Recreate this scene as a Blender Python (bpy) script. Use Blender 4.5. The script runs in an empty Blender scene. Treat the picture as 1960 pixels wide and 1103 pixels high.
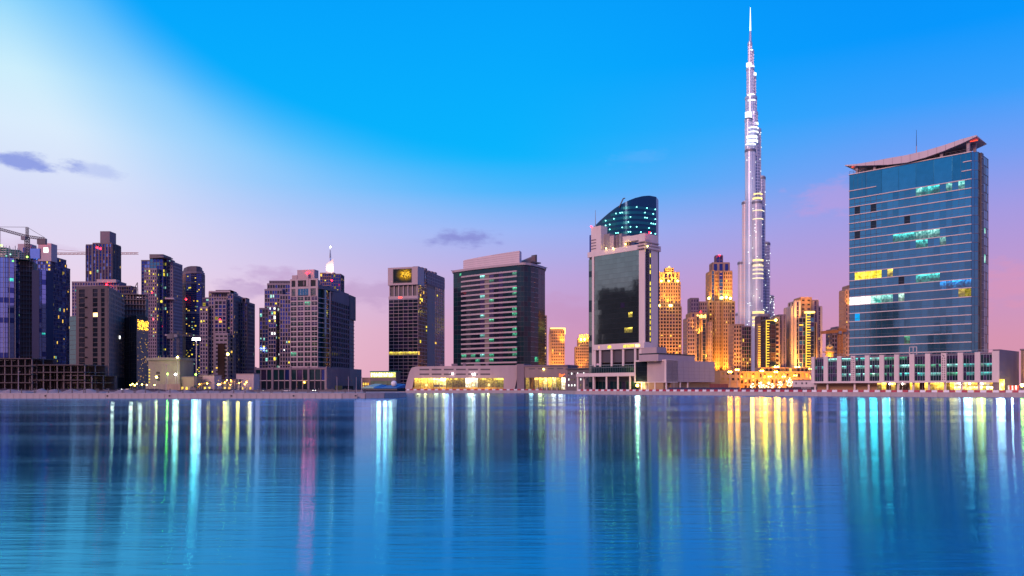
import bpy, math, random
from mathutils import Vector
random.seed(7)
R = math.radians
scene = bpy.context.scene
col = scene.collection

# ------------------------------------------------------------------ camera
F, CX, HY, CH = 1500.0, 980.0, 742.0, 4.0        # focal length and horizon of the 1960 px wide photograph, eye height
cam_d = bpy.data.cameras.new('camera')
cam_d.sensor_width = 36.0
cam_d.lens = 36.0 * F / 1960.0
cam_d.shift_y = (HY - 551.5) / 1960.0
cam_d.clip_start = 0.5
cam_d.clip_end = 30000.0
cam = bpy.data.objects.new('camera', cam_d)
cam.location = (0, 0, CH)
cam.rotation_euler = (R(90), 0, 0)
col.objects.link(cam)
scene.camera = cam

# ------------------------------------------------------------------ render look
scene.view_settings.view_transform = 'Standard'
scene.view_settings.look = 'None'
scene.view_settings.exposure = 0.0
scene.view_settings.gamma = 1.0
scene.view_settings.use_curve_mapping = False
scene.render.engine = 'CYCLES'
cy = scene.cycles
cy.use_denoising = True
try:
    cy.denoiser = 'OPENIMAGEDENOISE'
except Exception:
    pass
cy.max_bounces = 6
cy.diffuse_bounces = 2
cy.glossy_bounces = 4
cy.caustics_reflective = False
cy.caustics_refractive = False
cy.sample_clamp_indirect = 6.0

# ------------------------------------------------------------------ node helper
class NG:
    def __init__(s, tree):
        s.t = tree
        s.n = tree.nodes
        s.l = tree.links
    def new(s, typ, **kw):
        n = s.n.new(typ)
        for k, v in kw.items():
            setattr(n, k, v)
        return n
    def put(s, sock, v):
        if hasattr(v, 'node'):
            s.l.new(v, sock)
        elif isinstance(v, (tuple, list)) and len(v) == 3 and sock.type == 'RGBA':
            sock.default_value = (*v, 1)
        else:
            sock.default_value = v
    def m(s, op, a, b=None, c=None, clamp=False):
        n = s.new('ShaderNodeMath', operation=op)
        n.use_clamp = clamp
        s.put(n.inputs[0], a)
        if b is not None: s.put(n.inputs[1], b)
        if c is not None: s.put(n.inputs[2], c)
        return n.outputs[0]
    def smooth(s, v, a, b):                       # smoothstep of v from a to b, 0..1
        n = s.new('ShaderNodeMapRange', interpolation_type='SMOOTHSTEP')
        s.put(n.inputs['Value'], v)
        lo, hi = (a, b) if a < b else (b, a)
        n.inputs['From Min'].default_value = lo
        n.inputs['From Max'].default_value = hi
        n.inputs['To Min'].default_value = 0 if a < b else 1
        n.inputs['To Max'].default_value = 1 if a < b else 0
        return n.outputs['Result']
    def ramp(s, v, stops, interp='LINEAR'):
        n = s.new('ShaderNodeValToRGB')
        cr = n.color_ramp
        cr.interpolation = interp
        while len(cr.elements) < len(stops): cr.elements.new(0.5)
        for e, (p, c) in zip(cr.elements, stops):
            e.position = p
            e.color = (*c, 1)
        s.put(n.inputs[0], v)
        return n.outputs[0]
    def mix(s, f, a, b, blend='MIX'):
        n = s.new('ShaderNodeMix', data_type='RGBA', blend_type=blend)
        s.put(n.inputs[0], f); s.put(n.inputs[6], a); s.put(n.inputs[7], b)
        return n.outputs[2]
    def noise(s, vec, scale, detail=2.0, rough=0.5):
        n = s.new('ShaderNodeTexNoise')
        if vec is not None: s.l.new(vec, n.inputs['Vector'])
        n.inputs['Scale'].default_value = scale
        n.inputs['Detail'].default_value = detail
        n.inputs['Roughness'].default_value = rough
        return n.outputs['Fac']

def lin(r, g, b):
    f = lambda c: (c / 255 / 12.92) if c <= 10 else ((c / 255 + 0.055) / 1.055) ** 2.4
    return (f(r), f(g), f(b))

# ------------------------------------------------------------------ sky (dusk): glow low in the left, azure overhead, mauve belt round the horizon
SUN_AZ, SUN_EL = -148.0, 24.0
world = bpy.data.worlds.new('World')
scene.world = world
world.use_nodes = True
world.node_tree.nodes.clear()
g = NG(world.node_tree)
tc = g.new('ShaderNodeTexCoord')
sep = g.new('ShaderNodeSeparateXYZ')
g.l.new(tc.outputs['Generated'], sep.inputs[0])
dx, dy, dz = sep.outputs
elev = g.m('MULTIPLY', g.m('ARCSINE', dz), 180 / math.pi)
az = g.m('MULTIPLY', g.m('ARCTAN2', dx, dy), 180 / math.pi)
wob = g.m('MULTIPLY', g.m('SUBTRACT', g.noise(tc.outputs['Generated'], 2.2, 3), 0.5), 9.0)
e01 = g.m('DIVIDE', elev, 90.0, clamp=True)
E = lambda d: d / 90.0
cool = g.ramp(e01, [(0, lin(216, 150, 172)), (E(3), lin(216, 150, 180)), (E(7), lin(196, 152, 206)), (E(11), lin(166, 156, 228)),
                    (E(14.5), lin(116, 160, 246)), (E(18), lin(54, 160, 255)), (E(22), lin(0, 152, 255)), (E(32), lin(0, 136, 246)), (E(90), lin(0, 84, 190))])
cyan = g.ramp(e01, [(0, lin(212, 152, 178)), (E(4), lin(206, 148, 190)), (E(8), lin(188, 164, 222)), (E(11.3), lin(150, 180, 248)),
                    (E(14), lin(66, 182, 255)), (E(16.3), lin(0, 182, 255)), (E(24), lin(0, 168, 255)), (E(34), lin(0, 146, 250)), (E(90), lin(0, 84, 190))])
cool = g.mix(g.smooth(az, 30.0, -2.0), cool, cyan)
warm = g.ramp(e01, [(0, lin(248, 190, 206)), (E(4), lin(246, 206, 222)), (E(8), lin(231, 215, 241)), (E(12), lin(218, 222, 250)),
                    (E(16), lin(220, 238, 255)), (E(19), lin(206, 240, 255)), (E(24), lin(130, 214, 255)), (E(34), lin(40, 180, 255)), (E(90), lin(0, 100, 200))])
# the pale glow ends on a curve that falls from high on the left towards the right
eb = g.m('MINIMUM', g.m('MULTIPLY', g.m('EXPONENT', g.m('DIVIDE', g.m('ADD', az, 27.0), -9.0)), 9.3), 18.0)
rr = g.m('SUBTRACT', g.m('SUBTRACT', elev, 15.0), g.m('ADD', eb, g.m('MULTIPLY', wob, .25)))
wg = g.m('ADD', g.m('MULTIPLY', g.smooth(rr, 1.8, -3.6), .36), g.m('MULTIPLY', g.smooth(rr, 0.5, -13.0), .64))
wg = g.m('MULTIPLY', wg, g.m('MULTIPLY', g.smooth(az, 10.0, -30.0), g.smooth(az, -125.0, -85.0)))
skyc = g.mix(wg, cool, warm)
# a few small dusk clouds: azimuth, elevation, half width, half height (degrees), strength, colour
def dirof(px, py):
    x = (px - CX) / F; z = (HY - py) / F
    return math.degrees(math.atan2(x, 1)), math.degrees(math.atan2(z, math.hypot(x, 1)))
cn = g.new('ShaderNodeMapping')
g.l.new(tc.outputs['Generated'], cn.inputs[0])
cn.inputs['Scale'].default_value = (1, 1, 2.6)
cl_n = g.noise(cn.outputs[0], 26.0, 6, 0.6)
cl_s = g.m('SUBTRACT', cl_n, 0.5)
for px, py, w, h, st, c in ((40, 308, 78, 14, .85, (128, 146, 226)), (190, 328, 34, 15, .5, (168, 184, 240)),
                            (900, 456, 74, 16, .7, (128, 128, 205)), (515, 526, 62, 18, .55, (190, 158, 206)),
                            (560, 548, 80, 20, .4, (196, 160, 204)), (465, 556, 44, 20, .5, (184, 156, 204)),
                            (715, 560, 90, 26, .4, (178, 140, 190)), (1590, 385, 70, 30, .35, (212, 156, 214)),
                            (1925, 545, 80, 40, .35, (232, 150, 176)), (1215, 300, 60, 14, .22, (120, 180, 255)),
                            (60, 470, 60, 12, .3, (206, 176, 212)), (1060, 600, 120, 30, .25, (196, 140, 186))):
    a0, e0 = dirof(px, py)
    aw, eh = math.degrees(w / F), math.degrees(h / F)
    xx = g.m('DIVIDE', g.m('SUBTRACT', az, a0), aw)
    yy = g.m('DIVIDE', g.m('SUBTRACT', elev, e0), eh)
    d = g.m('SQRT', g.m('ADD', g.m('MULTIPLY', xx, xx), g.m('MULTIPLY', yy, yy)))
    d = g.m('ADD', d, g.m('MULTIPLY', cl_s, -3.2))
    mk = g.m('MULTIPLY', g.smooth(d, 1.25, 0.25), st)
    skyc = g.mix(mk, skyc, lin(*c))
nis = g.new('ShaderNodeTexSky', sky_type='NISHITA', sun_disc=False)
nis.sun_elevation = R(1.5)
nis.sun_rotation = R(SUN_AZ)
bg = g.new('ShaderNodeBackground'); g.l.new(skyc, bg.inputs[0]); bg.inputs[1].default_value = 0.98
bg2 = g.new('ShaderNodeBackground'); g.l.new(nis.outputs[0], bg2.inputs[0]); bg2.inputs[1].default_value = 0.003
ad = g.new('ShaderNodeAddShader'); g.l.new(bg.outputs[0], ad.inputs[0]); g.l.new(bg2.outputs[0], ad.inputs[1])
wo = g.new('ShaderNodeOutputWorld'); g.l.new(ad.outputs[0], wo.inputs[0])

# ------------------------------------------------------------------ the soft rosy light of the evening from behind the viewer's left
sd = bpy.data.lights.new('sun', 'SUN')
sd.energy = 2.5
sd.angle = R(22)
sd.color = (1.0, 0.54, 0.45)
so = bpy.data.objects.new('sun', sd)
sdir = Vector((math.sin(R(SUN_AZ)) * math.cos(R(SUN_EL)), math.cos(R(SUN_AZ)) * math.cos(R(SUN_EL)), math.sin(R(SUN_EL))))
so.rotation_euler = sdir.to_track_quat('Z', 'Y').to_euler()
col.objects.link(so)

# ------------------------------------------------------------------ materials
def base_mat(name):
    m = bpy.data.materials.new(name)
    m.use_nodes = True
    m.node_tree.nodes.clear()
    g = NG(m.node_tree)
    o = g.new('ShaderNodeOutputMaterial')
    return m, g, o

def solid(name, c, rough=0.65, metal=0.0, var=0.22, scale=0.25, streak=True, bump=0.0):
    m, g, o = base_mat(name)
    p = g.new('ShaderNodeBsdfPrincipled')
    t = g.new('ShaderNodeTexCoord')
    mp = g.new('ShaderNodeMapping')
    g.l.new(t.outputs['Object'], mp.inputs[0])
    mp.inputs['Scale'].default_value = (1, 1, 0.22 if streak else 1)
    n1 = g.noise(mp.outputs[0], scale, 5, 0.6)
    n2 = g.noise(t.outputs['Object'], scale * 7, 3, 0.6)
    f = g.m('ADD', g.m('MULTIPLY', g.m('SUBTRACT', n1, 0.5), var * 2.4), g.m('MULTIPLY', g.m('SUBTRACT', n2, 0.5), var * 1.2))
    f = g.m('ADD', f, 1.0)
    cc = g.mix(1.0, c, g.new('ShaderNodeCombineXYZ').outputs[0], 'MULTIPLY')
    cx = cc.node
    cv = g.new('ShaderNodeCombineColor')
    for i in range(3): g.l.new(f, cv.inputs[i])
    g.l.new(cv.outputs[0], cx.inputs[7])
    g.l.new(cc, p.inputs['Base Color'])
    p.inputs['Roughness'].default_value = rough
    p.inputs['Metallic'].default_value = metal
    if bump:
        b = g.new('ShaderNodeBump'); b.inputs['Strength'].default_value = bump
        g.l.new(n2, b.inputs['Height']); g.l.new(b.outputs[0], p.inputs['Normal'])
    g.l.new(p.outputs[0], o.inputs[0])
    return m

def glass(name, c, metal=0.85, rough=0.07, var=0.35, wave=0.02):
    m, g, o = base_mat(name)
    p = g.new('ShaderNodeBsdfPrincipled')
    t = g.new('ShaderNodeTexCoord')
    oi = g.new('ShaderNodeObjectInfo')
    n = g.noise(t.outputs['Object'], 0.35, 3)
    f = g.m('ADD', g.m('MULTIPLY', g.m('SUBTRACT', oi.outputs['Random'], 0.5), var), g.m('MULTIPLY', g.m('SUBTRACT', n, 0.5), var))
    f = g.m('ADD', f, 1.0)
    cv = g.new('ShaderNodeCombineColor')
    for i in range(3): g.l.new(f, cv.inputs[i])
    g.l.new(g.mix(1.0, c, cv.outputs[0], 'MULTIPLY'), p.inputs['Base Color'])
    p.inputs['Roughness'].default_value = rough
    p.inputs['Metallic'].default_value = metal
    b = g.new('ShaderNodeBump'); b.inputs['Strength'].default_value = 0.25; b.inputs['Distance'].default_value = wave
    g.l.new(g.noise(t.outputs['Object'], 0.5, 1), b.inputs['Height']); g.l.new(b.outputs[0], p.inputs['Normal'])
    g.l.new(p.outputs[0], o.inputs[0])
    return m

def glow(name, c, s, var=0.0, scale=0.8, c2=None):
    m, g, o = base_mat(name)
    e = g.new('ShaderNodeEmission')
    if c2 or var:
        t = g.new('ShaderNodeTexCoord')
        n = g.noise(t.outputs['Object'], scale, 3, 0.65)
        k = g.smooth(n, 0.36, 0.64)
        if c2: g.l.new(g.mix(k, c2, c), e.inputs[0])
        else: e.inputs[0].default_value = (*c, 1)
        g.l.new(g.m('MULTIPLY', g.m('ADD', g.m('MULTIPLY', k, var), 1 - var), s), e.inputs[1])
    else:
        e.inputs[0].default_value = (*c, 1); e.inputs[1].default_value = s
    g.l.new(e.outputs[0], o.inputs[0])
    return m

def room(name, c, c2, s, dark=.35, spots=1.6):
    """a lit pane seen from outside: lamps under the ceiling, dimmer below, furniture and blinds in the way, glass still mirroring"""
    m, g, o = base_mat(name)
    p = g.new('ShaderNodeBsdfPrincipled')
    p.inputs['Base Color'].default_value = (.02, .03, .035, 1); p.inputs['Roughness'].default_value = .1; p.inputs['Specular IOR Level'].default_value = .8
    t = g.new('ShaderNodeTexCoord'); oi = g.new('ShaderNodeObjectInfo')
    sp = g.new('ShaderNodeSeparateXYZ'); g.l.new(t.outputs['Generated'], sp.inputs[0])
    off = g.new('ShaderNodeVectorMath', operation='ADD'); g.l.new(t.outputs['Object'], off.inputs[0]); g.l.new(oi.outputs['Location'], off.inputs[1])
    n = g.noise(off.outputs[0], .9, 3, .6); n2 = g.noise(off.outputs[0], .16, 2)
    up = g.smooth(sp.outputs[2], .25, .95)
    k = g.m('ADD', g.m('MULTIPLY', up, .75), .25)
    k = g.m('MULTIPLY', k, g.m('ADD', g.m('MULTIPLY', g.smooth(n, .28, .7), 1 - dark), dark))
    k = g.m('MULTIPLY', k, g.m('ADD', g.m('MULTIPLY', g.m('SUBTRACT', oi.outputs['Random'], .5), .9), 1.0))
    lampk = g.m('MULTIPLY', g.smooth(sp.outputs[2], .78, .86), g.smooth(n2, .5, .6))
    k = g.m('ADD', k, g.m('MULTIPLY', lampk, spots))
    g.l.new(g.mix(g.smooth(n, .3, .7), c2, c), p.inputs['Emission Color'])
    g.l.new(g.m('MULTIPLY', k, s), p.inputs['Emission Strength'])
    g.l.new(p.outputs[0], o.inputs[0])
    return m

M = dict(
    white=solid('pale_cladding', (.66, .53, .51), .5, 0, .12),
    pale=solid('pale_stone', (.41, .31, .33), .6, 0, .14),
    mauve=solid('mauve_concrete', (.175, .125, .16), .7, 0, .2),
    grey=solid('grey_concrete', (.24, .21, .23), .75, 0, .22),
    dark=solid('dark_cladding', (.075, .062, .075), .5, 0, .25),
    dim=solid('bare_concrete', (.15, .12, .13), .85, 0, .3),
    black=solid('black_mesh_netting', (.012, .016, .02), .8, 0, .3),
    brown=solid('brown_cladding', (.22, .15, .13), .7, 0, .25),
    beige=solid('beige_stone', (.36, .21, .115), .7, 0, .14),
    rose=solid('rose_stone', (.30, .185, .15), .7, 0, .16),
    metal=solid('dull_metal', (.35, .35, .38), .4, .7, .15),
    steel=solid('bright_steel', (.62, .62, .70), .33, .75, .1),
    rust=solid('red_painted_steel', (.42, .10, .06), .6, 0, .2),
    yellowp=solid('yellow_painted_steel', (.55, .36, .05), .6, 0, .2),
    navy=solid('navy_hoarding', (.018, .02, .075), .6, 0, .2),
    sand=solid('pinkish_sand', (.33, .24, .23), .95, 0, .3, .15, False, .4),
    quay=solid('quay_concrete', (.42, .35, .36), .8, 0, .3, .4, True, .2),
    redp=solid('red_plastic', (.38, .02, .05), .45, 0, .12),
    whitep=solid('white_plastic', (.72, .68, .70), .45, 0, .08),
    mauve_shade=solid('mauve_backlit_wall', (.085, .064, .10), .6, 0, .25), pale_shade=solid('pale_backlit_wall', (.23, .172, .21), .65, 0, .18),  # darker wall copies: backlit shade of the left group put into the colour
    bulb_o=glow('amber_bulb', (1, .48, .05), 2.4),
    roof=solid('roof_metal', (.60, .47, .49), .55, 0, .1),
    green=solid('green_netting', (.03, .16, .13), .8, 0, .3),
    g_teal=glass('teal_curtain_glass', (.085, .27, .365)),
    g_teal2=glass('smoky_teal_glass', (.07, .24, .34)),
    g_open=glass('open_dark_window', (.01, .02, .03), .3, .2),
    g_blue=glass('blue_curtain_glass', (.20, .30, .62)),
    g_navy=glass('navy_glass', (.035, .065, .27), .8),
    g_dark=glass('black_glass', (.014, .022, .035), .35, .08),
    g_dark2=glass('green_black_glass', (.012, .045, .055), .5, .08),
    g_plum=glass('plum_glass', (.07, .05, .12), .7, .12),
    g_tan=glass('bronze_tinted_glass', (.165, .225, .21), .9, .05, .15),
    g_brown=glass('brown_glass', (.07, .04, .03), .5, .15),
    lamp_w=glow('warm_lit_window', (1, .66, .12), 1.7, .35, .5, (1, .5, .05)),
    lamp_y=glow('yellow_lit_window', (1, .82, .10), 1.9, .35, .5, (.75, .55, .02)),
    lamp_c=glow('cool_lit_window', (.62, 1, .90), 1.2, .5, .35, (.05, .75, .62)),
    lamp_t=glow('turquoise_lit_window', (.12, 1, .85), 1.0, .45, .35, (.0, .45, .45)),
    lamp_g=glow('green_lit_window', (.15, .85, .45), .9, .8, .6, (.02, .35, .2)),
    lamp_b=glow('blue_lit_window', (.02, .34, 1), 1.2, .4, .4, (0, .5, 1)),
    lamp_k=glow('white_lit_window', (.95, 1, .95), 2.6, .5, .8),
    shop=glow('bright_shop_window', (1, .86, .35), 3.2, .55, .35, (1, .62, .05)),
    shop2=glow('amber_lit_hall', (1, .62, .06), 2.1, .65, .3, (1, .82, .25)),
    shop3=glow('white_shop_display', (1, .96, .88), 4.0, .35, .5),
    bulb_g=glow('sodium_lamp', (1, .55, .05), 60),
    bulb_w=glow('white_lamp', (1, .97, .9), 60),
    bulb_y=glow('yellow_lamp', (1, .78, .12), 40),
    bulb_n=glow('green_lamp', (.35, 1, .08), 8),
    bulb_r=glow('red_beacon', (1, .006, .015), 30),
    bulb_t=glow('teal_bulb', (.25, 1, .95), 5),
    led=glow('white_led_strip', (.85, .93, 1), 2.2),
    lamp_c_dim=glow('dim_cool_window', (.12, .62, .60), .55, .7, .9), lamp_t_dim=glow('dim_turquoise_window', (.03, .55, .55), .5, .7, .9),
    lamp_y_dim=glow('dim_yellow_window', (.75, .60, .08), .6, .7, .9), lamp_k_dim=glow('pale_green_window', (.45, .95, .75), .9, .6, .9),
    lamp_b_dim=glow('dim_blue_window', (.01, .22, .75), .7, .6, .9), lamp_g_dim=glow('dim_green_window', (.05, .4, .2), .5, .7, .9),
    lamp_c_in=room('cool_lit_room', (.45, 1, .88), (.05, .6, .55), 1.3), lamp_t_in=room('turquoise_lit_room', (.12, .95, .85), (.0, .4, .42), 1.1),
    lamp_y_in=room('yellow_lit_room', (1, .80, .12), (.7, .45, .02), 1.9, .3), lamp_k_in=room('white_lit_room', (.75, 1, .88), (.3, .85, .62), 1.35, .3),
    lamp_b_in=room('blue_lit_room', (.02, .36, 1), (.0, .18, .6), 1.5, .4), lamp_g_in=room('green_lit_room', (.15, .85, .45), (.02, .3, .18), .9),
    shop_in=room('bright_shop_room', (1, .84, .34), (1, .55, .04), 4.6, .45), shop2_in=room('amber_hall_room', (1, .66, .09), (.9, .40, .02), 3.6, .45),
    shop3_in=room('white_shop_room', (1, .95, .8), (1, .7, .25), 4.4, .4), lamp_w_in=room('warm_lit_room', (1, .62, .12), (.6, .3, .03), 1.5, .25), hall_dim_in=room('half_lit_room', (.85, .6, .08), (.35, .2, .01), 1.5, .3),
    strip_r=glow('red_strip_light', (1, .07, .03), 2.2),
    led_g=glow('gold_led_strip', (1, .68, .2), 2.6),
)
# ------------------------------------------------------------------ mesh building
class MB:
    def __init__(s):
        s.v, s.f, s.mi, s.mats = [], [], [], []
    def slot(s, mat):
        if mat not in s.mats: s.mats.append(mat)
        return s.mats.index(mat)
    def face(s, pts, mat):
        b = len(s.v); s.v.extend([tuple(p) for p in pts]); s.f.append(tuple(range(b, b + len(pts)))); s.mi.append(s.slot(mat))
    def hexa(s, b4, t4, mat):                    # bottom ring and top ring, both counter-clockwise seen from above
        b = len(s.v); s.v.extend([tuple(p) for p in b4] + [tuple(p) for p in t4]); k = len(b4); i = s.slot(mat)
        s.f.append(tuple(range(b + k - 1, b - 1, -1))); s.f.append(tuple(range(b + k, b + 2 * k)))
        for j in range(k):
            j2 = (j + 1) % k
            s.f.append((b + j, b + j2, b + k + j2, b + k + j))
        s.mi.extend([i] * (k + 2))
    def prism(s, poly, z0, z1, mat):
        if sum(poly[i][0] * poly[(i + 1) % len(poly)][1] - poly[(i + 1) % len(poly)][0] * poly[i][1] for i in range(len(poly))) < 0:
            poly = poly[::-1]
        s.hexa([(x, y, z0) for x, y in poly], [(x, y, z1) for x, y in poly], mat)
    def box(s, x0, x1, y0, y1, z0, z1, mat):
        s.prism([(x0, y0), (x1, y0), (x1, y1), (x0, y1)], z0, z1, mat)
    def cyl(s, cx, cy_, r0, z0, z1, mat, seg=12, r1=None, ry=None):
        r1 = r0 if r1 is None else r1
        k = 1 if ry is None else ry / r0
        a = [2 * math.pi * i / seg for i in range(seg)]
        s.hexa([(cx + r0 * math.cos(t), cy_ + r0 * k * math.sin(t), z0) for t in a], [(cx + r1 * math.cos(t), cy_ + r1 * k * math.sin(t), z1) for t in a], mat)
    def bar(s, p, q, r, mat):
        p, q = Vector(p), Vector(q)
        d = (q - p).normalized()
        a = d.cross(Vector((0, 0, 1)) if abs(d.z) < .9 else Vector((1, 0, 0))).normalized() * r
        b = d.cross(a).normalized() * r
        s.hexa([p + a + b, p - a + b, p - a - b, p + a - b], [q + a + b, q - a + b, q - a - b, q + a - b], mat)
    def ball(s, c, r, mat, seg=10, ring=6):
        b = len(s.v); i = s.slot(mat)
        for j in range(ring + 1):
            ph = math.pi * j / ring
            for k in range(seg):
                t = 2 * math.pi * k / seg
                s.v.append((c[0] + r * math.sin(ph) * math.cos(t), c[1] + r * math.sin(ph) * math.sin(t), c[2] + r * math.cos(ph)))
        for j in range(ring):
            for k in range(seg):
                k2 = (k + 1) % seg
                s.f.append((b + j * seg + k, b + (j + 1) * seg + k, b + (j + 1) * seg + k2, b + j * seg + k2)); s.mi.append(i)
    def mesh(s, name, off=(0, 0, 0)):
        me = bpy.data.meshes.new(name)
        me.from_pydata([(v[0] - off[0], v[1] - off[1], v[2] - off[2]) for v in s.v], [], s.f)
        for m_ in s.mats: me.materials.append(M[m_])
        if len(s.mats) > 1: me.polygons.foreach_set('material_index', s.mi)
        me.update()
        return me

def tag(o, label, cat, group=None, kind=None):
    o['label'] = label; o['category'] = cat
    if group: o['group'] = group
    if kind: o['kind'] = kind

def struct(name, mb):
    o = bpy.data.objects.new(name, mb.mesh(name)); col.objects.link(o); o['kind'] = 'structure'
    return o

class Thing:
    """an Empty at the base of one thing; shapes are gathered per part and linked by done()"""
    def __init__(s, name, label, cat, loc, group=None):
        s.o = bpy.data.objects.new(name, None); s.o.location = loc; s.o.empty_display_size = 1
        col.objects.link(s.o); tag(s.o, label, cat, group)
        s.loc = Vector(loc); s.parts = {}; s.panes = {}
    def p(s, name, kind=None):
        if name not in s.parts: s.parts[name] = (MB(), kind)
        return s.parts[name][0]
    def add(s, name, mb, label=None, parent=None):
        o = bpy.data.objects.new(name, mb.mesh(name, s.loc)); col.objects.link(o); o.parent = parent or s.o
        if label: o['label'] = label
        return o
    def pane(s, name, c, u, w, h, mat, tilt=0.0, thick=.06):
        """one glass pane as an object of its own; alike panes share their mesh"""
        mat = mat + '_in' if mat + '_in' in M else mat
        key = (name, round(w, 2), round(h, 2), mat)
        if key not in s.panes:
            b = MB(); b.box(-w / 2, w / 2, -thick, 0, -h / 2, h / 2, mat)
            s.panes[key] = b.mesh(name)
        o = bpy.data.objects.new(name, s.panes[key]); col.objects.link(o); o.parent = s.o
        o.location = Vector(c) - s.loc
        o.rotation_euler = (random.gauss(0, tilt), 0, math.atan2(u[1], u[0]) + random.gauss(0, tilt))
        return o
    def done(s):
        for n, (mb, kind) in s.parts.items():
            if not mb.f: continue
            o = s.add(n, mb)
            if kind: o['kind'] = kind
        return s.o

def X(px, D): return (px - CX) / F * D
def Z(py, D): return CH + (HY - py) / F * D
def W(px, D): return (X(px, D), D)
GZ = 1.9                                          # height of the land above the water

class Plane:
    """a vertical plane through two points of the ground; u runs from left to right, v is outward (towards the viewer)"""
    def __init__(s, A, B):
        s.A, s.B = Vector(A), Vector(B)
        s.L = (s.B - s.A).length
        s.u = (s.B - s.A) / s.L
        s.n = Vector((s.u.y, -s.u.x))
    def t(s, px, v=0.0):
        k = (px - CX) / F; P = s.A + s.n * v
        return (k * P.y - P.x) / (s.u.x - k * s.u.y)
    def at(s, t, v=0.0): return s.A + s.u * t + s.n * v
    def z(s, px, py, v=0.0): return Z(py, s.at(s.t(px, v), v).y)
    def tz(s, mb, t0, t1, z0, z1, v0, v1, mat):
        a, b, c, d = s.at(t0, v1), s.at(t1, v1), s.at(t1, v0), s.at(t0, v0)
        mb.prism([tuple(a), tuple(b), tuple(c), tuple(d)], z0, z1, mat)
    def quad(s, mb, t0, t1, z0, z1, v, mat):
        a, b = s.at(t0, v), s.at(t1, v)
        mb.face([(a.x, a.y, z0), (b.x, b.y, z0), (b.x, b.y, z1), (a.x, a.y, z1)], mat)

def pick(l): return l[random.randrange(len(l))]

def facade(T, pl, z0, z1, st, t0=0.0, t1=None, nc=None, nr=None, lit=None, indiv=None, edge=True, win='window'):
    """window grid on a plane: piers and spandrels stand proud, panes sit recessed between them.
    lit(c, r) may name the material of one pane; indiv(c, r) tells which panes become objects of their own"""
    t1 = pl.L if t1 is None else t1
    fl, bay = st.get('fl', 3.6), st.get('bay', 3.2)
    nc = nc or max(1, round((t1 - t0) / bay)); nr = nr or max(1, round((z1 - z0) / fl))
    cw, rh = (t1 - t0) / nc, (z1 - z0) / nr
    mu, sp, dp = st.get('mu', .4), st.get('sp', .8), st.get('dp', .3)
    fr = T.p(st.get('part', 'facade_frame'))
    sep_ = st.get('grp', 1)
    for i in range(nc + 1):
        w = mu if i % sep_ == 0 else mu * .35
        if not edge and i in (0, nc): continue
        c = t0 + i * cw
        pl.tz(fr, max(t0, c - w / 2), min(t1, c + w / 2), z0, z1, -.05, dp, st['frame'])
    smat = st.get('smat', st['frame'])
    for j in range(nr + 1):
        c = z0 + j * rh
        pl.tz(fr, t0, t1, max(z0, c - sp / 2), min(z1 + .02, c + sp / 2), -.04, dp * st.get('sdp', .85), smat)
    gl = T.p(win, 'stuff')
    for r in range(nr):
        for c in range(nc):
            m_ = lit(c, nr - 1 - r) if lit else None
            if m_ is None:
                m_ = pick(st['lit']) if random.random() < st.get('litp', .05) else pick(st['glass'])
            a, b = t0 + c * cw + mu * .2, t0 + (c + 1) * cw - mu * .2
            lo, hi = z0 + r * rh + sp * .4, z0 + (r + 1) * rh - sp * .4
            if indiv and indiv(c, nr - 1 - r):
                q = pl.at((a + b) / 2, .1)
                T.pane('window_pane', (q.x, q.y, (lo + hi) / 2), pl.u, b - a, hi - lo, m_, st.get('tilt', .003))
            else:
                if m_.startswith('lamp') and lit is None and random.random() < .8:
                    pl.quad(gl, a, b, lo, hi, .05, st['glass'][0])          # lit behind part of the pane: blinds and ceilings hide the rest
                    w_ = random.uniform(.4, .9) * (b - a); o_ = random.uniform(0, b - a - w_); h_ = random.uniform(.45, .85) * (hi - lo)
                    pl.quad(gl, a + o_, a + o_ + w_, hi - h_, hi - .1, .08, m_)
                else:
                    pl.quad(gl, a, b, lo, hi, .05, m_)

def block(T, xa, xb, D, ytop, depth, st, st2=None, z0=GZ, core='wall', cmat=None, DA=None, ztop=None, left=True, roof=.6, ybot=None):
    """a plain storeyed block: front from pixel xa to xb, right and left sides running back"""
    A, B = W(xa, DA or D), W(xb, D)
    zt = Z(ytop, D) if ztop is None else ztop
    if ybot is not None: z0 = Z(ybot, D)
    pl = Plane(A, B)
    C = pl.B - pl.n * depth; Dd = pl.A - pl.n * depth
    T.p(core).prism([tuple(pl.A), tuple(pl.B), tuple(C), tuple(Dd)], z0, zt, cmat or st['frame'])
    if roof:                                      # parapet
        rf = MB()
        q = [pl.at(-.3, .35), pl.at(pl.L + .3, .35), pl.at(pl.L + .3, -depth - .3), pl.at(-.3, -depth - .3)]
        rf.prism([tuple(v) for v in q], zt, zt + roof * 2, st.get('cap', st['frame'])); T.add('parapet', rf)
    st2 = st2 or st
    facade(T, pl, z0, zt, st)
    facade(T, Plane(pl.B, C), z0, zt, st2)
    if left: facade(T, Plane(Dd, pl.A), z0, zt, st2)
    return pl, zt

def light(name, typ, loc, energy, color, target=None, size=1.0, cone=60, blend=.6):
    d = bpy.data.lights.new(name, typ); d.energy = energy; d.color = color
    if typ in ('POINT', 'SPOT'): d.shadow_soft_size = size
    if typ == 'SPOT': d.spot_size = R(cone); d.spot_blend = blend
    o = bpy.data.objects.new(name, d); o.location = loc; col.objects.link(o)
    if target is not None:
        o.rotation_euler = (Vector(target) - Vector(loc)).to_track_quat('-Z', 'Y').to_euler()
    return o

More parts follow.
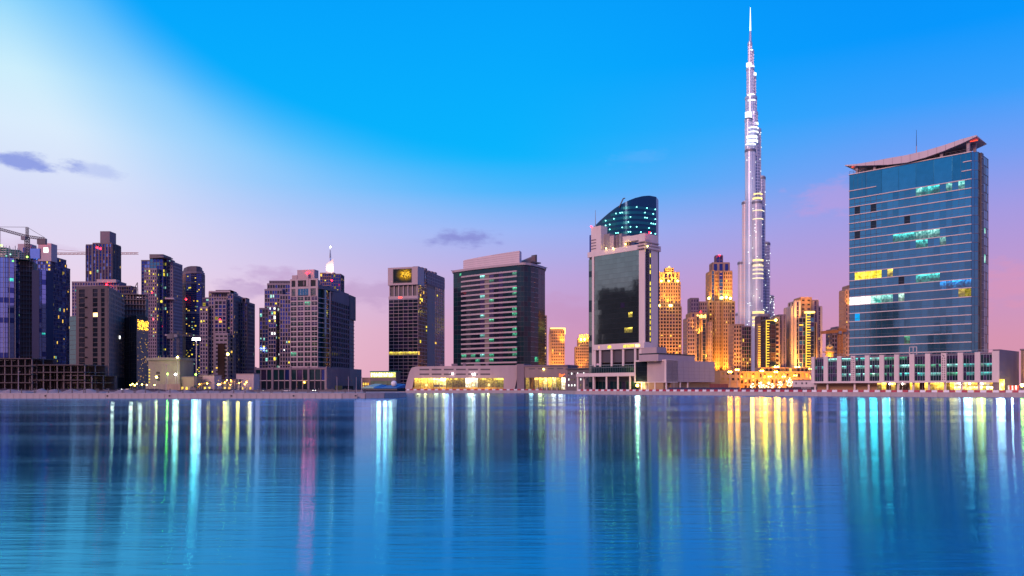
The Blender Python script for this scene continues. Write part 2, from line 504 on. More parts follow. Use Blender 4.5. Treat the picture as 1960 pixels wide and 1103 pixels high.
ORD = 'first second third fourth fifth sixth seventh eighth ninth tenth eleventh twelfth thirteenth fourteenth fifteenth sixteenth seventeenth eighteenth nineteenth twentieth'.split()
def nth(k):
    if k < 20: return ORD[k]
    t, u = divmod(k + 1, 10)
    return ('twentieth', 'thirtieth', 'fortieth', 'fiftieth')[t - 2] if u == 0 else ('twenty', 'thirty', 'forty', 'fifty')[t - 2] + '-' + ORD[u - 1]

# ------------------------------------------------------------------ water, land, quays
def water_mat():
    m, g, o = base_mat('harbour_water')
    geo = g.new('ShaderNodeNewGeometry')
    s_ = g.new('ShaderNodeSeparateXYZ'); g.l.new(geo.outputs['Position'], s_.inputs[0])
    def waves(sx, sy, rot, sc, det):
        q = g.new('ShaderNodeMapping'); g.l.new(geo.outputs['Position'], q.inputs[0])
        q.inputs['Scale'].default_value = (sx, sy, 1); q.inputs['Rotation'].default_value = (0, 0, R(rot))
        return g.noise(q.outputs[0], sc, det, .6)
    # long crests run across the view: a broad swell and a fine ripple, with calm patches the wind leaves
    patch = g.smooth(waves(.010, .045, 5, 1.0, 3), .36, .62)
    h = g.m('ADD', g.m('MULTIPLY', waves(.5, 3.0, 3, 1.0, 3), .10), g.m('MULTIPLY', waves(.1, .8, -4, 1.0, 2), .16))
    b = g.new('ShaderNodeBump'); b.inputs['Distance'].default_value = .55
    near = g.smooth(s_.outputs[1], 150.0, 20.0)
    g.l.new(g.m('ADD', WB * .3, g.m('MULTIPLY', near, g.m('ADD', g.m('MULTIPLY', patch, WB * .5), WB * .5))), b.inputs['Strength'])
    g.l.new(h, b.inputs['Height'])
    gl = g.new('ShaderNodeBsdfAnisotropic')
    far = g.smooth(s_.outputs[1], 110.0, 150.0)
    g.l.new(g.m('ADD', g.m('ADD', WR, g.m('MULTIPLY', patch, .035)), g.m('ADD', g.m('MULTIPLY', far, .015), g.m('MULTIPLY', g.smooth(s_.outputs[1], 45.0, 13.0), .05))), gl.inputs['Roughness'])
    gl.inputs['Anisotropy'].default_value = .58
    tg = g.new('ShaderNodeCombineXYZ'); tg.inputs[0].default_value = 1.0
    g.l.new(tg.outputs[0], gl.inputs['Tangent']); g.l.new(b.outputs[0], gl.inputs['Normal'])
    df = g.new('ShaderNodeBsdfDiffuse'); df.inputs[0].default_value = (*WBASE, 1)
    fr = g.new('ShaderNodeFresnel'); fr.inputs[0].default_value = 1.5
    g.l.new(g.mix(g.smooth(fr.outputs[0], .42, .92), WNEAR, WTINT), gl.inputs['Color'])     # the body colour of the water shows more the steeper one looks
    k = g.m('ADD', g.m('MULTIPLY', fr.outputs[0], .62), .38, None, True)
    mx = g.new('ShaderNodeMixShader'); g.l.new(k, mx.inputs[0]); g.l.new(df.outputs[0], mx.inputs[1]); g.l.new(gl.outputs[0], mx.inputs[2])
    g.l.new(mx.outputs[0], o.inputs[0])
    return m
WTINT, WNEAR, WBASE, WR, WB = (.43, .68, 1.0), (.11, .72, 1.0), (.0, .08, .16), .068, .24
M['water'] = water_mat()
wm = MB(); wm.face([(-6000, -6000, 0), (6000, -6000, 0), (6000, 1200, 0), (-6000, 1200, 0)], 'water')
struct('water', wm)

shore = [(-9000, 286), (-400, 286), (-62, 286), (-54, 288), (-48, 293), (-44, 301), (-45, 330), (-62, 420), (-86, 573), (22, 566), (38, 464), (136, 364), (206, 316), (420, 168), (9000, -200)]
land = MB()
land.prism(shore + [(9000, 9000), (-9000, 9000)], -2.0, GZ, 'sand')
struct('ground', land)

def quay(name, label, pts, step, mat, ztop, capw=.9):
    T = Thing(name, label, 'quay wall', (*pts[0], 0))
    k = 0
    for a, b in zip(pts, pts[1:]):
        pl = Plane(a, b)
        n = max(1, round(pl.L / step)); w = pl.L / n
        for i in range(n):
            c = pl.at((i + .5) * w, .25 + random.uniform(-.02, .02))
            T.pane('wall_panel', (c.x, c.y, ztop / 2 - .5), pl.u, w - .09, ztop + .4, mat, 0.0, .22)
        pl.tz(T.p('coping'), -.1, pl.L + .1, ztop - .28, ztop + .06, -capw, .42, mat)
    T.done()
    return T
quay('quay', 'pale panelled quay wall of the near left bank with rounded end', [(-330, 286), (-62, 286), (-54, 288), (-48, 293), (-44, 301), (-45, 330)], 2.4, 'quay', GZ)
quay('quay', 'low quay wall below the amber lit hall, behind the left bank', [(-86, 573), (22, 566), (38, 464)], 8.0, 'quay', GZ)
quay('quay', 'low quay wall under the red and white barriers at right', [(38, 464), (136, 364), (206, 316), (330, 230)], 6.0, 'quay', GZ)
# ------------------------------------------------------------------ right: wide glass office tower on its podium
def right_tower():
    A, B = W(1626, 399), W(1859, 360)
    pl = Plane(A, B)
    T = Thing('office_tower', 'wide blue glass office tower with an upswept roof canopy and lit office strips', 'office tower', (*A, GZ))
    zt = pl.z(1859, 291)
    e2 = -pl.n
    B2 = pl.B + (pl.u + e2) * 2.2                 # chamfered corner
    C = B2 + e2 * 17; Dd = pl.A + e2 * 21
    T.p('wall').prism([tuple(v) for v in (pl.A, pl.B, B2, C, Dd)], GZ, zt, 'g_teal2')
    nf, nc = 22, 21
    zb = zt - nf * (zt - pl.z(1626, 680 - 0)) / nf
    zb = pl.z(1859, 672)
    fh = (zt - zb) / nf
    groups = {3: [(.55, .62, 'lamp_c'), (.64, .7, 'lamp_t'), (.72, .77, 'lamp_t'), (.79, .85, 'lamp_c'), (.89, .97, 'lamp_c')],
              8: [(.37, .55, 'lamp_t'), (.55, .74, 'lamp_c')], 9: [(.56, .68, 'lamp_t'), (.78, .83, 'lamp_c')],
              12: [(.05, .12, 'lamp_y'), (.13, .2, 'lamp_y'), (.21, .28, 'lamp_y'), (.31, .37, 'lamp_y')],
              13: [(.57, .76, 'lamp_t')], 15: [(.0, .19, 'lamp_k'), (.2, .37, 'lamp_c'), (.45, .48, 'lamp_k'), (.9, .94, 'lamp_y'), (.96, 1, 'lamp_y')],
              14: [(.77, .98, 'lamp_b')], 20: [(.46, .5, 'lamp_g')], 17: [(.05, .08, 'lamp_b')]}
    def lit(c, r):
        u = (c + .5) / nc
        for a, b, m_ in groups.get(r, ()):
            if a <= u <= b: return m_ if random.random() < .85 else m_ + '_dim' if random.random() < .6 else 'g_teal'
        if (c, r) in {(1, 4), (4, 4), (1, 7), (4, 6), (10, 6), (9, 13), (19, 2)}: return 'g_open'
        return 'g_teal' if random.random() < .93 else 'g_teal2'
    st = dict(mu=.15, sp=.1, dp=.12, frame='dark', glass=['g_teal'], tilt=.0035, part='mullion_grid')
    st3 = zt - 3 * fh
    facade(T, pl, zb, st3, st, nc=nc, nr=19, lit=lambda c, r: lit(c, r + 3), indiv=lambda c, r: c >= 6)
    # blank glazed crown over three storeys, with two short bays at its ends
    for k in range(7):
        a = .02 + k * pl.L / 7
        q = pl.at(a + pl.L / 14, .1)
        T.pane('crown_panel', (q.x, q.y, st3 + 1.5 * fh), pl.u, pl.L / 7 - .1, 3 * fh - .3, 'g_teal2', .001)
    ends = T.p('mullion_grid')
    for i in range(5): pl.tz(ends, i * 2.1, i * 2.1 + .07, st3, zt, .1, .18, 'dark')
    for i in range(3): pl.tz(ends, pl.L - i * 2.1 - .1, pl.L - i * 2.1 - .03, st3, zt, .1, .18, 'dark')
    mid = T.p('transom')
    for j in range(nf - 3): pl.tz(mid, 0, pl.L, zb + (j + .36) * fh, zb + (j + .36) * fh + .11, .1, .17, 'dark')
    for j in range(nf + 1):                       # the pale horizontal ledges, each its own part
        z = zb + j * fh
        b = MB(); t0, t1 = -.25, pl.L + .2
        if j == nf - 1: t0 = pl.L * .94
        if j == nf - 2: t1 = pl.L * .24; 
        pl.tz(b, t0, t1, z - .2, z + .2, .0, .6, 'white')
        T.add('ledge', b)
    if True:
        b = MB(); z = zb + (nf - 2) * fh; pl.tz(b, pl.L * .93, pl.L + .2, z - .2, z + .2, 0, .6, 'white'); T.add('ledge', b)
    ch = Plane(pl.B, B2); sd = Plane(B2, C); ls = Plane(Dd, pl.A)
    sts = dict(mu=.08, sp=.14, dp=.12, frame='dark', smat='mauve', sdp=1.4, glass=['g_teal', 'g_teal2'], lit=['lamp_c'], litp=.03, part='mullion_grid')
    facade(T, ch, zb, zt, sts, nc=2, nr=nf)
    facade(T, sd, zb, zt, dict(sts, glass=['g_teal2', 'g_dark2']), nc=7, nr=nf)
    facade(T, ls, zb, zt, sts, nc=9, nr=nf)
    sd.tz(T.p('side_fin'), 3.2, 6.4, zb, zt + .3, 0, .7, 'dark')
    for j in range(nf): sd.tz(T.p('side_fin'), 3.1, 6.5, zb + (j + .5) * fh, zb + (j + .5) * fh + .18, .68, .9, 'metal')
    # roof edge railing
    rl = T.p('roof_rail')
    for i in range(27): pl.tz(rl, i * pl.L / 26 - .05, i * pl.L / 26 + .05, zt + .15, zt + 1.6, .1, .2, 'dark')
    pl.tz(rl, 0, pl.L, zt + 1.55, zt + 1.68, .08, .22, 'dark'); pl.tz(rl, 0, pl.L, zt + .8, zt + .88, .08, .22, 'dark')
    pl.tz(T.p('plant_room'), 6, pl.L - 5, zt, zt + 3.2, -17, -6, 'mauve')
    # upswept canopy: a curved slab, thin at the left tip and deep in the middle
    top = [(1617, 316), (1640, 314), (1670, 309), (1700, 303), (1735, 297), (1770, 289), (1805, 278.5), (1840, 266.5), (1869, 258.5)]
    bot = [(1618, 317.5), (1640, 317.6), (1670, 316.5), (1700, 315.5), (1735, 311.5), (1770, 302), (1805, 289.5), (1840, 275), (1868, 261.5)]
    v0, v1 = -15.5, 2.0
    cb = MB(); ring = []
    for (px, ya), (qx, yb) in zip(top, bot):
        t = pl.t(px, v1); za, zb_ = pl.z(px, ya, v1), pl.z(qx, yb, v1)
        f_, k_ = pl.at(t, v1), pl.at(t, v0)
        ring.append(((f_.x, f_.y, zb_), (f_.x, f_.y, za), (k_.x, k_.y, za - .3), (k_.x, k_.y, zb_ + .3)))
    for a, b in zip(ring, ring[1:]):
        for i in range(4): cb.face([a[i], b[i], b[(i + 1) % 4], a[(i + 1) % 4]], 'roof')
    cb.face(ring[0], 'roof'); cb.face(ring[-1][::-1], 'roof')
    can = T.add('roof_canopy', cb)
    seams = MB()
    for i in range(14):
        px = 1640 + i * 17
        def ip(tab):
            for (x0, y0), (x1, y1) in zip(tab, tab[1:]):
                if x0 <= px <= x1: return y0 + (y1 - y0) * (px - x0) / (x1 - x0)
            return tab[-1][1]
        t = pl.t(px, v1)
        pl.tz(seams, t - .04, t + .04, pl.z(px, ip(bot), v1) + .05, pl.z(px, ip(top), v1) - .05, v1 - .02, v1 + .05, 'mauve')
    T.add('panel_joint', seams, parent=can)
    for px, yt, dv in ((1640, 317, 0.0), (1647, 317, -7), (1674, 316, 0.2), (1802, 290, .2), (1853, 268.5, .2), (1858, 268, -6)):
        b = MB(); t = pl.t(px); pl.tz(b, t - .6, t + .6, zt, pl.z(px, yt), dv - 1.2, dv, 'pale'); T.add('canopy_column', b)
    for px, y in ((1862, 264.5), (1864, 266.5), (1866, 268.5)):
        b = MB(); t = pl.t(px - 3); z = pl.z(px, y) + 0.55; pl.tz(b, t - 1.4, t + 1.6, z - .75, z - .6, -4.5 + (y - 264) * .8, -4 + (y - 264) * .8, 'strip_r'); T.add('red_light_strip', b)
    b = MB(); t = pl.t(1633); pl.tz(b, t - 1, t + 1, pl.z(1633, 319.3), pl.z(1633, 318.6), -1, -.4, 'strip_r'); T.add('red_light_strip', b)
    b = MB(); q = pl.at(pl.t(1746), -6); b.cyl(q.x, q.y, .28, zt, Z(280, q.y), 'pale', 8, .2); b.cyl(q.x, q.y, .16, Z(280, q.y), Z(249, q.y), 'navy', 6, .08); T.add('antenna', b)
    T.done()

def right_podium():
    pl = Plane(W(1556, 387), W(1905, 330))
    T = Thing('podium_building', 'long low podium of pale pillars and teal lit bays, below the blue glass tower', 'office podium', (*pl.A, GZ))
    zt = pl.z(1905, 674); zb = pl.z(1905, 730); nb = 12; bw = pl.L / nb
    e2 = -pl.n; depth = 32
    fl = pl.at(0, -1.2); fr_ = pl.at(pl.L, -1.2)
    T.p('wall').prism([tuple(fl), tuple(fr_), tuple(fr_ + e2 * depth), tuple(fl + e2 * depth)], zb, zt - 1.2, 'g_plum')
    right = Plane(pl.at(pl.L + 1.6), pl.at(pl.L + 1.6) + e2 * 30)
    wr = MB(); right.tz(wr, 0, 30, GZ, pl.z(1905, 669), -2.5, 0, 'mauve'); T.add('end_wall', wr)
    # pillars
    for i in range(nb + 1):
        b = MB(); c = i * bw; w = 1.05 if i not in (0, nb) else 1.0
        if i == nb: pl.tz(b, c - 1.1, c + 1.55, zb - .1, zt + .4, -1.4, .5, 'white')
        else: pl.tz(b, max(-.6, c - w), c + w, zb - .1, zt + .15, -1.4, .5, 'white')
        o = T.add('pillar', b)
        if i in (3, 9):                           # two columns of small dark characters down the face of the sign pillars
            g_ = MB(); H = zt - zb
            for k in range(10):
                for s_ in (-.42, .42):
                    z = zb + H * (.06 + k * .083)
                    h = H * .045
                    pl.tz(g_, c + s_ - .24, c + s_ + .24, z, z + h * random.uniform(.35, .6), .5, .56, 'dark')
                    pl.tz(g_, c + s_ - .2, c + s_ - .02 + random.uniform(0, .2), z + h * .65, z + h, .5, .56, 'dark')
            for k in range(3): pl.tz(g_, c - .5 + k * .22, c - .3 + k * .3, zt - .9 - k * .25, zt - .5 - k * .2, .5, .56, 'dark')
            T.add('sign_lettering', g_, parent=o)
    # glazed bays: four columns, three storeys each with a lit strip under the ceiling
    sh = (zt - .9 - zb - .4) / 3
    rowlit = ('lamp_g', 'lamp_c', 'lamp_t')
    for i in range(nb):
        a, b_ = i * bw + 1.1, (i + 1) * bw - 1.1
        cw = (b_ - a) / 4
        for r in range(3):
            z0 = zb + .4 + r * sh
            on = random.random() < (.95 if (r < 2 and i > 1) or (r == 2 and i < 7) else .35)
            kind = random.choice(rowlit)
            for c in range(4):
                q = pl.at(a + (c + .5) * cw, -.25)
                T.pane('window_pane', (q.x, q.y, z0 + sh * .3), pl.u, cw - .08, sh * .56, 'g_dark2' if random.random() < .8 else 'g_plum', .004)
                mm = kind if on and random.random() < .85 else ('g_plum' if random.random() < .8 else 'lamp_k' if on else 'g_dark2')
                T.pane('window_pane', (q.x, q.y, z0 + sh * .79), pl.u, cw - .08, sh * .38, mm, .004)
        mg = T.p('mullion_grid')
        for c in range(5): pl.tz(mg, a + c * cw - .05, a + c * cw + .05, zb + .3, zt - .6, -.3, -.08, 'metal')
        for r in range(4): pl.tz(mg, a, b_, zb + .4 + r * sh - .07, zb + .4 + r * sh + .07, -.3, -.1, 'metal')
    pl.tz(T.p('sill_beam'), -.8, pl.L + 1.5, zb - .5, zb + .35, -5, .65, 'white')
    pl.tz(T.p('cornice'), -.6, pl.L + 1.0, zt - .7, zt - .15, -1.6, .1, 'mauve')
    pl.tz(T.p('roof_rail'), .5, pl.L - .5, zt + 1.1, zt + 1.2, -1.5, -1.4, 'metal')
    for i in range(40): pl.tz(T.p('roof_rail'), i * pl.L / 40 + .5, i * pl.L / 40 + .56, zt - .2, zt + 1.1, -1.5, -1.42, 'metal')
    t = pl.t(1745)
    gt = T.p('roof_frame')
    for dt in (-1.6, 0, 1.5): pl.tz(gt, t + dt - .12, t + dt + .12, zt - .2, zt + 3.4, -2, -1.8, 'white')
    pl.tz(gt, t - 1.7, t + 1.62, zt + 3.3, zt + 3.55, -2.02, -1.78, 'white')
    # ground floor: recessed wall, shop glazing, columns
    rec = -4.2
    t6, t10 = pl.t(1672), pl.t(1822)
    pl.tz(T.p('recessed_wall'), 0, t6, GZ, zb - .5, rec - 2, rec, 'beige')
    pl.tz(T.p('recessed_wall'), t6, pl.L, GZ, zb - .5, rec - 3, rec - .3, 'brown')
    n = 16; w = (t10 - t6) / n
    for i in range(n):
        q = pl.at(t6 + (i + .5) * w, rec + .05)
        mm = 'g_brown' if i < 5 and random.random() < .75 else random.choice(('shop2', 'lamp_w', 'g_brown', 'shop2'))
        T.pane('shop_window', (q.x, q.y, GZ + 2.3), pl.u, w - .12, 4.2, mm, .002)
    n = 12; w = (pl.L - t10) / n
    for i in range(n):
        q = pl.at(t10 + (i + .5) * w, rec + 1.2)
        T.pane('shop_window', (q.x, q.y, GZ + 1.3), pl.u, w - .1, 2.4, random.choice(('shop', 'shop3', 'shop', 'lamp_y')), .002)
        T.pane('shop_window', (q.x, q.y, GZ + 3.7), pl.u, w - .1, 2.0, random.choice(('shop3', 'shop', 'shop2', 'shop3')), .002)
    for i in range(0, 28, 3): pl.tz(T.p('door_frame'), t6 + i * .95, t6 + i * .95 + .1, GZ, zb - .5, rec, rec + .2, 'pale')
    for i in range(nb + 1):
        if i % 3 == 2 and i < 6: continue
        q = pl.at(i * bw + (.4 if i == 0 else 0), -1.6); b = MB(); b.cyl(q.x, q.y, .5, GZ, zb - .45, 'white', 14); T.add('column', b)
    b = MB(); t = pl.t(1918, 1.5); pl.tz(b, t - 1.0, t + .3, GZ, GZ + 5.6, -1, 1.2, 'shop'); T.add('lit_totem', b)
    for px in (1703, 1727, 1838, 1856, 1880):
        q = pl.at(pl.t(px, -2.5), -2.5); b = MB(); b.ball((q.x, q.y, zb - 1.0), .28, 'bulb_w', 8, 5); T.add('ceiling_lamp', b)
    T.done()
    for px, e, c in ((1652, 1.5, (.2, 1, .8)), (1675, 2.4, (.15, 1, .85)), (1699, 1.8, (.2, 1, .8)), (1727, .5, (.3, 1, .8)), (1618, 1.0, (.15, .9, .85)),
                     (1828, .6, (1, .6, .2)), (1855, 2.6, (.75, 1, .95)), (1880, 2.6, (1, .8, .08)), (1918, 2.6, (1, .98, .95)), (1866, .5, (1, .7, .2))):
        STREAK_SPOTS.append((px, pl.at(pl.t(px), 1.4), zb + (4 if px < 1750 else -1.2), c, e))
    # brown neighbour at the picture edge
    E0 = right.at(33); pe = Plane(tuple(E0), tuple(E0 + pl.u * 30))
    T2 = Thing('brown_hall', 'warm lit brown hall at the right edge beside the long podium', 'hall', (*E0, GZ))
    pe.tz(T2.p('wall'), 0, 30, GZ, Z(671, E0.y), -24, 0, 'brown')
    pe.tz(T2.p('cornice'), -.3, 30.3, Z(671, E0.y), Z(671, E0.y) + .7, -24.3, .4, 'mauve')
    for i in range(6): pe.tz(T2.p('pilaster'), 1 + i * 5, 1.7 + i * 5, GZ, Z(673, E0.y), 0, .35, 'rose')
    for i in range(6): pe.tz(T2.p('doorway'), 2.6 + i * 5, 5 + i * 5, GZ, GZ + 4, -.02, .1, 'shop2')
    T2.done()
    light('hall_uplight', 'SPOT', (*pe.at(5, 4), GZ + .5), 9000, (1, .6, .12), (*pe.at(6, 0), GZ + 16), .4, 80)

STREAK_SPOTS = []  # added spots that make the streaks on the water, gathered here
right_tower()
right_podium()

# ------------------------------------------------------------------ centre: pale tower with a big dark glass screen and a curved sail on top
def central_tower():
    pl = Plane(W(1126, 513), W(1238, 479))
    T = Thing('office_tower', 'pale framed tower with a dark glass front and a curved teal sail on top', 'office tower', (*pl.A, GZ))
    u, e2 = pl.u, -pl.n
    zt = pl.z(1226, 478)
    tl, tr = pl.t(1138), pl.t(1226); tp = pl.t(1134)
    tB = pl.L
    z_low = pl.z(1226, 655)
    # body
    pl.tz(T.p('core'), .3, pl.t(1235) - 1.2, GZ + 18, zt, -16, -.7, 'dark')
    # left glass strip
    st = dict(mu=.1, sp=.14, dp=.12, frame='dark', glass=['g_dark2', 'g_tan', 'g_tan'], lit=['lamp_y'], litp=.04, part='mullion_grid')
    facade(T, Plane(pl.at(0, -.6), pl.at(tp, -.6)), GZ + 2, pl.z(1130, 497), st, nc=1, nr=22)
    lp = MB(); pl.tz(lp, tp, tl, GZ + 16, zt + .2, -2, .5, 'white'); T.add('pier', lp)
    # glass front
    nr, nc = 18, 12
    def lit(c, r):
        if (c, r) == (9, 12) or (c, r) == (9, 15) or (c, r) == (8, 15): return 'lamp_y'
        if (c, r) == (7, 10): return 'g_plum'
        return 'g_tan'
    gp = Plane(pl.at(tl), pl.at(tr))
    facade(T, gp, z_low, zt, dict(mu=.07, sp=.09, dp=.1, frame='dark', glass=['g_tan'], tilt=.0016, part='mullion_grid'), nc=nc, nr=nr, lit=lit, indiv=lambda c, r: True)
    # dark return beside it and the pale stair pylon with a lit slot
    t35 = pl.t(1235)
    pl.tz(T.p('dark_return'), tr, t35, z_low, zt + .05, -4, -.25, 'g_dark')
    py = Plane(pl.at(t35, .4), pl.at(t35, .4) + e2 * 13.5)
    zp = py.z(1238, 447)
    b = MB(); py.tz(b, 0, 13.5, GZ + 10, zp, -4.5, 0, 'white'); pyl = T.add('stair_pylon', b)
    slot = py.t(1244.5)
    sm = MB(); py.tz(sm, slot - .75, slot + .75, pl.z(1226, 668), zt - .3, -.02, .05, 'g_dark'); T.add('slot_window', sm, parent=pyl)
    nsl = 17; hh = (zt - 1 - pl.z(1226, 664)) / nsl
    for i in range(nsl):
        if i in (12, 15): continue
        s_ = MB(); z = pl.z(1226, 664) + i * hh
        py.tz(s_, slot - .4, slot + .4, z, z + hh * .66, .05, .12, 'lamp_c' if i == 0 else 'lamp_y'); T.add('lit_slot', s_, parent=pyl)
    for k in range(3):
        f_ = MB(); z = zp - 5.5 - k * 2.0
        py.tz(f_, -1.5, 14, z, z + .55, -5, .6, 'pale'); T.add('louvre_fin', f_, parent=pyl)
    # band over the glass, left pylon, roof plant
    pl.tz(T.p('top_band'), -.2, t35 + .2, zt + .05, zt + 3.4, -16, .55, 'white')
    b = MB(); a, c = pl.t(1132), pl.t(1151); pl.tz(b, a, c, zt + 3.4, pl.z(1140, 434), -6, .35, 'white'); lpy = T.add('corner_pylon', b)
    for k in range(4):
        f_ = MB(); z = zt + 5 + k * 1.9; pl.tz(f_, a - .1, a + 4.2, z, z + .5, -2, .62, 'mauve'); T.add('louvre_fin', f_, parent=lpy)
    pl.tz(T.p('side_glass'), pl.t(1127.5), pl.t(1132), pl.z(1130, 491), pl.z(1130, 450), -3, -.4, 'g_navy')
    for x0, x1, y, m_ in ((1153, 1157, 451, 'pale'), (1157, 1167, 449, 'grey'), (1167, 1175, 452, 'pale'), (1179, 1183, 450, 'mauve'), (1184, 1190, 448, 'grey'), (1191, 1205, 453, 'pale')):
        b = MB(); pl.tz(b, pl.t(x0, -3), pl.t(x1, -3) - .1, zt + 3.4, pl.z(x0, y, -3), -8, -3, m_); T.add('roof_plant', b)
    # terrace beam rising to the right with a long opening
    bm = MB(); a, c = pl.t(1193), t35
    pl.tz(bm, a, c, zp - 3.5, zp - .2, -5, .1, 'white'); pl.tz(bm, a, a + 1.2, zt + 3.4, zp - 3.5, -5, .08, 'white'); pl.tz(bm, c - 5, c, zt + 3.4, zp - 3.5, -4.9, .06, 'white')
    T.add('terrace_beam', bm)
    for px, y in ((1162, 476), (1199, 468), (1241, 472), (1175, 476)):
        b = MB(); q = pl.at(pl.t(px), .9); b.ball((q.x, q.y, pl.z(px, y)), .34, 'bulb_y', 8, 5); T.add('terrace_lamp', b)
        light('terrace_light', 'POINT', (q.x + .2 * pl.n.x, q.y - .8, pl.z(px, y) + .6), 130, (1, .72, .2), None, .4)
    # sail: curved dark glass wall behind the roof
    N = 30; prof = [(1137, 434), (1150, 421), (1165, 408), (1178, 398), (1190, 390.5), (1203, 384), (1216, 379), (1230, 375.5), (1243, 374.5), (1256, 377)]
    def ip(px):
        for (x0, y0), (x1, y1) in zip(prof, prof[1:]):
            if x0 <= px <= x1: return y0 + (y1 - y0) * (px - x0) / (x1 - x0)
        return prof[-1][1]
    Ds = lambda px: 536 - 20 * math.sin(math.pi * (px - 1131) / 150) - (px - 1137) * .05
    pts = []
    for i in range(N + 1):
        px = 1137 + 119 * i / N
        D = Ds(px); pts.append((X(px, D), D, Z(ip(px), D), px))
    zs0 = zt + 2
    sail = MB(); bands = MB(); nb = 6; zr0 = Z(452, 520); rh = (Z(396, 520) - zr0) / nb
    for (x0, y0, z0, _), (x1, y1, z1, _) in zip(pts, pts[1:]):
        sail.hexa([(x0, y0, zs0), (x1, y1, zs0), (x1 + 2.8, y1 + 7, zs0), (x0 + 2.8, y0 + 7, zs0)], [(x0, y0, z0), (x1, y1, z1), (x1 + 2.8, y1 + 7, z1 - .5), (x0 + 2.8, y0 + 7, z0 - .5)], 'sail')
    so_ = T.add('sail', sail)
    for r in range(nb):
        band = MB(); za, zb = zr0 + r * rh, zr0 + r * rh + rh * .56; bulbs = []
        for (x0, y0, z0, p0), (x1, y1, z1, p1) in zip(pts, pts[1:]):
            if min(z0, z1) < zb + 1.2 or (r == 5 and p0 < 1172): continue
            band.face([(x0, y0 - .3, za), (x1, y1 - .3, za), (x1, y1 - .3, zb), (x0, y0 - .3, zb)], 'sail_band')
            band.face([(x0, y0 - .3, zb), (x1, y1 - .3, zb), (x1, y1, zb), (x0, y0, zb)], 'sail_band')
            if random.random() < .13 or (p0 > 1236 and random.random() < .35): bulbs.append(((x0 + x1) / 2, (y0 + y1) / 2 - .75, zb - .6))
        if band.f:
            bo = T.add('window_band', band, parent=so_)
            for q in bulbs:
                b = MB(); b.ball(q, .36, 'bulb_t', 8, 5); T.add('band_lamp', b, parent=so_)
    b = MB(); q = pts[12]; b.bar((q[0], q[1] - .5, q[2] - 1.5), (q[0] + 2.6, q[1] - 2, q[2] + 4.2), .3, 'dark'); b.bar((q[0] + 2.6, q[1] - 2, q[2] + 4.2), (q[0] + 3.8, q[1] - 2, q[2] + 4.4), .3, 'dark'); T.add('cradle_arm', b)
    b = MB(); q = pl.at(pl.t(1134), -3); b.cyl(q.x, q.y, .3, pl.z(1134, 436), pl.z(1134, 401), 'metal', 6, .12); T.add('antenna', b)
    for px, y in ((1132.5, 434), (1244, 445.5)):
        b = MB(); q = pl.at(pl.t(px), .5); b.ball((q.x, q.y, pl.z(px, y)), .5, 'bulb_r', 8, 5); T.add('red_beacon', b)
    # lower storeys: pale beam with lit windows, columns, dark band, canopy slab and its columns
    z55, z68 = pl.z(1226, 656), pl.z(1226, 667)
    a = pl.t(1137)
    b = MB(); pl.tz(b, a, t35 + .3, z68, z55, -12, 1.4, 'white'); bo = T.add('beam_storey', b)
    for x0, x1, m_ in ((1163, 1170, 'lamp_y'), (1193, 1214, 'shop2'), (1216, 1225, 'shop'), (1146, 1147, 'lamp_w')):
        w = MB(); pl.tz(w, pl.t(x0, 1.4), pl.t(x1, 1.4), z68 + .8, z55 - .9, 1.38, 1.45, m_); T.add('lit_window', w, parent=bo)
    z98 = pl.z(1226, 697)
    pl.tz(T.p('recessed_wall'), a, t35 + .3, GZ, z68, -12, -5.5, 'mauve')
    for k in range(3):
        pl.tz(T.p('recess_glazing'), a + 17 + k * 4.5, a + 20.5 + k * 4.5, z98 + 1, z68 - 2, -5.5, -5.3, 'g_dark')
    for px in (1139, 1149, 1171, 1193, 1216, 1227):
        b = MB(); q = pl.at(pl.t(px, .3), .2); b.cyl(q.x, q.y, .85, z98 - 1, z68, 'white', 16); T.add('column', b)
    b = MB(); pl.tz(b, t35 - 2, t35 + 9.2, GZ, z68 + .3, -9, 1.0, 'pale'); T.add('side_block', b)
    z13, z19 = pl.z(1216, 713, 4), pl.z(1216, 720, 4)
    a0 = pl.t(1103, 4); a1 = pl.t(1214, 4)
    b = MB(); pl.tz(b, pl.t(1133), t35 - .4, z13, z98, -6, .4, 'g_dark2')
    dg = T.add('dark_glass_storey', b)
    mm = MB()
    for k in range(26): pl.tz(mm, 1.5 + k * 1.45, 1.56 + k * 1.45, z13, z98, .4, .5, 'metal')
    pl.tz(mm, 1.5, t35 - .5, z13 + 3.4, z13 + 3.6, .4, .52, 'metal'); pl.tz(mm, 1.5, t35 - .5, z98 - .3, z98 + .1, .3, .7, 'metal')
    T.add('mullion', mm, parent=dg)
    b = MB(); pl.tz(b, a0, a1, z19, z13, -8, 4, 'white'); T.add('canopy_slab', b)
    pl.tz(T.p('recessed_wall'), a0 + 7, a1, GZ, z19, -9, -3.5, 'dark')
    for k in range(12):
        q = pl.at(a0 + 8 + k * (a1 - a0 - 9) / 12, -3.4)
        T.pane('ground_window', (q.x, q.y, GZ + 3.2), pl.u, 2.9, 5.6, 'g_dark2' if k % 4 else 'g_plum', .003)
    for px, v in ((1106, 3), (1118, 0), (1136, 3), (1138.5, -1), (1161, 3), (1183, 3), (1206, 3)):
        b = MB(); q = pl.at(pl.t(px, v), v); b.cyl(q.x, q.y, .62, GZ, z19, 'white', 14); T.add('canopy_column', b)
    # black glass box and long plain block at right
    p2 = Plane(pl.at(pl.t(1215, 4), 4), pl.at(pl.t(1275, 4), 4))
    zt2, zb2 = p2.z(1245, 692), p2.z(1245, 731)
    b = MB(); p2.tz(b, 0, p2.L, zb2, zt2, -12, -.3, 'dark'); gb = T.add('glass_box', b)
    f_ = MB()
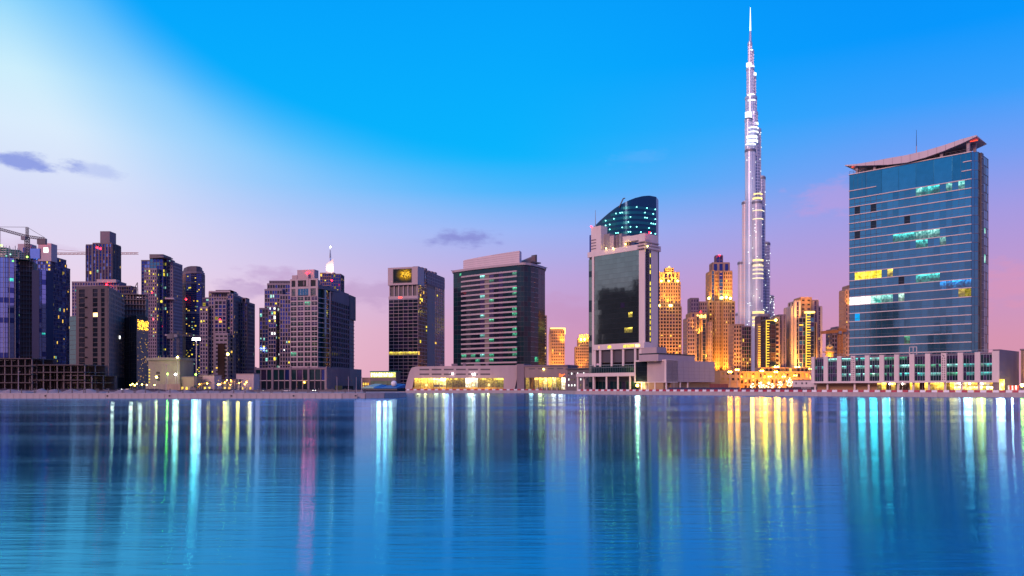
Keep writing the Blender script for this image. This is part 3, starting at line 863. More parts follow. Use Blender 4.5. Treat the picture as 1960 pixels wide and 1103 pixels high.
    p2.tz(f_, -.3, .7, zb2 - .5, zt2 + .9, -12, .3, 'white'); p2.tz(f_, p2.L - 1.0, p2.L + .25, zb2 - .5, zt2 + .9, -11.9, .3, 'white')
    p2.tz(f_, .7, p2.L - 1, zt2, zt2 + .9, -12, .28, 'white'); p2.tz(f_, .7, p2.L - 1, zb2 - .5, zb2, -12, .28, 'white')
    T.add('box_frame', f_, parent=gb)
    for c in range(8):
        for r in range(4):
            q = p2.at(.7 + (c + .5) * (p2.L - 1.7) / 8, -.1)
            o = T.pane('box_pane', (q.x, q.y, zb2 + (r + .5) * (zt2 - zb2) / 4), p2.u, (p2.L - 1.7) / 8 - .05, (zt2 - zb2) / 4 - .05, 'g_dark', .002)
    p3 = Plane(p2.at(p2.L + .25), p2.at(p2.L + .25) + e2 * 44)
    c70 = p3.t(1368)
    b = MB(); p3.tz(b, 0, c70, GZ + 5.5, zt2 + .6, -14, 0, 'pale'); T.add('plain_block', b)
    jj = MB()
    for k in range(1, 5): p3.tz(jj, 0, c70, GZ + 5.5 + k * 2.2, GZ + 5.56 + k * 2.2, -.02, .03, 'mauve')
    for k in range(1, 9): p3.tz(jj, k * c70 / 9, k * c70 / 9 + .06, GZ + 5.5, zt2 + .3, -.02, .03, 'mauve')
    T.add('panel_joint', jj)
    b = MB(); p3.tz(b, .3, c70 - .2, GZ, GZ + 5.5, -13, -2.5, 'beige'); T.add('undercroft_wall', b)
    for t in (.8, 8, 15, 23):
        b = MB(); q = p3.at(t, -.7); b.cyl(q.x, q.y, .5, GZ, GZ + 5.5, 'white', 12); T.add('canopy_column', b)
    for px in (1228, 1253):
        b = MB(); q = p2.at(p2.t(px), -.5); b.cyl(q.x, q.y, .5, GZ, zb2 - .4, 'white', 12); T.add('canopy_column', b)
    p2.tz(T.p('recessed_wall'), 0, p2.L, GZ, zb2 - .5, -12, -5, 'beige')
    b = MB(); up = Plane(p3.at(2, -3), p3.at(40, -3)); c0, c1 = -6, up.t(1330); up.tz(b, c0, c1, zt2, zt2 + 4.0, -14, 0, 'pale'); up.tz(b, c0, c1 + .2, zt2 + 4.0, zt2 + 4.7, -14, .2, 'g_dark2'); T.add('upper_block', b)
    q = pl.at(pl.t(1220, 4.8), 4.8)
    b = MB(); b.ball((q.x, q.y, Z(738, q.y)), .8, 'bulb_y', 10, 6); T.add('entrance_lamp', b)
    light('entrance_light', 'POINT', (q.x, q.y - 1.4, Z(738, q.y)), 2500, (1, .85, .3), None, .6)
    STREAK_SPOTS.append((1220, Vector((q.x, q.y - 1)), Z(738, q.y), (.85, 1, .6), 2.0))
    T.done()
M['sail'] = glass('sail_dark_glass', (.008, .045, .10), .6, .12)
M['sail_band'] = glass('sail_teal_glass', (.01, .12, .14), .7, .2)
central_tower()

# ------------------------------------------------------------------ curved banded tower and its amber lit hall
def curved_tower():
    T = Thing('office_tower', 'rounded dark tower wrapped in pale horizontal bands, behind the amber lit hall', 'office tower', (*W(950, 630), GZ))
    key = [(868, 651), (878, 647), (900, 638), (925, 630), (950, 622), (972, 616), (990, 611), (1003, 609), (1016, 613), (1030, 622), (1043, 634)]
    def Dp(px):
        for (a, p), (b, q) in zip(key, key[1:]):
            if a <= px <= b: return p + (q - p) * (px - a) / (b - a)
    def P_(px): return Vector(W(px, Dp(px)))
    zt = Z(508, 611); zb = GZ
    xs = [868 + i * 175 / 50 for i in range(51)]
    outer = [P_(x) for x in xs]
    back = [Vector(W(1040, 668)), Vector(W(878, 690))]
    T.p('core').prism([tuple(v) for v in outer + back], zb, zt, 'g_dark2')
    nf = 24; fh = (zt - Z(692, 611)) / 19.0
    cols = [884 + i * (990 - 884) / 12 for i in range(13)]
    for j in range(19):
        z = zt - 1.2 - (j + 1) * fh
        band = MB()
        for a, b in zip(cols, cols[1:]):
            p, q = P_(a), P_(b); n = Vector((q.y - p.y, p.x - q.x)).normalized()
            for (v0, v1) in ((0, 1.0),):
                p1, q1 = p + n * 1.0, q + n * 1.0
                band.prism([(p1.x, p1.y), (q1.x, q1.y), (q.x, q.y), (p.x, p.y)], z - .1, z + fh * .3, 'pale')
        T.add('spandrel_band', band)
        if j < 18:
            for c, (a, b) in enumerate(zip(cols, cols[1:])):
                p, q = P_(a), P_(b); pq = Plane(p, q); m_ = pq.at(pq.L / 2, .35)
                mm = 'g_dark' if c < 4 or c in (7,) else 'g_dark2' if c > 8 else 'g_plum'
                if c == 4 and j % 4 == 0: mm = 'lamp_c'
                if c == 5: mm = 'g_tanw'
                if c == 6 and (j % 4 == 1): mm = 'lamp_g'
                if (c, j) in ((2, 16), (6, 16), (3, 17), (0, 16)): mm = 'lamp_g'
                if c == 11 and j % 4 in (0, 3) : mm = 'lamp_g'
                T.pane('window_pane', (m_.x, m_.y, z - fh * .35), pq.u, pq.L - .15, fh * .62, mm, .004)
    # plain glazed ends
    for seg in ([868, 876, 884], [990, 997, 1003, 1010, 1016, 1023, 1030, 1037, 1043]):
        for a, b in zip(seg, seg[1:]):
            pq = Plane(P_(a), P_(b))
            ends = a in (1016, 1023)
            facade(T, pq, zt - 20 * fh, zt - 1, dict(mu=.08, sp=.14, dp=.1, frame='dark', smat='white' if ends else 'dark', sdp=3 if ends else 1, part='mullion_grid', glass=['g_dark2', 'g_dark2', 'g_dark'], lit=['lamp_g', 'lamp_y', 'lamp_g'], litp=.012), nc=1, nr=20)
    rim = MB(); rr_ = []
    for x in xs: rr_.append(P_(x))
    cen = Vector(W(955, 660))
    o2 = [v + (v - cen).normalized() * 1.3 for v in rr_]
    rim.prism([tuple(v) for v in o2 + back], zt, zt + 1.8, 'pale'); T.add('roof_rim', rim)
    # tall curved crown wall, rising to the right
    cw = MB()
    cx_ = [882 + i * (996 - 882) / 22 for i in range(23)]
    pr = [(p, P_(p) + (cen - P_(p)).normalized() * 2.2) for p in cx_]
    tops = lambda p: 499 - 19 * ((p - 882) / 114) ** 0.85
    for (p, a), (q, b) in zip(pr, pr[1:]):
        d = Vector((.3, 1)).normalized() * 6
        cw.hexa([(a.x, a.y, zt + 1.7), (b.x, b.y, zt + 1.7), (b.x + d.x, b.y + d.y, zt + 1.7), (a.x + d.x, a.y + d.y, zt + 1.7)],
                [(a.x, a.y, Z(tops(p), a.y)), (b.x, b.y, Z(tops(q), b.y)), (b.x + d.x, b.y + d.y, Z(tops(q), b.y)), (a.x + d.x, a.y + d.y, Z(tops(p), a.y))], 'roof')
    co = T.add('crown_wall', cw)
    jn = MB()
    for k in range(1, 7):
        for (p, a), (q, b) in zip(pr, pr[1:]):
            z = zt + 1.8 + k * 1.7
            if z + .2 < Z(max(tops(p), tops(q)), b.y): jn.hexa([(a.x, a.y - .06, z), (b.x, b.y - .06, z), (b.x, b.y + .1, z), (a.x, a.y + .1, z)], [(a.x, a.y - .06, z + .12), (b.x, b.y - .06, z + .12), (b.x, b.y + .1, z + .12), (a.x, a.y + .1, z + .12)], 'mauve')
    T.add('panel_joint', jn, parent=co)
    b = MB()
    q0, q1 = Vector(W(998, 622)), Vector(W(1027, 632))
    pz = Plane(q0, q1); d = -pz.n * 6
    v = [pz.at(0), pz.at(pz.L), pz.at(pz.L) + d, pz.at(0) + d]
    b.hexa([(p.x, p.y, zt + 1.6) for p in v], [(v[0].x, v[0].y, Z(501, v[0].y)), (v[1].x, v[1].y, Z(489, v[1].y)), (v[2].x, v[2].y, Z(489, v[1].y)), (v[3].x, v[3].y, Z(501, v[0].y))], 'rose'); T.add('crown_wall', b)
    b = MB(); pz.tz(b, pz.L - 6, pz.L + 3, Z(504, 630), Z(503, 630) + .5, -5, 2, 'dark'); T.add('roof_slab', b)
    b = MB(); pz.tz(b, pz.L - 1.2, pz.L + .1, zt + 1.6, Z(488, 632), -5, .5, 'dark'); T.add('crown_fin', b)
    b = MB(); b.bar((X(868, 650), 649, zt + .9), (X(864, 650), 645, zt + 1.1), .2, 'metal'); b.bar((X(1043, 634), 633, zt + .9), (X(1047, 634), 630, zt + 1.1), .2, 'metal'); T.add('davit_arm', b)
    T.done()
M['g_tanw'] = solid('pale_blind_window', (.20, .17, .14), .5, 0, .1)
curved_tower()

def lit_hall():
    pl = Plane(W(778, 585), W(990, 580))
    T = Thing('waterside_hall', 'low pale hall with sloping ends and a long amber lit glass front on the quay', 'hall', (*pl.A, GZ))
    z = lambda y: pl.z(880, y)
    b = MB()
    prof = [(775, 745.5), (778, 732), (784, 711), (788, 704), (796, 701.5), (985, 699.5), (999, 697), (990, 722), (985, 745.5)]
    pts3 = [(pl.t(p), max(GZ, z(y))) for p, y in prof]
    fr = [(*pl.at(t), zz) for t, zz in pts3]; bk = [(*pl.at(t, -22), zz) for t, zz in pts3]
    n = len(fr)
    b.face(bk[::-1][::-1], 'pale')
    for i in range(n):
        j = (i + 1) % n; b.face([fr[i], bk[i], bk[j], fr[j]], 'pale')
    # front wall with the glazed opening left out
    za, zb_ = z(724), z(745) + .35
    l0, l1 = pl.t(793), pl.t(964)
    def poly(pts): b.face([(*pl.at(t), zz) for t, zz in pts], 'pale')
    poly([pts3[0], (l0 - 1.6, pts3[0][1]), (l0, za), (pts3[2][0], pts3[2][1]), pts3[1]])
    poly([(pts3[2][0], pts3[2][1]), (l0, za), (l1, za), pts3[7], pts3[6], pts3[5], pts3[4], pts3[3]])
    poly([(l1, za), (l1, pts3[8][1]), pts3[8], pts3[7]])
    T.add('shell', b)
    pl.tz(T.p('back_wall'), l0 - 2, l1, GZ, za + .2, -8, -7.6, 'beige')
    nw = 14; w = (l1 - l0) / nw
    kinds = ['shop', 'shop', 'shop', 'shop3', 'grid', 'grid', 'grid', 'shop3', 'shop', 'shop', 'grid', 'grid', 'grid', 'lamp_y']
    kinds = ['shop2', 'shop2', 'shop2', 'shop', 'shop', 'grid', 'grid', 'grid', 'shop3', 'shop3', 'grid', 'grid', 'grid', 'lamp_y']
    for i, k in enumerate(kinds):
        q = pl.at(l0 + (i + .5) * w, -.5)
        T.pane('glass_bay', (q.x, q.y, (za + zb_) / 2 + .4), pl.u, w - .25, za - zb_ - .9, 'hall_dim' if k == 'grid' else k, .001)
        if k == 'grid':
            for c in range(4): pl.tz(T.p('shelf_grid'), l0 + i * w + c * w / 4, l0 + i * w + c * w / 4 + .16, zb_, za, -.4, -.15, 'brown')
            for r in range(6): pl.tz(T.p('shelf_grid'), l0 + i * w, l0 + (i + 1) * w, zb_ + r * (za - zb_) / 6, zb_ + r * (za - zb_) / 6 + .14, -.4, -.2, 'brown')
        pl.tz(T.p('mullion'), l0 + i * w - .1, l0 + i * w + .1, zb_ - .3, za, -.5, -.05, 'dark')
    for i in range(3, 5): pl.tz(T.p('shelf_grid'), l0 + i * w + .3, l0 + (i + 1) * w - .3, zb_ + 1.2, zb_ + 2.9, -.4, -.2, 'dark')
    pl.tz(T.p('counter'), l0 - 1, l1, GZ, zb_ + .9, -.45, -.1, 'amberwall')
    for r, y in enumerate((707.5, 716.5)):
        for k in range(6):
            s_ = MB(); a = pl.t(803 + k * 23.3); pl.tz(s_, a, a + pl.L * .088, z(y) - .55, z(y) + .55, -.05, .04, 'dark'); T.add('louvre_slot', s_)
    for px, y in ((866, 716), (905, 716.5), (909, 716.5)):
        s_ = MB(); q = pl.at(pl.t(px), .3); s_.ball((q.x, q.y, z(y)), .4, 'bulb_w', 8, 5); T.add('wall_lamp', s_)
    for k in range(5): pl.tz(T.p('roof_vent'), pl.t(840 + k * 22), pl.t(845 + k * 22 + (k % 2) * 6), z(700), z(697 - (k % 3)), -8 - k, -6, 'mauve')
    T.done()
    for px in (815, 850, 905, 935):
        q = pl.at(pl.t(px), 2.5); light('hall_glow', 'POINT', (q.x, q.y, GZ + 4), 1400, (1, .7, .2), None, 1)
    for px, c, e in ((802, (1, .75, .25), .5), (836, (1, .85, .4), .45), (900, (.9, 1, .5), .8), (925, (1, .8, .3), .4)):
        STREAK_SPOTS.append((px, pl.at(pl.t(px), 2), GZ + 3, c, e))
    # darker wing at right
    p2 = Plane(W(990, 578), W(1086, 560))
    T = Thing('waterside_hall', 'darker wing with amber shop windows between the curved tower and the central tower', 'hall', (*p2.A, GZ))
    zt = p2.z(1086, 700.5); zs = p2.z(1040, 723)
    p2.tz(T.p('wall'), 0, p2.L, zs, zt, -20, 0, 'brownmauve'); p2.tz(T.p('back_wall'), 0, p2.L, GZ, zs, -20, -5, 'brown')
    b = MB(); p2.tz(b, 0, p2.t(1004), GZ, zt + 1.8, -12, .6, 'mauve'); T.add('pier', b)
    b = MB(); p2.tz(b, p2.L - 1.5, p2.L, GZ, zs, -12, .3, 'mauve'); T.add('pier', b)
    p2.tz(T.p('cornice'), p2.t(1004), p2.L + .3, zt - .2, zt + .8, -20, .6, 'mauve')
    for k in range(4): p2.tz(T.p('louvre_slot'), p2.t(1012 + k * 18), p2.t(1024 + k * 18), zt - 2.2, zt - 1.4, -.05, .05, 'dark')
    a, c = p2.t(1005), p2.L - 1.5; n = 9; w = (c - a) / n
    for i, k in enumerate(['hall_dim', 'g_brown', 'lamp_w', 'shop2', 'shop', 'shop2', 'shop', 'hall_dim', 'shop3']):
        q = p2.at(a + (i + .5) * w, -1); T.pane('glass_bay', (q.x, q.y, (GZ + zs) / 2 + .3), p2.u, w - .2, zs - GZ - .7, k, .001)
        p2.tz(T.p('mullion'), a + i * w - .12, a + i * w + .12, GZ, zs, -1, -.3, 'brown')
    for i in range(14): p2.tz(T.p('cafe_screen'), a + 9 + i * 1.3, a + 9.9 + i * 1.3, GZ, GZ + 2.2, -.7, -.5, 'dark' if i % 3 else 'pale')
    sg = MB(); t = p2.t(1071)                     # small red sign in loose handwriting
    for k, (x0, z0, x1, z1) in enumerate(((0, 0, 0, 2), (0, 2, 1, 1.6), (1, 1.6, .9, .2), (.9, .2, 0, 0), (1.6, 0, 1.6, 1.4), (2.2, 0, 2.3, 1.5), (2.3, 1.5, 3, 1.1), (3, 1.1, 2.3, .7), (3.4, 1.9, 4.2, 1.5))):
        A_, B_ = p2.at(t + x0, .15), p2.at(t + x1, .15); sg.bar((A_.x, A_.y, zs + .6 + z0), (B_.x, B_.y, zs + .6 + z1), .17, 'signred')
    T.add('red_sign', sg)
    q = p2.at(p2.t(1041), .4); s_ = MB(); s_.ball((q.x, q.y, p2.z(1041, 707)), .45, 'bulb_y', 8, 5); T.add('wall_lamp', s_)
    T.done()
    for px, c, e in ((1019, (.8, 1, .75), .5), (1036, (1, .85, .3), .8), (1062, (1, .7, .4), .9), (1075, (1, .75, .5), .7)):
        STREAK_SPOTS.append((px, p2.at(p2.t(px), 2), GZ + 3, c, e))
    # low dim building between wing and central tower
    p3 = Plane(W(1086, 545), W(1130, 522))
    T = Thing('low_building', 'low dark building with rows of small white lights between the two podiums', 'building', (*p3.A, GZ))
    zt = p3.z(1110, 707)
    p3.tz(T.p('wall'), 0, p3.L, GZ, zt, -14, 0, 'dim'); p3.tz(T.p('roof_slab'), -1, p3.L + 1, zt, zt + .8, -15, 1, 'dark')
    for r in range(3):
        for k in range(7):
            w = MB(); a = 1.2 + k * (p3.L - 2) / 7; p3.tz(w, a, a + 1.1, GZ + 3 + r * 4, GZ + 4.3 + r * 4, -.04, .06, 'lamp_k' if random.random() < .55 else 'g_dark'); T.add('window', w)
    for k in range(5): q = p3.at(k * p3.L / 4, 1); T.p('roof_mast').bar((q.x, q.y, zt), (q.x, q.y, zt + 3.2), .12, 'dark')
    T.done()
M['hall_dim'] = glow('half_lit_hall_bay', (.75, .55, .06), .55, .6, .5)
M['amberwall'] = solid('amber_counter', (.45, .26, .06), .7)
M['brownmauve'] = solid('brown_mauve_wall', (.24, .17, .17), .7, 0, .15)
M['signred'] = glow('red_sign_tube', (1, .16, .03), 3)
lit_hall()
# ------------------------------------------------------------------ tower with the picture screen
def screen_tower():
    T = Thing('office_tower', 'dark office tower with a lit golden picture screen in its overhanging top box', 'office tower', (*W(744, 735), GZ))
    zt = Z(511, 730)
    A, B = W(744.5, 738), W(800, 730)
    pl = Plane(A, B)
    sc_z = Z(545, 730); gap_z = Z(566, 730); z2 = Z(574, 730)
    C = Vector(W(850.5, 801)); sd = Plane(pl.B, C)
    back = pl.A + (C - pl.B)
    inset = [pl.at(.6, -1), pl.at(pl.L - .4, -1), C - sd.u * 1.5, back]
    T.p('core').prism([tuple(v) for v in inset], GZ, zt - 2, 'dark')
    # main glazed front: six columns with pale ledges
    facade(T, pl, GZ, gap_z, dict(mu=.2, sp=.36, dp=.4, frame='pale', glass=['g_dark', 'g_dark', 'g_plum'], lit=['lamp_y'], litp=.0, tilt=.003, sdp=1.1, part='ledge_grid'),
           nc=6, nr=27, lit=lambda c, r: 'g_navyglow' if r == 0 else ('lamp_y' if r == 16 and c < 6 else None), indiv=lambda c, r: r < 22)
    fs = pl.z(770, 566)
    # right side: glazed part, dark vertical recess, second glazed part
    t1, t2 = sd.t(817.5), sd.t(832)
    sts = dict(mu=.2, sp=.36, dp=.25, frame='pale', glass=['g_dark', 'g_plum', 'g_dark'], lit=['lamp_y', 'lamp_w', 'lamp_y'], litp=.05, sdp=1.1, part='ledge_grid')
    facade(T, sd, GZ, sd.z(817, 545), sts, 0, t1, nc=6, nr=28)
    facade(T, sd, GZ, sd.z(834, 535), dict(sts, mu=.3), t2, sd.L, nc=5, nr=30)
    b = MB(); sd.tz(b, t1, t2, GZ, sd.z(825, 553), -2, .25, 'brownmauve'); T.add('blank_strip', b)
    # top box with the screen, overhanging
    b = MB(); sd.tz(b, t1 - 1, sd.L, zt - 13, zt - .3, -8, .3, 'mauve'); T.add('roof_storey', b)
    facade(T, sd, zt - 11.5, zt - 2, dict(sts, glass=['g_teal2', 'g_dark2', 'g_plum'], lit=['lamp_g', 'lamp_c', 'lamp_y'], litp=.14, mu=.2, dp=.5), 1.5, sd.L, nc=14, nr=3)
    b = MB(); pl.tz(b, -.3, pl.L + .5, sc_z, zt, -14, 1.8, 'pale'); sb = T.add('screen_box', b)
    a0, a1 = pl.t(753, 1.8), pl.t(787.5, 1.8); zs1, zs0 = pl.z(770, 515.5, 1.8), pl.z(770, 541, 1.8)
    f_ = MB()
    pl.tz(f_, a0 - .4, a1 + .4, zs1, zs1 + .4, 1.75, 2.1, 'dark'); pl.tz(f_, a0 - .4, a1 + .4, zs0 - .4, zs0, 1.75, 2.1, 'dark')
    pl.tz(f_, a0 - .4, a0, zs0, zs1, 1.75, 2.08, 'dark'); pl.tz(f_, a1, a1 + .4, zs0, zs1, 1.75, 2.08, 'dark')
    T.add('screen_frame', f_, parent=sb)
    s_ = MB(); pl.tz(s_, a0, a1, zs0, zs1, 1.7, 1.95, 'screen'); T.add('picture_screen', s_, parent=sb)
    for k in range(7):
        b = MB(); t = .8 + k * (pl.L - 1.6) / 6; pl.tz(b, t - .45, t + .45, gap_z, sc_z, -1.5, .2, 'pale'); T.add('column', b)
    pl.tz(T.p('terrace_glass'), 0, pl.L, gap_z, sc_z, -2.5, -1.8, 'g_dark2'); pl.tz(T.p('terrace_light'), pl.L * .6, pl.L - .8, gap_z + .5, gap_z + 1.3, -1.7, -1.4, 'lamp_y')
    b = MB(); pl.tz(b, -.1, pl.L + .1, gap_z - 2.6, gap_z, -2, .6, 'pale'); T.add('terrace_parapet', b)
    b = MB(); pl.tz(b, pl.t(763), pl.t(770), gap_z - 1.9, gap_z - .7, .6, .75, 'bulb_r2'); T.add('red_sign', b)
    for k in range(6): sd.tz(T.p('roof_plant'), 4 + k * 9, 9 + k * 9, zt - .3, zt + 1.2 + (k % 3) * .5, -7, -1, 'mauve')
    T.done()
    T2 = Thing('lit_pavilion', 'small glass pavilion with a glowing sign board across its top, by the quay end', 'pavilion', (*W(728, 600), GZ))
    p2 = Plane(W(709, 600), W(758, 596)); zt = p2.z(735, 711.5)
    p2.tz(T2.p('wall'), 0, p2.L, GZ, zt - .4, -10, -.3, 'dim'); p2.tz(T2.p('roof_slab'), -.4, p2.L + .4, zt - .4, zt + .4, -11, .4, 'green')
    for c in range(6):
        for r in range(2):
            q = p2.at((c + .5) * p2.L / 6, .05); T2.pane('window_pane', (q.x, q.y, GZ + 2.5 + r * 3.2), p2.u, p2.L / 6 - .2, 2.9, 'pavglass' if random.random() < .7 else 'lamp_g', .003)
    sg = MB(); z0, z1 = p2.z(735, 722.5), p2.z(735, 713); p2.tz(sg, .3, p2.L - .4, z0, z1, -.2, .35, 'signboard'); so_ = T2.add('sign_board', sg)
    gl = MB(); hz = z1 - z0
    for k in range(9):                            # glowing characters, too far to read
        a = 1.0 + k * (p2.L - 2.4) / 9
        p2.tz(gl, a, a + .28, z0 + .7, z1 - .6, .36, .44, 'bulb_s'); p2.tz(gl, a + .3, a + 1.2, z1 - 1.1 - (k % 3) * .5, z1 - .7 - (k % 3) * .5, .36, .44, 'bulb_s')
        if k % 2: p2.tz(gl, a + 1.0, a + 1.25, z0 + .8, z1 - 1.2, .36, .44, 'bulb_s')
    T2.add('sign_lettering', gl, parent=so_)
    T2.done()
    STREAK_SPOTS.append((726, p2.at(p2.t(726), 1), z0 + 1, (.75, 1, .8), 2.6)); STREAK_SPOTS.append((738, p2.at(p2.t(738), 1), z0 + 1, (.7, 1, .85), 2.2)); STREAK_SPOTS.append((748, p2.at(p2.t(748), 1), z0 + 1, (.8, 1, .6), 1.2))
    T3 = Thing('brick_house', 'small lit red brick house left of the glowing sign pavilion', 'house', (*W(698, 640), GZ))
    p3 = Plane(W(693, 640), W(709, 638)); p3.tz(T3.p('wall'), 0, p3.L, GZ, Z(724, 640), -8, 0, 'rose'); p3.tz(T3.p('roof_slab'), -.3, p3.L + .3, Z(724, 640), Z(723, 640), -8.3, .3, 'brown')
    for c in range(3):
        for r in range(2):
            w = MB(); p3.tz(w, .7 + c * 2, 2 + c * 2, GZ + 1 + r * 3, GZ + 3 + r * 3, -.05, .06, 'lamp_w'); T3.add('window', w)
    T3.done()
M['g_navyglow'] = glass('top_row_blue_glass', (.16, .2, .34), .7, .1)
M['bulb_r2'] = glow('red_sign_glow', (1, .05, .04), 5)
M['bulb_s'] = glow('sign_characters', (1, .96, .55), 9)
M['signboard'] = glow('sign_board_face', (.85, .8, .22), 1.6, .4, .5)
M['pavglass'] = solid('pavilion_glass', (.10, .14, .10), .2, 0, .2)
def screen_mat():
    m, g, o = base_mat('golden_picture_screen')
    t = g.new('ShaderNodeTexCoord'); mp = g.new('ShaderNodeMapping'); g.l.new(t.outputs['Generated'], mp.inputs[0])
    v = g.new('ShaderNodeTexVoronoi'); v.inputs['Scale'].default_value = 14; g.l.new(mp.outputs[0], v.inputs['Vector'])
    s_ = g.new('ShaderNodeSeparateXYZ'); g.l.new(t.outputs['Generated'], s_.inputs[0])
    n = g.noise(mp.outputs[0], 9, 4, .7)
    dx_ = g.m('SUBTRACT', s_.outputs[0], .68); dz_ = g.m('SUBTRACT', s_.outputs[2], .6)
    d = g.m('SQRT', g.m('ADD', g.m('MULTIPLY', dx_, dx_), g.m('MULTIPLY', dz_, dz_)))
    k = g.m('MULTIPLY', g.smooth(g.m('ADD', d, g.m('MULTIPLY', g.m('SUBTRACT', n, .5), .9)), .62, .12), 1.0)
    k = g.m('ADD', g.m('MULTIPLY', k, g.smooth(n, .38, .6)), g.m('MULTIPLY', g.smooth(n, .58, .75), .3))
    e = g.new('ShaderNodeEmission'); g.l.new(g.ramp(k, [(0, (.01, .012, .02)), (.35, (.25, .13, .01)), (.7, (1, .5, .03)), (1, (1, .75, .1))]), e.inputs[0]); e.inputs[1].default_value = 1.3
    g.l.new(e.outputs[0], o.inputs[0]); return m
M['screen'] = screen_mat()
screen_tower()

# ------------------------------------------------------------------ mauve stone tower on the dark bay podium
def stone_tower():
    T = Thing('stone_tower', 'mauve stone tower of square windows with a glazed round corner and red beacon', 'apartment tower', (*W(556, 640), GZ))
    pl = Plane(W(556, 640), W(609, 634)); zt = Z(545, 636); zr = Z(535, 636)
    Bc = Vector(W(634, 655)); Cc = Vector(W(668, 700)); sd = Plane(Bc, Cc); Ce = Vector(W(677.5, 716))
    bk = pl.A + Vector((8, 70))
    T.p('core').prism([tuple(v) for v in (pl.at(0, -.5), pl.at(pl.L, -.5), Bc, Cc, bk)], GZ, zt, 'mauve')
    zb = pl.z(580, 712)
    nr = 15; st = dict(mu=1.0, sp=1.15, dp=.55, frame='pale', glass=['g_dark', 'g_plum', 'g_dark2'], lit=['lamp_g'], litp=.02, tilt=.004, sdp=.6, part='stone_grid')
    zt2 = pl.z(580, 567)
    facade(T, pl, zb, zt2, st, nc=4, nr=nr, indiv=lambda c, r: True, lit=lambda c, r: 'lamp_g' if (c, r) == (0, 11) else None)
    mm = T.p('window_bar')
    for r in range(nr):
        for c in range(4):
            t = (c + .5) * pl.L / 4; z = zb + (r + .5) * (zt2 - zb) / nr
            pl.tz(mm, t - .09, t + .09, z - 1.4, z + 1.4, .12, .22, 'metal'); pl.tz(mm, t - 1.9, t + 1.9, z + .2, z + .36, .12, .2, 'metal')
    # taller openings of the upper storeys
    for a, b, m_ in ((.05, .19, 'g_dark2'), (.28, .66, 'g_teal2'), (.74, .92, 'g_dark2')):
        w = MB(); pl.tz(w, pl.L * a, pl.L * b, zt2 + .6, pl.z(580, 553), -.3, .12, m_); T.add('tall_window', w)
        for k in range(1, 4): pl.tz(mm, pl.L * (a + (b - a) * k / 4) - .07, pl.L * (a + (b - a) * k / 4) + .07, zt2 + .6, pl.z(580, 553), .1, .24, 'metal')
    fp = T.p('upper_frame')
    for a, b in ((-.01, .05), (.19, .28), (.66, .74), (.92, 1.0)): pl.tz(fp, pl.L * a, pl.L * b, zt2, pl.z(580, 535), -.5, .55, 'pale')
    pl.tz(fp, 0, pl.L, pl.z(580, 553), pl.z(580, 549), -.5, .5, 'pale'); pl.tz(fp, 0, pl.L, pl.z(580, 537), pl.z(580, 534), -.5, .5, 'pale')
    for a, b in ((.07, .17), (.30, .44), (.5, .64), (.76, .9)):
        w = MB(); pl.tz(w, pl.L * a, pl.L * b, pl.z(580, 549), pl.z(580, 538), -.45, -.1, 'black'); T.add('roof_opening', w)
    pl.tz(fp, pl.L * .0, pl.L * 1, pl.z(580, 549), pl.z(580, 537), -3, -.5, 'mauve')
    b = MB(); pl.tz(b, pl.L * .2, pl.L * .82, pl.z(580, 536), pl.z(580, 516), -9, -2, 'pale'); T.add('roof_tower', b)
    b = MB(); pl.tz(b, pl.L * .02, pl.L * .2, pl.z(580, 536), pl.z(580, 526), -8, -1.5, 'pale'); T.add('roof_tower', b)
    b = MB(); t = pl.L * .62; pl.tz(b, t - .9, t + .9, pl.z(580, 549), pl.z(580, 524), -.6, .75, 'pale'); T.add('roof_fin', b)
    q = pl.at(pl.t(589), 1.0); b = MB(); b.ball((q.x, q.y, pl.z(589, 523)), .8, 'bulb_r', 10, 6); T.add('red_beacon', b)
    for o_ in (-4, 0, 4): STREAK_SPOTS.append((589, Vector((q.x + o_, q.y - 1.2)), pl.z(589, 523), (1, .03, .06), 3.2))  # added spots, three abreast to widen the red streak
    # round glazed corner with pale balcony rings
    cen = Vector((pl.B.x + 1.0, pl.B.y + 21)); 
    arc = [pl.B + (Bc - pl.B) * k / 8 + Vector((1, -1)).normalized() * 2.4 * math.sin(math.pi * k / 8) for k in range(9)]
    ztc = Z(556, 645)
    for k in range(8):
        pq = Plane(arc[k], arc[k + 1]); pq.quad(T.p('corner_glass', 'stuff'), 0, pq.L, zb, ztc, 0, 'g_dark2' if k % 3 else 'g_teal2')
    nfl = 15
    for j in range(nfl + 1):
        b = MB(); z = zb + j * (Z(572, 640) - zb) / nfl
        a2 = [v + Vector((.45, -1)).normalized() * .8 for v in arc]
        for k in range(6): b.prism([tuple(arc[k]), tuple(arc[k + 1]), tuple(a2[k + 1]), tuple(a2[k])], z - .35, z + .25, 'pale')
        T.add('balcony_ring', b)
    b = MB(); b.prism([tuple(pl.B), *[tuple(v + Vector((.4, -1)).normalized()) for v in arc], tuple(Bc + Vector((6, 6)))], ztc, ztc + 1.4, 'mauve'); T.add('corner_cap', b)
    # right side
    facade(T, sd, zb, Z(576, 660), dict(st, mu=.8, sp=1.2, lit=['lamp_g'], litp=.0, frame='mauve', win='window'), nc=8, nr=14)
    sd.tz(T.p('upper_frame'), 0, sd.L, Z(576, 660), zt - 4, -8, .4, 'mauve')
    for k in range(8): sd.tz(T.p('roof_step'), sd.L * k / 8, sd.L * (k + 1) / 8 - .3, zt - 4, zt + 1.5 - k * .9, -12, -2, 'mauve')
    b = MB(); e_ = Plane(Cc, Ce); e_.tz(b, 0, e_.L, GZ, Z(583, 705), -12, 0, 'grey'); e_.tz(b, -.2, e_.L + 2.4, Z(612, 705), Z(566, 705), -10, 1.0, 'dim'); T.add('rear_wing', b)
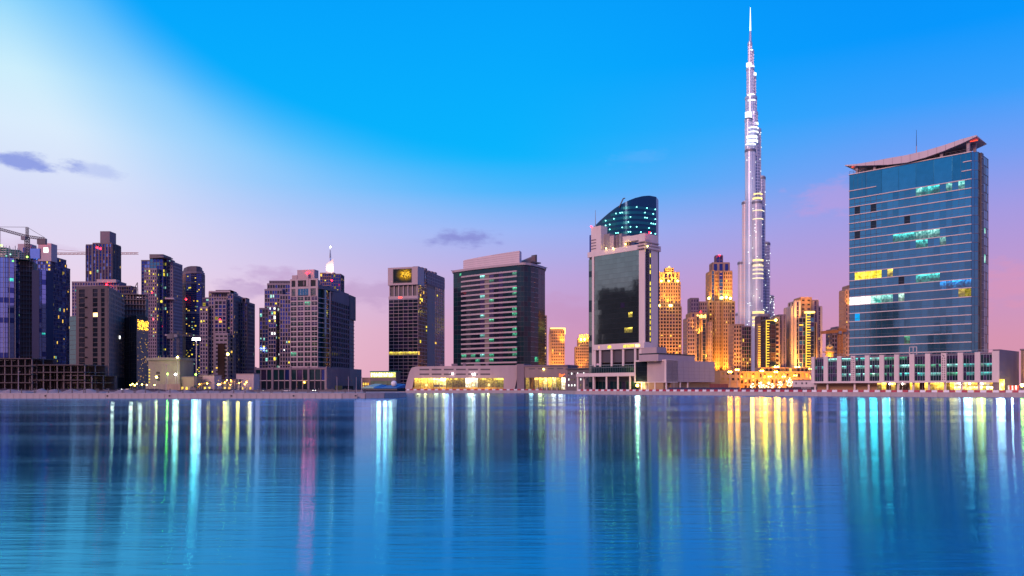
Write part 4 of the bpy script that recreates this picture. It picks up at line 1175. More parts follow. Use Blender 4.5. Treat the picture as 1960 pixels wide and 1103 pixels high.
    for j in range(22): e_.tz(T.p('balcony_ring_rear'), 0, e_.L + .4, GZ + 8 + j * 3.3, GZ + 8.6 + j * 3.3, -2, .4, 'mauve')
    T.done()
    # podium
    p = Plane(W(488, 600), W(626, 586)); zt = p.z(600, 703.5)
    T = Thing('podium_building', 'dark podium of tall glazed bays with a blank right wall, below the mauve stone tower', 'podium', (*p.A, GZ))
    Cp = Vector(W(692, 655)); s2 = Plane(p.B, Cp)
    T.p('wall').prism([tuple(p.at(0, -1)), tuple(p.at(p.L, -1)), tuple(Cp), tuple(p.A + (Cp - p.B))], GZ, zt - .3, 'mauve')
    zm = p.z(600, 728.5)
    nb = 12; bw = p.L / nb
    for i in range(nb + 1):
        big = i % 3 == 0
        b = MB(); w = .85 if big else .32; p.tz(b, max(0, i * bw - w), min(p.L, i * bw + w), GZ, zt + (.6 if big else -1.4), -1, .6 if big else .15, 'mauve'); T.add('pier', b)
        if i < nb:
            q = p.at((i + .5) * bw, -.4)
            T.pane('window_pane', (q.x, q.y, (zm + zt - 1.4) / 2), p.u, bw - .6, zt - 1.6 - zm - .5, ('g_dark2', 'g_plum', 'g_navy')[i % 3] if i % 2 else 'g_dark2', .004)
            T.pane('window_pane', (q.x, q.y, (zm + GZ) / 2), p.u, bw - .6, zm - GZ - .7, 'g_dark', .004)
    p.tz(T.p('transom'), 0, p.L, zm - .28, zm + .28, -.5, .1, 'pale'); p.tz(T.p('cornice'), 0, p.L, zt - 1.5, zt, -1, .35, 'mauve')
    b = MB(); s2.tz(b, 0, s2.L, GZ, p.z(620, 703.5), -2, 0.02, 'grey'); bw_ = T.add('blank_wall', b)
    j_ = MB()
    for k in range(1, 9): s2.tz(j_, k * s2.L / 9, k * s2.L / 9 + .08, GZ, zt - .4, 0, .06, 'mauve')
    for k in range(1, 5): s2.tz(j_, 0, s2.L, GZ + k * 3.3, GZ + k * 3.3 + .08, 0, .06, 'mauve')
    T.add('panel_joint', j_, parent=bw_)
    b = MB(); s2.tz(b, s2.t(641), s2.t(655), GZ, GZ + 3.6, -.1, .1, 'amberwall'); s2.tz(b, s2.t(656), s2.t(676), GZ, GZ + 3.4, -.1, .08, 'black'); T.add('service_door', b)
    q = p.at(p.t(583), .5); b = MB(); b.ball((q.x, q.y, p.z(583, 732)), .45, 'bulb_g', 8, 5); T.add('wall_lamp', b)
    T.done()
stone_tower()

# ------------------------------------------------------------------ far left group
NAVY = dict(fl=3.7, bay=2.6, mu=.4, sp=.55, dp=.35, frame='mauve_shade', glass=['g_navy', 'g_navy', 'g_plum', 'g_dark'], lit=['lamp_y', 'lamp_w', 'lamp_y_dim', 'lamp_w', 'lamp_k_dim'], litp=.075)
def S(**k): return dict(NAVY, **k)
def left_towers():
    # unfinished tower with blue glass wings
    T = Thing('unfinished_tower', 'unfinished tower at left edge with blue glass wings and a bare concrete core', 'tower under construction', (*W(40, 560), GZ))
    gl = dict(fl=3.6, bay=3.4, mu=.12, sp=.2, dp=.2, frame='navy', glass=['g_blue', 'g_blue', 'g_blue', 'g_navy'], lit=['lamp_t'], litp=.01, part='mullion_grid')
    def wing(key, ytop, ybot, nr, m_):
        for (a, Da), (b, Db) in zip(key, key[1:]):
            pq = Plane(W(a, Da), W(b, Db)); zt = Z(ytop, 560)
            pq.tz(T.p('wing_core'), 0, pq.L, Z(ybot, 560), zt, -9, -.05, m_)
            facade(T, pq, Z(ybot, 560), zt, gl, nc=max(1, round(pq.L / 3.4)), nr=nr)
    wing([(-60, 556), (-25, 552), (0, 550), (15, 551), (27, 554), (36, 560)], 497, 686, 20, 'navy')
    wing([(61, 566), (70, 562), (80, 560), (88, 562), (95, 570), (98, 585)], 517, 692, 19, 'navy')
    core = Plane(W(35, 563), W(62, 566))
    core.tz(T.p('concrete_core'), 0, core.L, GZ, Z(497, 560), -16, -3, 'dim')
    for j in range(22):
        b = MB(); z = Z(690, 560) + j * (Z(500, 560) - Z(690, 560)) / 21; core.tz(b, -.5, core.L + .5, z, z + .45, -3, .6, 'dim'); T.add('floor_slab', b)
    for k in range(6): core.tz(T.p('scaffold'), k * core.L / 5 - .12, k * core.L / 5 + .12, GZ, Z(492, 560), .3, .6, 'grey')
    for j in range(6):
        b = MB(); pq = Plane(W(-60, 556), W(36, 560)); z = Z(498 + j * 9, 560); pq.tz(b, 0, pq.L, z, z + .5, 1.0, 4.6, 'dim'); T.add('edge_slab', b)
    for k in range(7):
        x = -30 + k * 11; T.p('scaffold').bar((X(x, 553), 549, Z(690, 560)), (X(x, 553), 549, Z(476, 560)), .16, 'grey')
    # decks of green netting stepping down to the right
    for x0, x1, yt, yb in ((-60, 12, 474, 486), (12, 38, 479, 492), (38, 57, 485, 497), (-60, 36, 488, 497)):
        b = MB(); pq = Plane(W(x0, 557), W(x1, 560)); pq.tz(b, 0, pq.L, Z(yb, 560), Z(yt, 560), -14, 0, 'green'); no = T.add('netting_deck', b)
        f_ = MB()
        for k in range(4): pq.tz(f_, 0, pq.L, Z(yb, 560) + k * (Z(yt, 560) - Z(yb, 560)) / 3 - .15, Z(yb, 560) + k * (Z(yt, 560) - Z(yb, 560)) / 3 + .15, -.5, .4, 'metal')
        for k in range(7): pq.tz(f_, k * pq.L / 6 - .12, k * pq.L / 6 + .12, Z(yb, 560), Z(yt, 560) + 1.5, 0, .3, 'metal')
        T.add('guard_rail', f_, parent=no)
    for px, y, m_ in ((3, 470, 'bulb_n'), (20, 487, 'lamp_c'), (52, 492, 'bulb_n'), (12, 490, 'lamp_c')):
        b = MB(); b.ball((X(px, 548), 548, Z(y, 548)), .6, m_, 8, 5); T.add('work_lamp', b)
    T.done()
    # concrete shell in front of it
    T = Thing('concrete_shell', 'open concrete frame of an unbuilt low block in front of the blue glass wings', 'building shell', (*W(60, 470), GZ))
    for (x0, x1, tops) in ((-95, 60, (686, 700, 716, 732)), (56, 161, (698, 712, 727)), (120, 174, (718, 732))):
        p = Plane(W(x0, 470), W(x1, 466))
        for y in tops:
            b = MB(); p.tz(b, 0, p.L, Z(y, 468) - .5, Z(y, 468), -22, .4, 'dim2'); T.add('floor_slab', b)
        n = max(2, round(p.L / 4.4))
        for k in range(n + 1):
            for v in (-.4, -10):
                b = MB(); p.tz(b, k * p.L / n - .28, k * p.L / n + .28, GZ, Z(tops[0], 468) - .5, v - .6, v, 'dim2' if k % 2 else 'dim'); T.add('column', b)
        p.tz(T.p('back_wall'), 0, p.L, GZ, Z(tops[0], 468) - .6, -22.5, -20, 'dark')
    T.done()
    # towers behind it
    T = Thing('apartment_tower', 'tower with twin grey roof fins and a red light, behind the unfinished tower', 'apartment tower', (*W(70, 760), GZ))
    block(T, 34, 97, 760, 492, 26, S(bay=2.4, frame='mauve_shade', glass=['g_navy', 'g_blue']))
    for x0, x1, y in ((34, 58, 467), (73, 98, 466)):
        p = Plane(W(x0, 758), W(x1, 758)); b = MB(); p.tz(b, 0, p.L, Z(500, 758), Z(y, 758), -10, 0, 'pale'); fo = T.add('roof_fin', b)
        w = MB(); p.tz(w, p.L * .42, p.L * .78, Z(484, 758), Z(474, 758), -.1, .1, 'lamp_k' if x0 > 50 else 'g_navy'); T.add('fin_window', w, parent=fo)
    p = Plane(W(55, 757), W(76, 757)); b = MB(); p.tz(b, 0, p.L, Z(495, 757), Z(476, 757), -8, 0, 'g_blue'); T.add('glass_link', b)
    b = MB(); b.ball((X(79, 752), 752, Z(466, 752)), .9, 'bulb_r', 8, 5); T.add('red_beacon', b)
    T.done()
    T = Thing('apartment_tower', 'slender grey-blue tower with a small stepped cap, right of the unfinished tower', 'apartment tower', (*W(110, 800), GZ))
    st = S(bay=2.2, frame='mauve_shade', glass=['g_navy', 'g_blue', 'g_plum'], lit=['lamp_w'], litp=.02)
    p, zt = block(T, 97, 119, 800, 513, 14, st)
    block(T, 99, 117, 801, 505, 10, st, z0=zt, roof=.3); block(T, 102, 115, 801.5, 498, 7, st, z0=Z(505, 801), roof=.6)
    facade(T, Plane(W(94, 797), W(114, 796)), GZ, Z(573, 797), S(bay=2.6, mu=1.4, sp=1.6, frame='pale_shade', glass=['g_plum'], litp=.02))
    Plane(W(94, 797), W(114, 796)).tz(T.p('wall'), 0, 10.6, GZ, Z(573, 797), -4, -.06, 'pale_shade')
    for y in (533, 537, 564, 590): 
        b = MB(); Plane(W(111, 798.5), W(118, 798.5)).tz(b, 0, 3.7, Z(y + 2, 798), Z(y, 798), 0, .6, 'lamp_w'); T.add('lit_window', b)
    T.done()
    # tall dark tower with red beacons
    T = Thing('apartment_tower', 'tall dark violet tower with a plain rectangular roof block and red lights', 'apartment tower', (*W(195, 900), GZ))
    st = S(bay=3.6, mu=1.2, sp=.35, sdp=.5, dp=.8, frame='mauve_shade', glass=['g_navy', 'g_plum', 'g_navy', 'g_blue'], litp=.035)
    block(T, 165, 205, 900, 470, 26, st); block(T, 178, 214, 894, 467, 20, dict(st, frame='dim'))
    block(T, 193, 210, 903, 443, 13, dict(st, mu=2, sp=2, litp=0, glass=['g_plum'], frame='dim'), cmat='dim', z0=Z(468, 903), roof=0)
    p = Plane(W(192.5, 901), W(210.5, 901)); p.tz(T.p('roof_block'), 0, p.L, Z(467, 901), Z(443, 901), -13.5, .6, 'mauve'); 
    block(T, 138, 228, 880, 541, 16, S(bay=3, mu=1.1, sp=1.1, frame='pale_shade', glass=['g_navy', 'g_plum'], lit=['lamp_y', 'lamp_t'], litp=.08)); block(T, 225, 250, 878, 549, 14, S(frame='dim', litp=.02))
    for px, y in ((186, 474), (192, 476), (204, 545)):
        b = MB(); b.ball((X(px, 874), 874, Z(y, 874)), 1.1, 'bulb_r', 8, 5); T.add('red_beacon', b)
    b = MB(); p = Plane(W(185, 876), W(222, 876)); p.tz(b, 0, p.L, Z(541, 876), Z(535, 876), -8, 0, 'pale'); T.add('roof_terrace', b)
    T.done()
    # dark unfinished hotel block
    T = Thing('apartment_block', 'dark bare block with tall window slots and one lit orange window', 'apartment block', (*W(170, 500), GZ))
    zt = Z(549, 500); p = Plane(W(146, 506), W(207, 500)); sd = Plane(p.B, Vector(W(238, 546)))
    back = p.A + (sd.B - p.B)
    T.p('wall').prism([tuple(p.at(.1, -.6)), tuple(p.at(p.L, -.6)), tuple(sd.B), tuple(back)], GZ, zt, 'dim')
    nr = 9; rh = (zt - Z(722, 500)) / nr; fw = T.p('wall_grid')
    zb = zt - nr * rh
    edges = [0, .1, .28, .53, .68, .79, .9, 1.0]; fill = ['w', 'g', 'w', 'g', 'w', 'g', 'w']
    for k, f_ in enumerate(fill):
        a, b = edges[k] * p.L, edges[k + 1] * p.L
        if f_ == 'w': p.tz(fw, a, b, GZ, zt + .8, -.6, .25, 'dim2')
        else:
            for r in range(nr):
                z = zb + r * rh
                for h in range(2):
                    q = p.at((a + b) / 2, -.2); m_ = 'lamp_w2' if (k, r, h) == (3, 6, 0) else 'g_dark'
                    T.pane('window_pane', (q.x, q.y, z + rh * (.24 + .45 * h)), p.u, b - a, rh * .4, m_, .004)
                p.tz(fw, a, b, z - rh * .07, z + rh * .05, -.6, .2, 'dim2'); p.tz(fw, a, b, z + rh * .43, z + rh * .48, -.6, .05, 'dim2')
    p.tz(fw, 0, p.L, zt - 1.2, zt + .8, -.62, .3, 'dim2'); p.tz(fw, 0, p.L, GZ, zb, -.6, .1, 'dim2')
    hk = T.p('balcony_rail')
    for r in range(nr * 1): p.tz(hk, p.L * .27, p.L * .36, zb + r * rh, zb + r * rh + .3, .2, 1.6, 'black')
    facade(T, sd, zb, zt, dict(mu=1.5, sp=1.3, dp=.4, frame='rosedim', glass=['g_dark', 'g_plum', 'g_dark'], lit=['lamp_y'], litp=.01), nc=10, nr=18)
    sd.tz(fw, 0, sd.L, GZ, zb, -1, .3, 'dim2')
    pq = Plane(W(133, 512), W(147, 506)); pq.tz(T.p('glass_wing'), 0, pq.L, GZ + 6, Z(605, 508), -8, 0, 'g_tealdim')
    for j in range(14): pq.tz(T.p('wing_rib'), 0, pq.L, GZ + 8 + j * 3.1, GZ + 8.2 + j * 3.1, 0, .15, 'dark')
    q = sd.at(sd.L * .62, .5); b = MB(); b.box(q.x - .8, q.x + .8, q.y - .4, q.y, Z(649, q.y), Z(643, q.y), 'lamp_k'); T.add('lit_window', b)
    T.done()
    # netted wing beside it
    T = Thing('scaffolded_block', 'block wrapped in black netting with a strip of golden string lights at its corner', 'building under construction', (*W(258, 520), GZ))
    p = Plane(W(236, 548), W(262, 520)); s2 = Plane(p.B, Vector(W(283, 538)))
    b = MB(); b.prism([tuple(p.A), tuple(p.B), tuple(s2.B), tuple(p.A + (s2.B - s2.A))], GZ + 1, Z(604, 525), 'black'); no = T.add('netting', b)
    f_ = MB()
    for k in range(9): p.tz(f_, k * p.L / 8 - .08, k * p.L / 8 + .08, GZ, Z(598, 525), .1, .3, 'dark')
    for j in range(14): p.tz(f_, 0, p.L, GZ + 3 * j, GZ + .16 + 3 * j, .1, .28, 'dark')
    T.add('scaffold', f_, parent=no)
    b = MB(); s2.tz(b, 0, s2.L, GZ + 1, Z(612, 525), -.05, .25, 'brown'); so_ = T.add('brown_cladding', b)
    for j in range(12): s2.tz(T.p('cladding_joint'), 0, s2.L, GZ + 3.4 * j, GZ + 3.5 * j + .1, 0, .08, 'dark')
    b = MB()
    for k in range(110):
        q = s2.at(random.uniform(.3, s2.L - .3), .5); b.ball((q.x, q.y, random.uniform(Z(631, 525), Z(613, 525))), .24, 'bulb_sm', 6, 4)
    for k in range(45):
        q = s2.at(random.uniform(.3, s2.L - .3), .5); b.ball((q.x, q.y, random.uniform(GZ + 2, Z(632, 525))), .1, 'bulb_sm', 5, 3)
    o = T.add('string_lights', b); o['kind'] = 'stuff'
    p3 = Plane(W(237, 556), W(278, 560)); zt = Z(563, 556)
    p3.tz(T.p('frame_core'), 0, p3.L, GZ, zt - 2, -14, -2, 'dim')
    for j in range(6):
        b = MB(); z = Z(612, 556) + j * (zt - Z(612, 556)) / 5; p3.tz(b, 0, p3.L, z - .3, z + .2, -14, .3, 'dim'); T.add('floor_slab', b)
    for k in range(8):
        b = MB(); p3.tz(b, k * p3.L / 7 - .3, k * p3.L / 7 + .3, GZ, zt, -1.6, -.6, 'rosedim'); T.add('column', b)
    b = MB(); z0 = Z(563, 556)
    for a_, c_ in (((252, 563), (263, 541)), ((263, 541), (264, 563)), ((252, 563), (264, 563)), ((258, 552), (264, 556))): b.bar((X(a_[0], 556), 556, Z(a_[1], 556)), (X(c_[0], 556), 556, Z(c_[1], 556)), .2, 'dark')
    T.add('hoist_frame', b)
    T.done()
    # residential towers
    T = Thing('apartment_tower', 'stepped dark blue tower with pale piers and many yellow windows', 'apartment tower', (*W(300, 850), GZ))
    st = S(bay=2.3, mu=.7, sp=1.0, frame='mauve_shade', litp=.09)
    block(T, 271, 292, 856, 500, 22, S(bay=3, glass=['g_navy', 'g_blue'], litp=.07, frame='dim', mu=.3)); block(T, 287, 312, 846, 489, 20, S(bay=4, mu=.4, sp=.4, glass=['g_navy', 'g_teal2'], frame='dim', litp=.05))
    block(T, 276, 300, 840, 516, 10, dict(st, frame='pale_shade', glass=['g_plum', 'g_dark'], mu=1.0, sp=1.3, litp=.16)); block(T, 305, 319, 850, 496, 20, S(bay=3, litp=.1, glass=['g_navy'])); block(T, 317, 331, 854, 503, 24, dict(st, frame='pale_shade', glass=['g_plum'], mu=1.2, sp=1.5, litp=.01))
    p = Plane(W(286, 844), W(313, 838)); b = MB(); v = [p.at(0), p.at(p.L), p.at(p.L, -14), p.at(0, -14)]
    b.hexa([(q.x, q.y, Z(495, 845)) for q in v], [(v[0].x, v[0].y, Z(487, 845)), (v[1].x, v[1].y, Z(491, 838)), (v[2].x, v[2].y, Z(491, 838)), (v[3].x, v[3].y, Z(487, 845))], 'dim'); T.add('roof_screen', b)
    for y0 in (570, 640): 
        b = MB(); p = Plane(W(316, 848), W(333, 850)); p.tz(b, 0, p.L, Z(y0 + 3, 848), Z(y0, 848), -8, 1.4, 'pale'); T.add('belt_course', b)
    for px, y in ((291, 560), (293, 611), (282, 620)):
        b = MB(); b.ball((X(px, 828), 828, Z(y, 828)), .7, 'bulb_r', 8, 5); T.add('red_beacon', b)
    T.done()
    T = Thing('apartment_tower', 'rounded blue glass tower with a pink lit left edge and a domed grey crown', 'apartment tower', (*W(370, 900), GZ))
    st = S(bay=2.2, mu=.18, sp=.7, frame='mauve_shade', glass=['g_navy', 'g_navy', 'g_blue'], litp=.11)
    key = [(347, 914), (356, 902), (366, 898), (376, 898), (386, 902), (392, 914)]
    for yt, yb, sh in ((524, 742, 0), (516, 524, 2), (510, 516, 5)):
        kk = [(347 + sh, 914), (356 + sh * .6, 902), (366, 898), (376, 898), (386 - sh * .6, 902), (392 - sh, 914)]
        pts = [W(*k) for k in kk]
        zb_, zt_ = (GZ if yb == 742 else Z(yb, 900)), Z(yt, 900)
        T.p('core').prism(pts + [W(388, 940), W(350, 940)], zb_, zt_, 'mauve_shade')
        if not sh:
            for i, (a, b) in enumerate(zip(pts, pts[1:])):
                pq = Plane(a, b); facade(T, pq, Z(582 if False else 742, 900) + 4, zt_, dict(st, frame='rose' if i == 0 else 'mauve_shade', mu=1.2 if i in (0, 4) else .18, glass=['g_navy'] if i else ['g_plum'], litp=.12 if 0 < i < 4 else .03), nr=58)  # pink light on the leftmost facet is put into its frame colour
    for y in (540, 597, 520):
        b = MB(); kk = [W(p_, d - 1.2) for p_, d in key]; b.prism(kk + [W(388, 930), W(350, 930)], Z(y + 4, 900), Z(y, 900), 'mauve'); T.add('belt_course', b)
    b = MB(); b.ball((X(356, 895), 895, Z(573, 895)), .9, 'bulb_r', 8, 5); T.add('red_beacon', b)
    T.done()
    T = Thing('apartment_tower', 'broad pale grey tower with a flat roof slab and a dark glass panel low down', 'apartment tower', (*W(415, 740), GZ))
    st = S(bay=2.3, mu=.9, sp=1.2, frame='pale_shade', glass=['g_plum', 'g_dark', 'g_navy'], litp=.05)
    block(T, 383, 398, 744, 590, 14, dict(st, mu=1)); block(T, 388, 412, 750, 572, 20, S(bay=3, mu=.3, litp=.08, glass=['g_navy', 'g_plum'], frame='mauve_shade')); block(T, 400, 438, 748, 562, 24, dict(st, litp=.05))
    block(T, 411, 433, 740, 576, 8, dict(st, mu=.9, bay=4, sp=.9, litp=.08)); block(T, 412, 436, 736, 640, 7, dict(st, mu=1.2, sp=2.2, bay=4, glass=['g_dark'], litp=.06))
    p = Plane(W(417, 735), W(430, 735)); b = MB(); p.tz(b, 0, p.L, GZ + 6, Z(658, 735), -1, .5, 'g_brown'); T.add('glass_panel', b)
    b = MB(); p = Plane(W(401, 744), W(442, 744)); p.tz(b, 0, p.L, Z(560, 744), Z(557.5, 744), -20, 2, 'pale'); p.tz(b, p.L * .3, p.L, Z(557.5, 744), Z(555.5, 744), -16, 1, 'mauve'); p.tz(b, p.L * .92, p.L, Z(566, 744), Z(555.4, 744), -8, 1.5, 'dim'); T.add('roof_slab', b)
    block(T, 436, 446, 744, 565, 20, dict(st, mu=1.0))
    b = MB(); b.ball((X(421, 728), 728, Z(612, 728)), .7, 'bulb_r', 8, 5); T.add('red_beacon', b)
    for px, y in ((436, 678),): b = MB(); b.ball((X(px, 726), 726, Z(y, 726)), 1.1, 'bulb_y', 8, 5); T.add('wall_lamp', b)
    T.done()
    T = Thing('apartment_tower', 'lower stepped mauve tower with dark glass, left of the gap before the dark podium', 'apartment tower', (*W(460, 760), GZ))
    block(T, 445, 462, 765, 574, 22, S(frame='dim', glass=['g_dark', 'g_plum'], mu=.5, litp=.02)); block(T, 456, 473, 758, 580, 22, dict(st, frame='mauve_shade', litp=.03)); block(T, 444, 459, 768, 570, 14, dict(st, litp=0)); block(T, 448, 456, 752, 640, 6, dict(st, frame='mauve_shade', mu=.9))
    b = MB(); p = Plane(W(462, 756), W(471, 756)); p.tz(b, 0, p.L, Z(578, 756), Z(570, 756), -10, -8, 'mauve'); p.tz(b, 0, 1, Z(580, 756), Z(570, 756), -8, 0, 'mauve'); p.tz(b, p.L - 1, p.L, Z(580, 756), Z(570, 756), -8, 0, 'mauve'); p.tz(b, 0, p.L, Z(572, 756), Z(570, 756), -8, 0.02, 'mauve'); T.add('roof_frame', b)
    T.done()
    T = Thing('apartment_tower', 'blue-grey gridded tower with white and yellow lit rows, behind the mauve stone tower', 'apartment tower', (*W(525, 720), GZ))
    st = S(bay=2.4, mu=.55, sp=.8, frame='pale_shade', glass=['g_navy', 'g_dark'], lit=['lamp_k', 'lamp_y', 'lamp_c'], litp=.1)
    block(T, 497, 513, 724, 592, 14, dict(st, frame='mauve_shade')); block(T, 507, 540, 728, 556, 20, st); block(T, 514, 528, 718, 588, 10, dict(st, mu=.4, litp=.16)); block(T, 512, 556, 732, 545, 18, dict(st, litp=.03)); block(T, 536, 556, 716, 566, 12, dict(st, frame='pale_shade', mu=.8, litp=.05)); block(T, 516, 557, 735, 540, 14, dict(st, mu=3, sp=3, litp=0, frame='mauve_shade'))
    T.done()
    T = Thing('spire_tower', 'tower with a white lit blade and thin spire, behind the mauve stone tower', 'tower', (*W(632, 980), GZ))
    block(T, 613, 640, 980, 524, 20, S(frame='rose', glass=['g_navy', 'g_plum'], litp=.08), cmat='pale')
    block(T, 634, 652, 975, 526, 20, S(frame='dim', glass=['g_navy'], litp=.1))
    b = MB(); v = [W(624, 978), W(638, 976), W(638, 986), W(624, 988)]
    b.hexa([(*q, Z(524, 978)) for q in v], [(*q, Z(y, 978)) for q, y in zip(v, (506, 496, 496, 506))], 'white'); T.add('blade', b)
    b = MB(); b.cyl(X(632, 980), 980, 1.8, Z(505, 980), Z(494, 980), 'steel', 8, 1.1); b.cyl(X(632, 980), 980, 1.3, Z(494, 980), Z(474, 980), 'metal', 8, .3); T.add('spire', b)
    b = MB(); b.ball((X(633, 978), 978, Z(473, 978)), .7, 'bulb_w', 8, 5); T.add('spire_lamp', b)
    b = MB(); b.ball((X(635, 955), 955, Z(537, 955)), .9, 'bulb_r', 8, 5); T.add('red_beacon', b)
    T.done()
    for px, y in ((627, 519), (634, 521)): light('blade_light', 'SPOT', (X(px, 970), 970, Z(y, 970)), 9000, (1, .9, .75), (X(632, 978), 978, Z(505, 978)), 1, 110)
M['dim2'] = solid('dark_bare_wall', (.095, .072, .08), .85, 0, .25)
M['rosedim'] = solid('dusky_rose_wall', (.24, .165, .15), .8, 0, .2)
M['g_tealdim'] = glass('dim_teal_glass', (.03, .14, .17), .7, .15)
M['lamp_w2'] = glow('orange_lit_window', (1, .62, .2), 5)
M['bulb_sm'] = glow('string_light_bulb', (1, .5, .03), 6)
left_towers()
# ------------------------------------------------------------------ the very tall stepped tower
def supertall():
    D0 = 1700
    T = Thing('supertall_tower', 'very tall slender stepped silver tower with a needle spire, lit white on its upper tiers', 'skyscraper', (*W(1443, D0), GZ))
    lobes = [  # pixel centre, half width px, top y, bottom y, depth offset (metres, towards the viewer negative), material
        (1419, 6.5, 502, 742, 6, 'st_lit'), (1412.5, 4.0, 600, 742, 12, 'st_lit'), (1427, 6.5, 387, 742, 0, 'st_lit'),
        (1436, 9.5, 287, 742, -8, 'st_silver'), (1446.5, 9.5, 248, 742, 2, 'st_shade'), (1458.5, 6.0, 339, 742, 4, 'st_shade'),
        (1467.5, 6.0, 465, 742, 8, 'st_shade'), (1476.5, 4.5, 567, 742, 14, 'st_shade'), (1449, 9.0, 386, 742, -20, 'st_mid'),
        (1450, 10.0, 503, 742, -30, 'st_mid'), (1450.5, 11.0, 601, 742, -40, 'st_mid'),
        (1432.5, 6.5, 228, 300, -6, 'st_silver'), (1437.5, 10.5, 186, 300, 2, 'st_silver'), (1444, 6, 215, 300, -4, 'st_shade'),
        (1436, 6.8, 130, 240, 0, 'st_silver'), (1441.5, 5.2, 146, 240, 3, 'st_shade'), (1435.5, 3.5, 82, 140, 0, 'st_silver'), (1439, 3.4, 97, 150, 2, 'st_shade'),
    ]
    ring = T.p('floor_fins', 'stuff')
    s = D0 / F
    for px, hw, yt, yb, dv, m_ in lobes:
        D = D0 + dv; cx, r = X(px, D), hw * s
        b = MB(); zb, zt = max(GZ, Z(yb, D)), Z(yt, D)
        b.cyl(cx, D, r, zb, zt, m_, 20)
        o = T.add('tier', b)
        n = int((zt - zb) / 6.4)
        for k in range(1, n + 1):
            z = zb + k * (zt - zb) / n
            ring.cyl(cx, D, r + .55, z - .9, z, 'st_fin', 20)
        # vertical fins round the visible side
        f_ = MB()
        for k in range(9):
            a = math.pi * (1.05 + .9 * k / 8)
            f_.cyl(cx + (r + .1) * math.cos(a), D + (r + .1) * math.sin(a), .4, zb, zt - 1, 'st_fin', 5)
        T.add('vertical_fins', f_, parent=o)
        cp = MB(); cp.cyl(cx, D, r + 1.0, zt - 5.5, zt - .6, 'st_dark' if yt > 260 else 'st_fin', 20); cp.cyl(cx, D, r * .85, zt, zt + 2, 'st_fin', 16); T.add('tier_crown', cp, parent=o)
    b = MB(); x = X(1436.2, D0)
    b.cyl(x, D0, 3.0, Z(84, D0), Z(60, D0), 'st_silver', 12, 1.9); b.cyl(x, D0, 1.7, Z(60, D0), Z(40, D0), 'led', 10, 1.2); b.cyl(x, D0, 1.2, Z(40, D0), Z(14, D0), 'led', 10, .4); T.add('spire', b)
    # lit tier bands
    for px, hw, y0, y1, dv, m_ in ((1436, 7.2, 128, 131, -1, 'led'), (1433, 5, 122, 130, -2, 'led'), (1441.5, 5.6, 141, 147, 2, 'led'), (1437, 3.6, 96, 98, 0, 'led'),
                                  (1437, 7, 182, 188, -2, 'led'), (1438, 8, 193, 196, -2, 'led'), (1432, 6.5, 216, 227, -7, 'led'), (1445, 6, 236, 241, -4, 'led'), (1433, 7, 228, 230, -7, 'st_dark'),
                                  (1438, 10.8, 262, 267, -8.5, 'led'), (1439, 11, 270, 275, -8.5, 'led'), (1436, 9.8, 277, 279, -9, 'led'), (1440, 11.2, 246, 248, -6, 'led'), (1440, 11, 254, 256, -6, 'led'),
                                  (1449, 9.3, 380, 384, -20, 'led_g'), (1449, 9.3, 372, 374, -12, 'led_g'), (1450, 10.4, 404, 405, -20.5, 'led_p'), (1450, 10.3, 420, 421.2, -20.5, 'led_p'),
                                  (1450, 10.3, 498, 502, -30, 'led_g'), (1450, 10.4, 507, 512, -30.5, 'led_p'), (1450, 10.4, 516, 520, -30.5, 'led_p'), (1450, 10.4, 524, 527, -30.5, 'led_p'), (1450, 10.6, 533, 534.5, -30.5, 'led_p'),
                                  (1450.5, 11.3, 597, 602, -40, 'led_g'), (1450.5, 11.4, 607, 611, -40.5, 'led_g'), (1450.5, 11.4, 615, 618, -40.5, 'led_g'), (1450.5, 11.4, 622, 624, -40.5, 'led_g')):
        b = MB(); D = D0 + dv; r = hw * s * .96; cx = X(px, D)
        seg = [math.pi * (1.08 + .84 * k / 10) for k in range(11)]
        for a, c in zip(seg, seg[1:]):
            P0, P1 = (cx + (r + .7) * math.cos(a), D + (r + .7) * math.sin(a)), (cx + (r + .7) * math.cos(c), D + (r + .7) * math.sin(c))
            Q0, Q1 = (cx + (r - 1) * math.cos(a), D + (r - 1) * math.sin(a)), (cx + (r - 1) * math.cos(c), D + (r - 1) * math.sin(c))
            b.prism([P0, P1, Q1, Q0], Z(y1, D), Z(y0, D), m_)
        if m_ != 'st_dark' and y1 - y0 > 1.6:     # lit floor by floor
            b = MB(); n = max(2, round((y1 - y0) / 1.7))
            for k in range(n):
                z1_ = Z(y0 + (y1 - y0) * k / n, D); z0_ = z1_ - .85
                for a, c in zip(seg, seg[1:]):
                    b.prism([(cx + (r + .7) * math.cos(a), D + (r + .7) * math.sin(a)), (cx + (r + .7) * math.cos(c), D + (r + .7) * math.sin(c)), (cx + (r - 1) * math.cos(c), D + (r - 1) * math.sin(c)), (cx + (r - 1) * math.cos(a), D + (r - 1) * math.sin(a))], z0_, z1_, m_)
        T.add('light_band', b)
    b = MB()
    for k in range(150):                          # small lit windows
        px, hw, yt, yb, dv, m_ = lobes[random.choice((3, 4, 5, 6, 7, 8, 9, 4, 6, 7))]
        D = D0 + dv; r = hw * s + .7; a = math.pi * random.uniform(1.1, 1.9); z = random.uniform(Z(640, D), Z(yt, D) - 4)
        c = (X(px, D) + r * math.cos(a), D + r * math.sin(a)); b.box(c[0] - .7, c[0] + .7, c[1] - .4, c[1] + .4, z, z + 1.6, 'lamp_k')
    o = T.add('lit_windows', b); o['kind'] = 'stuff'
    T.done()
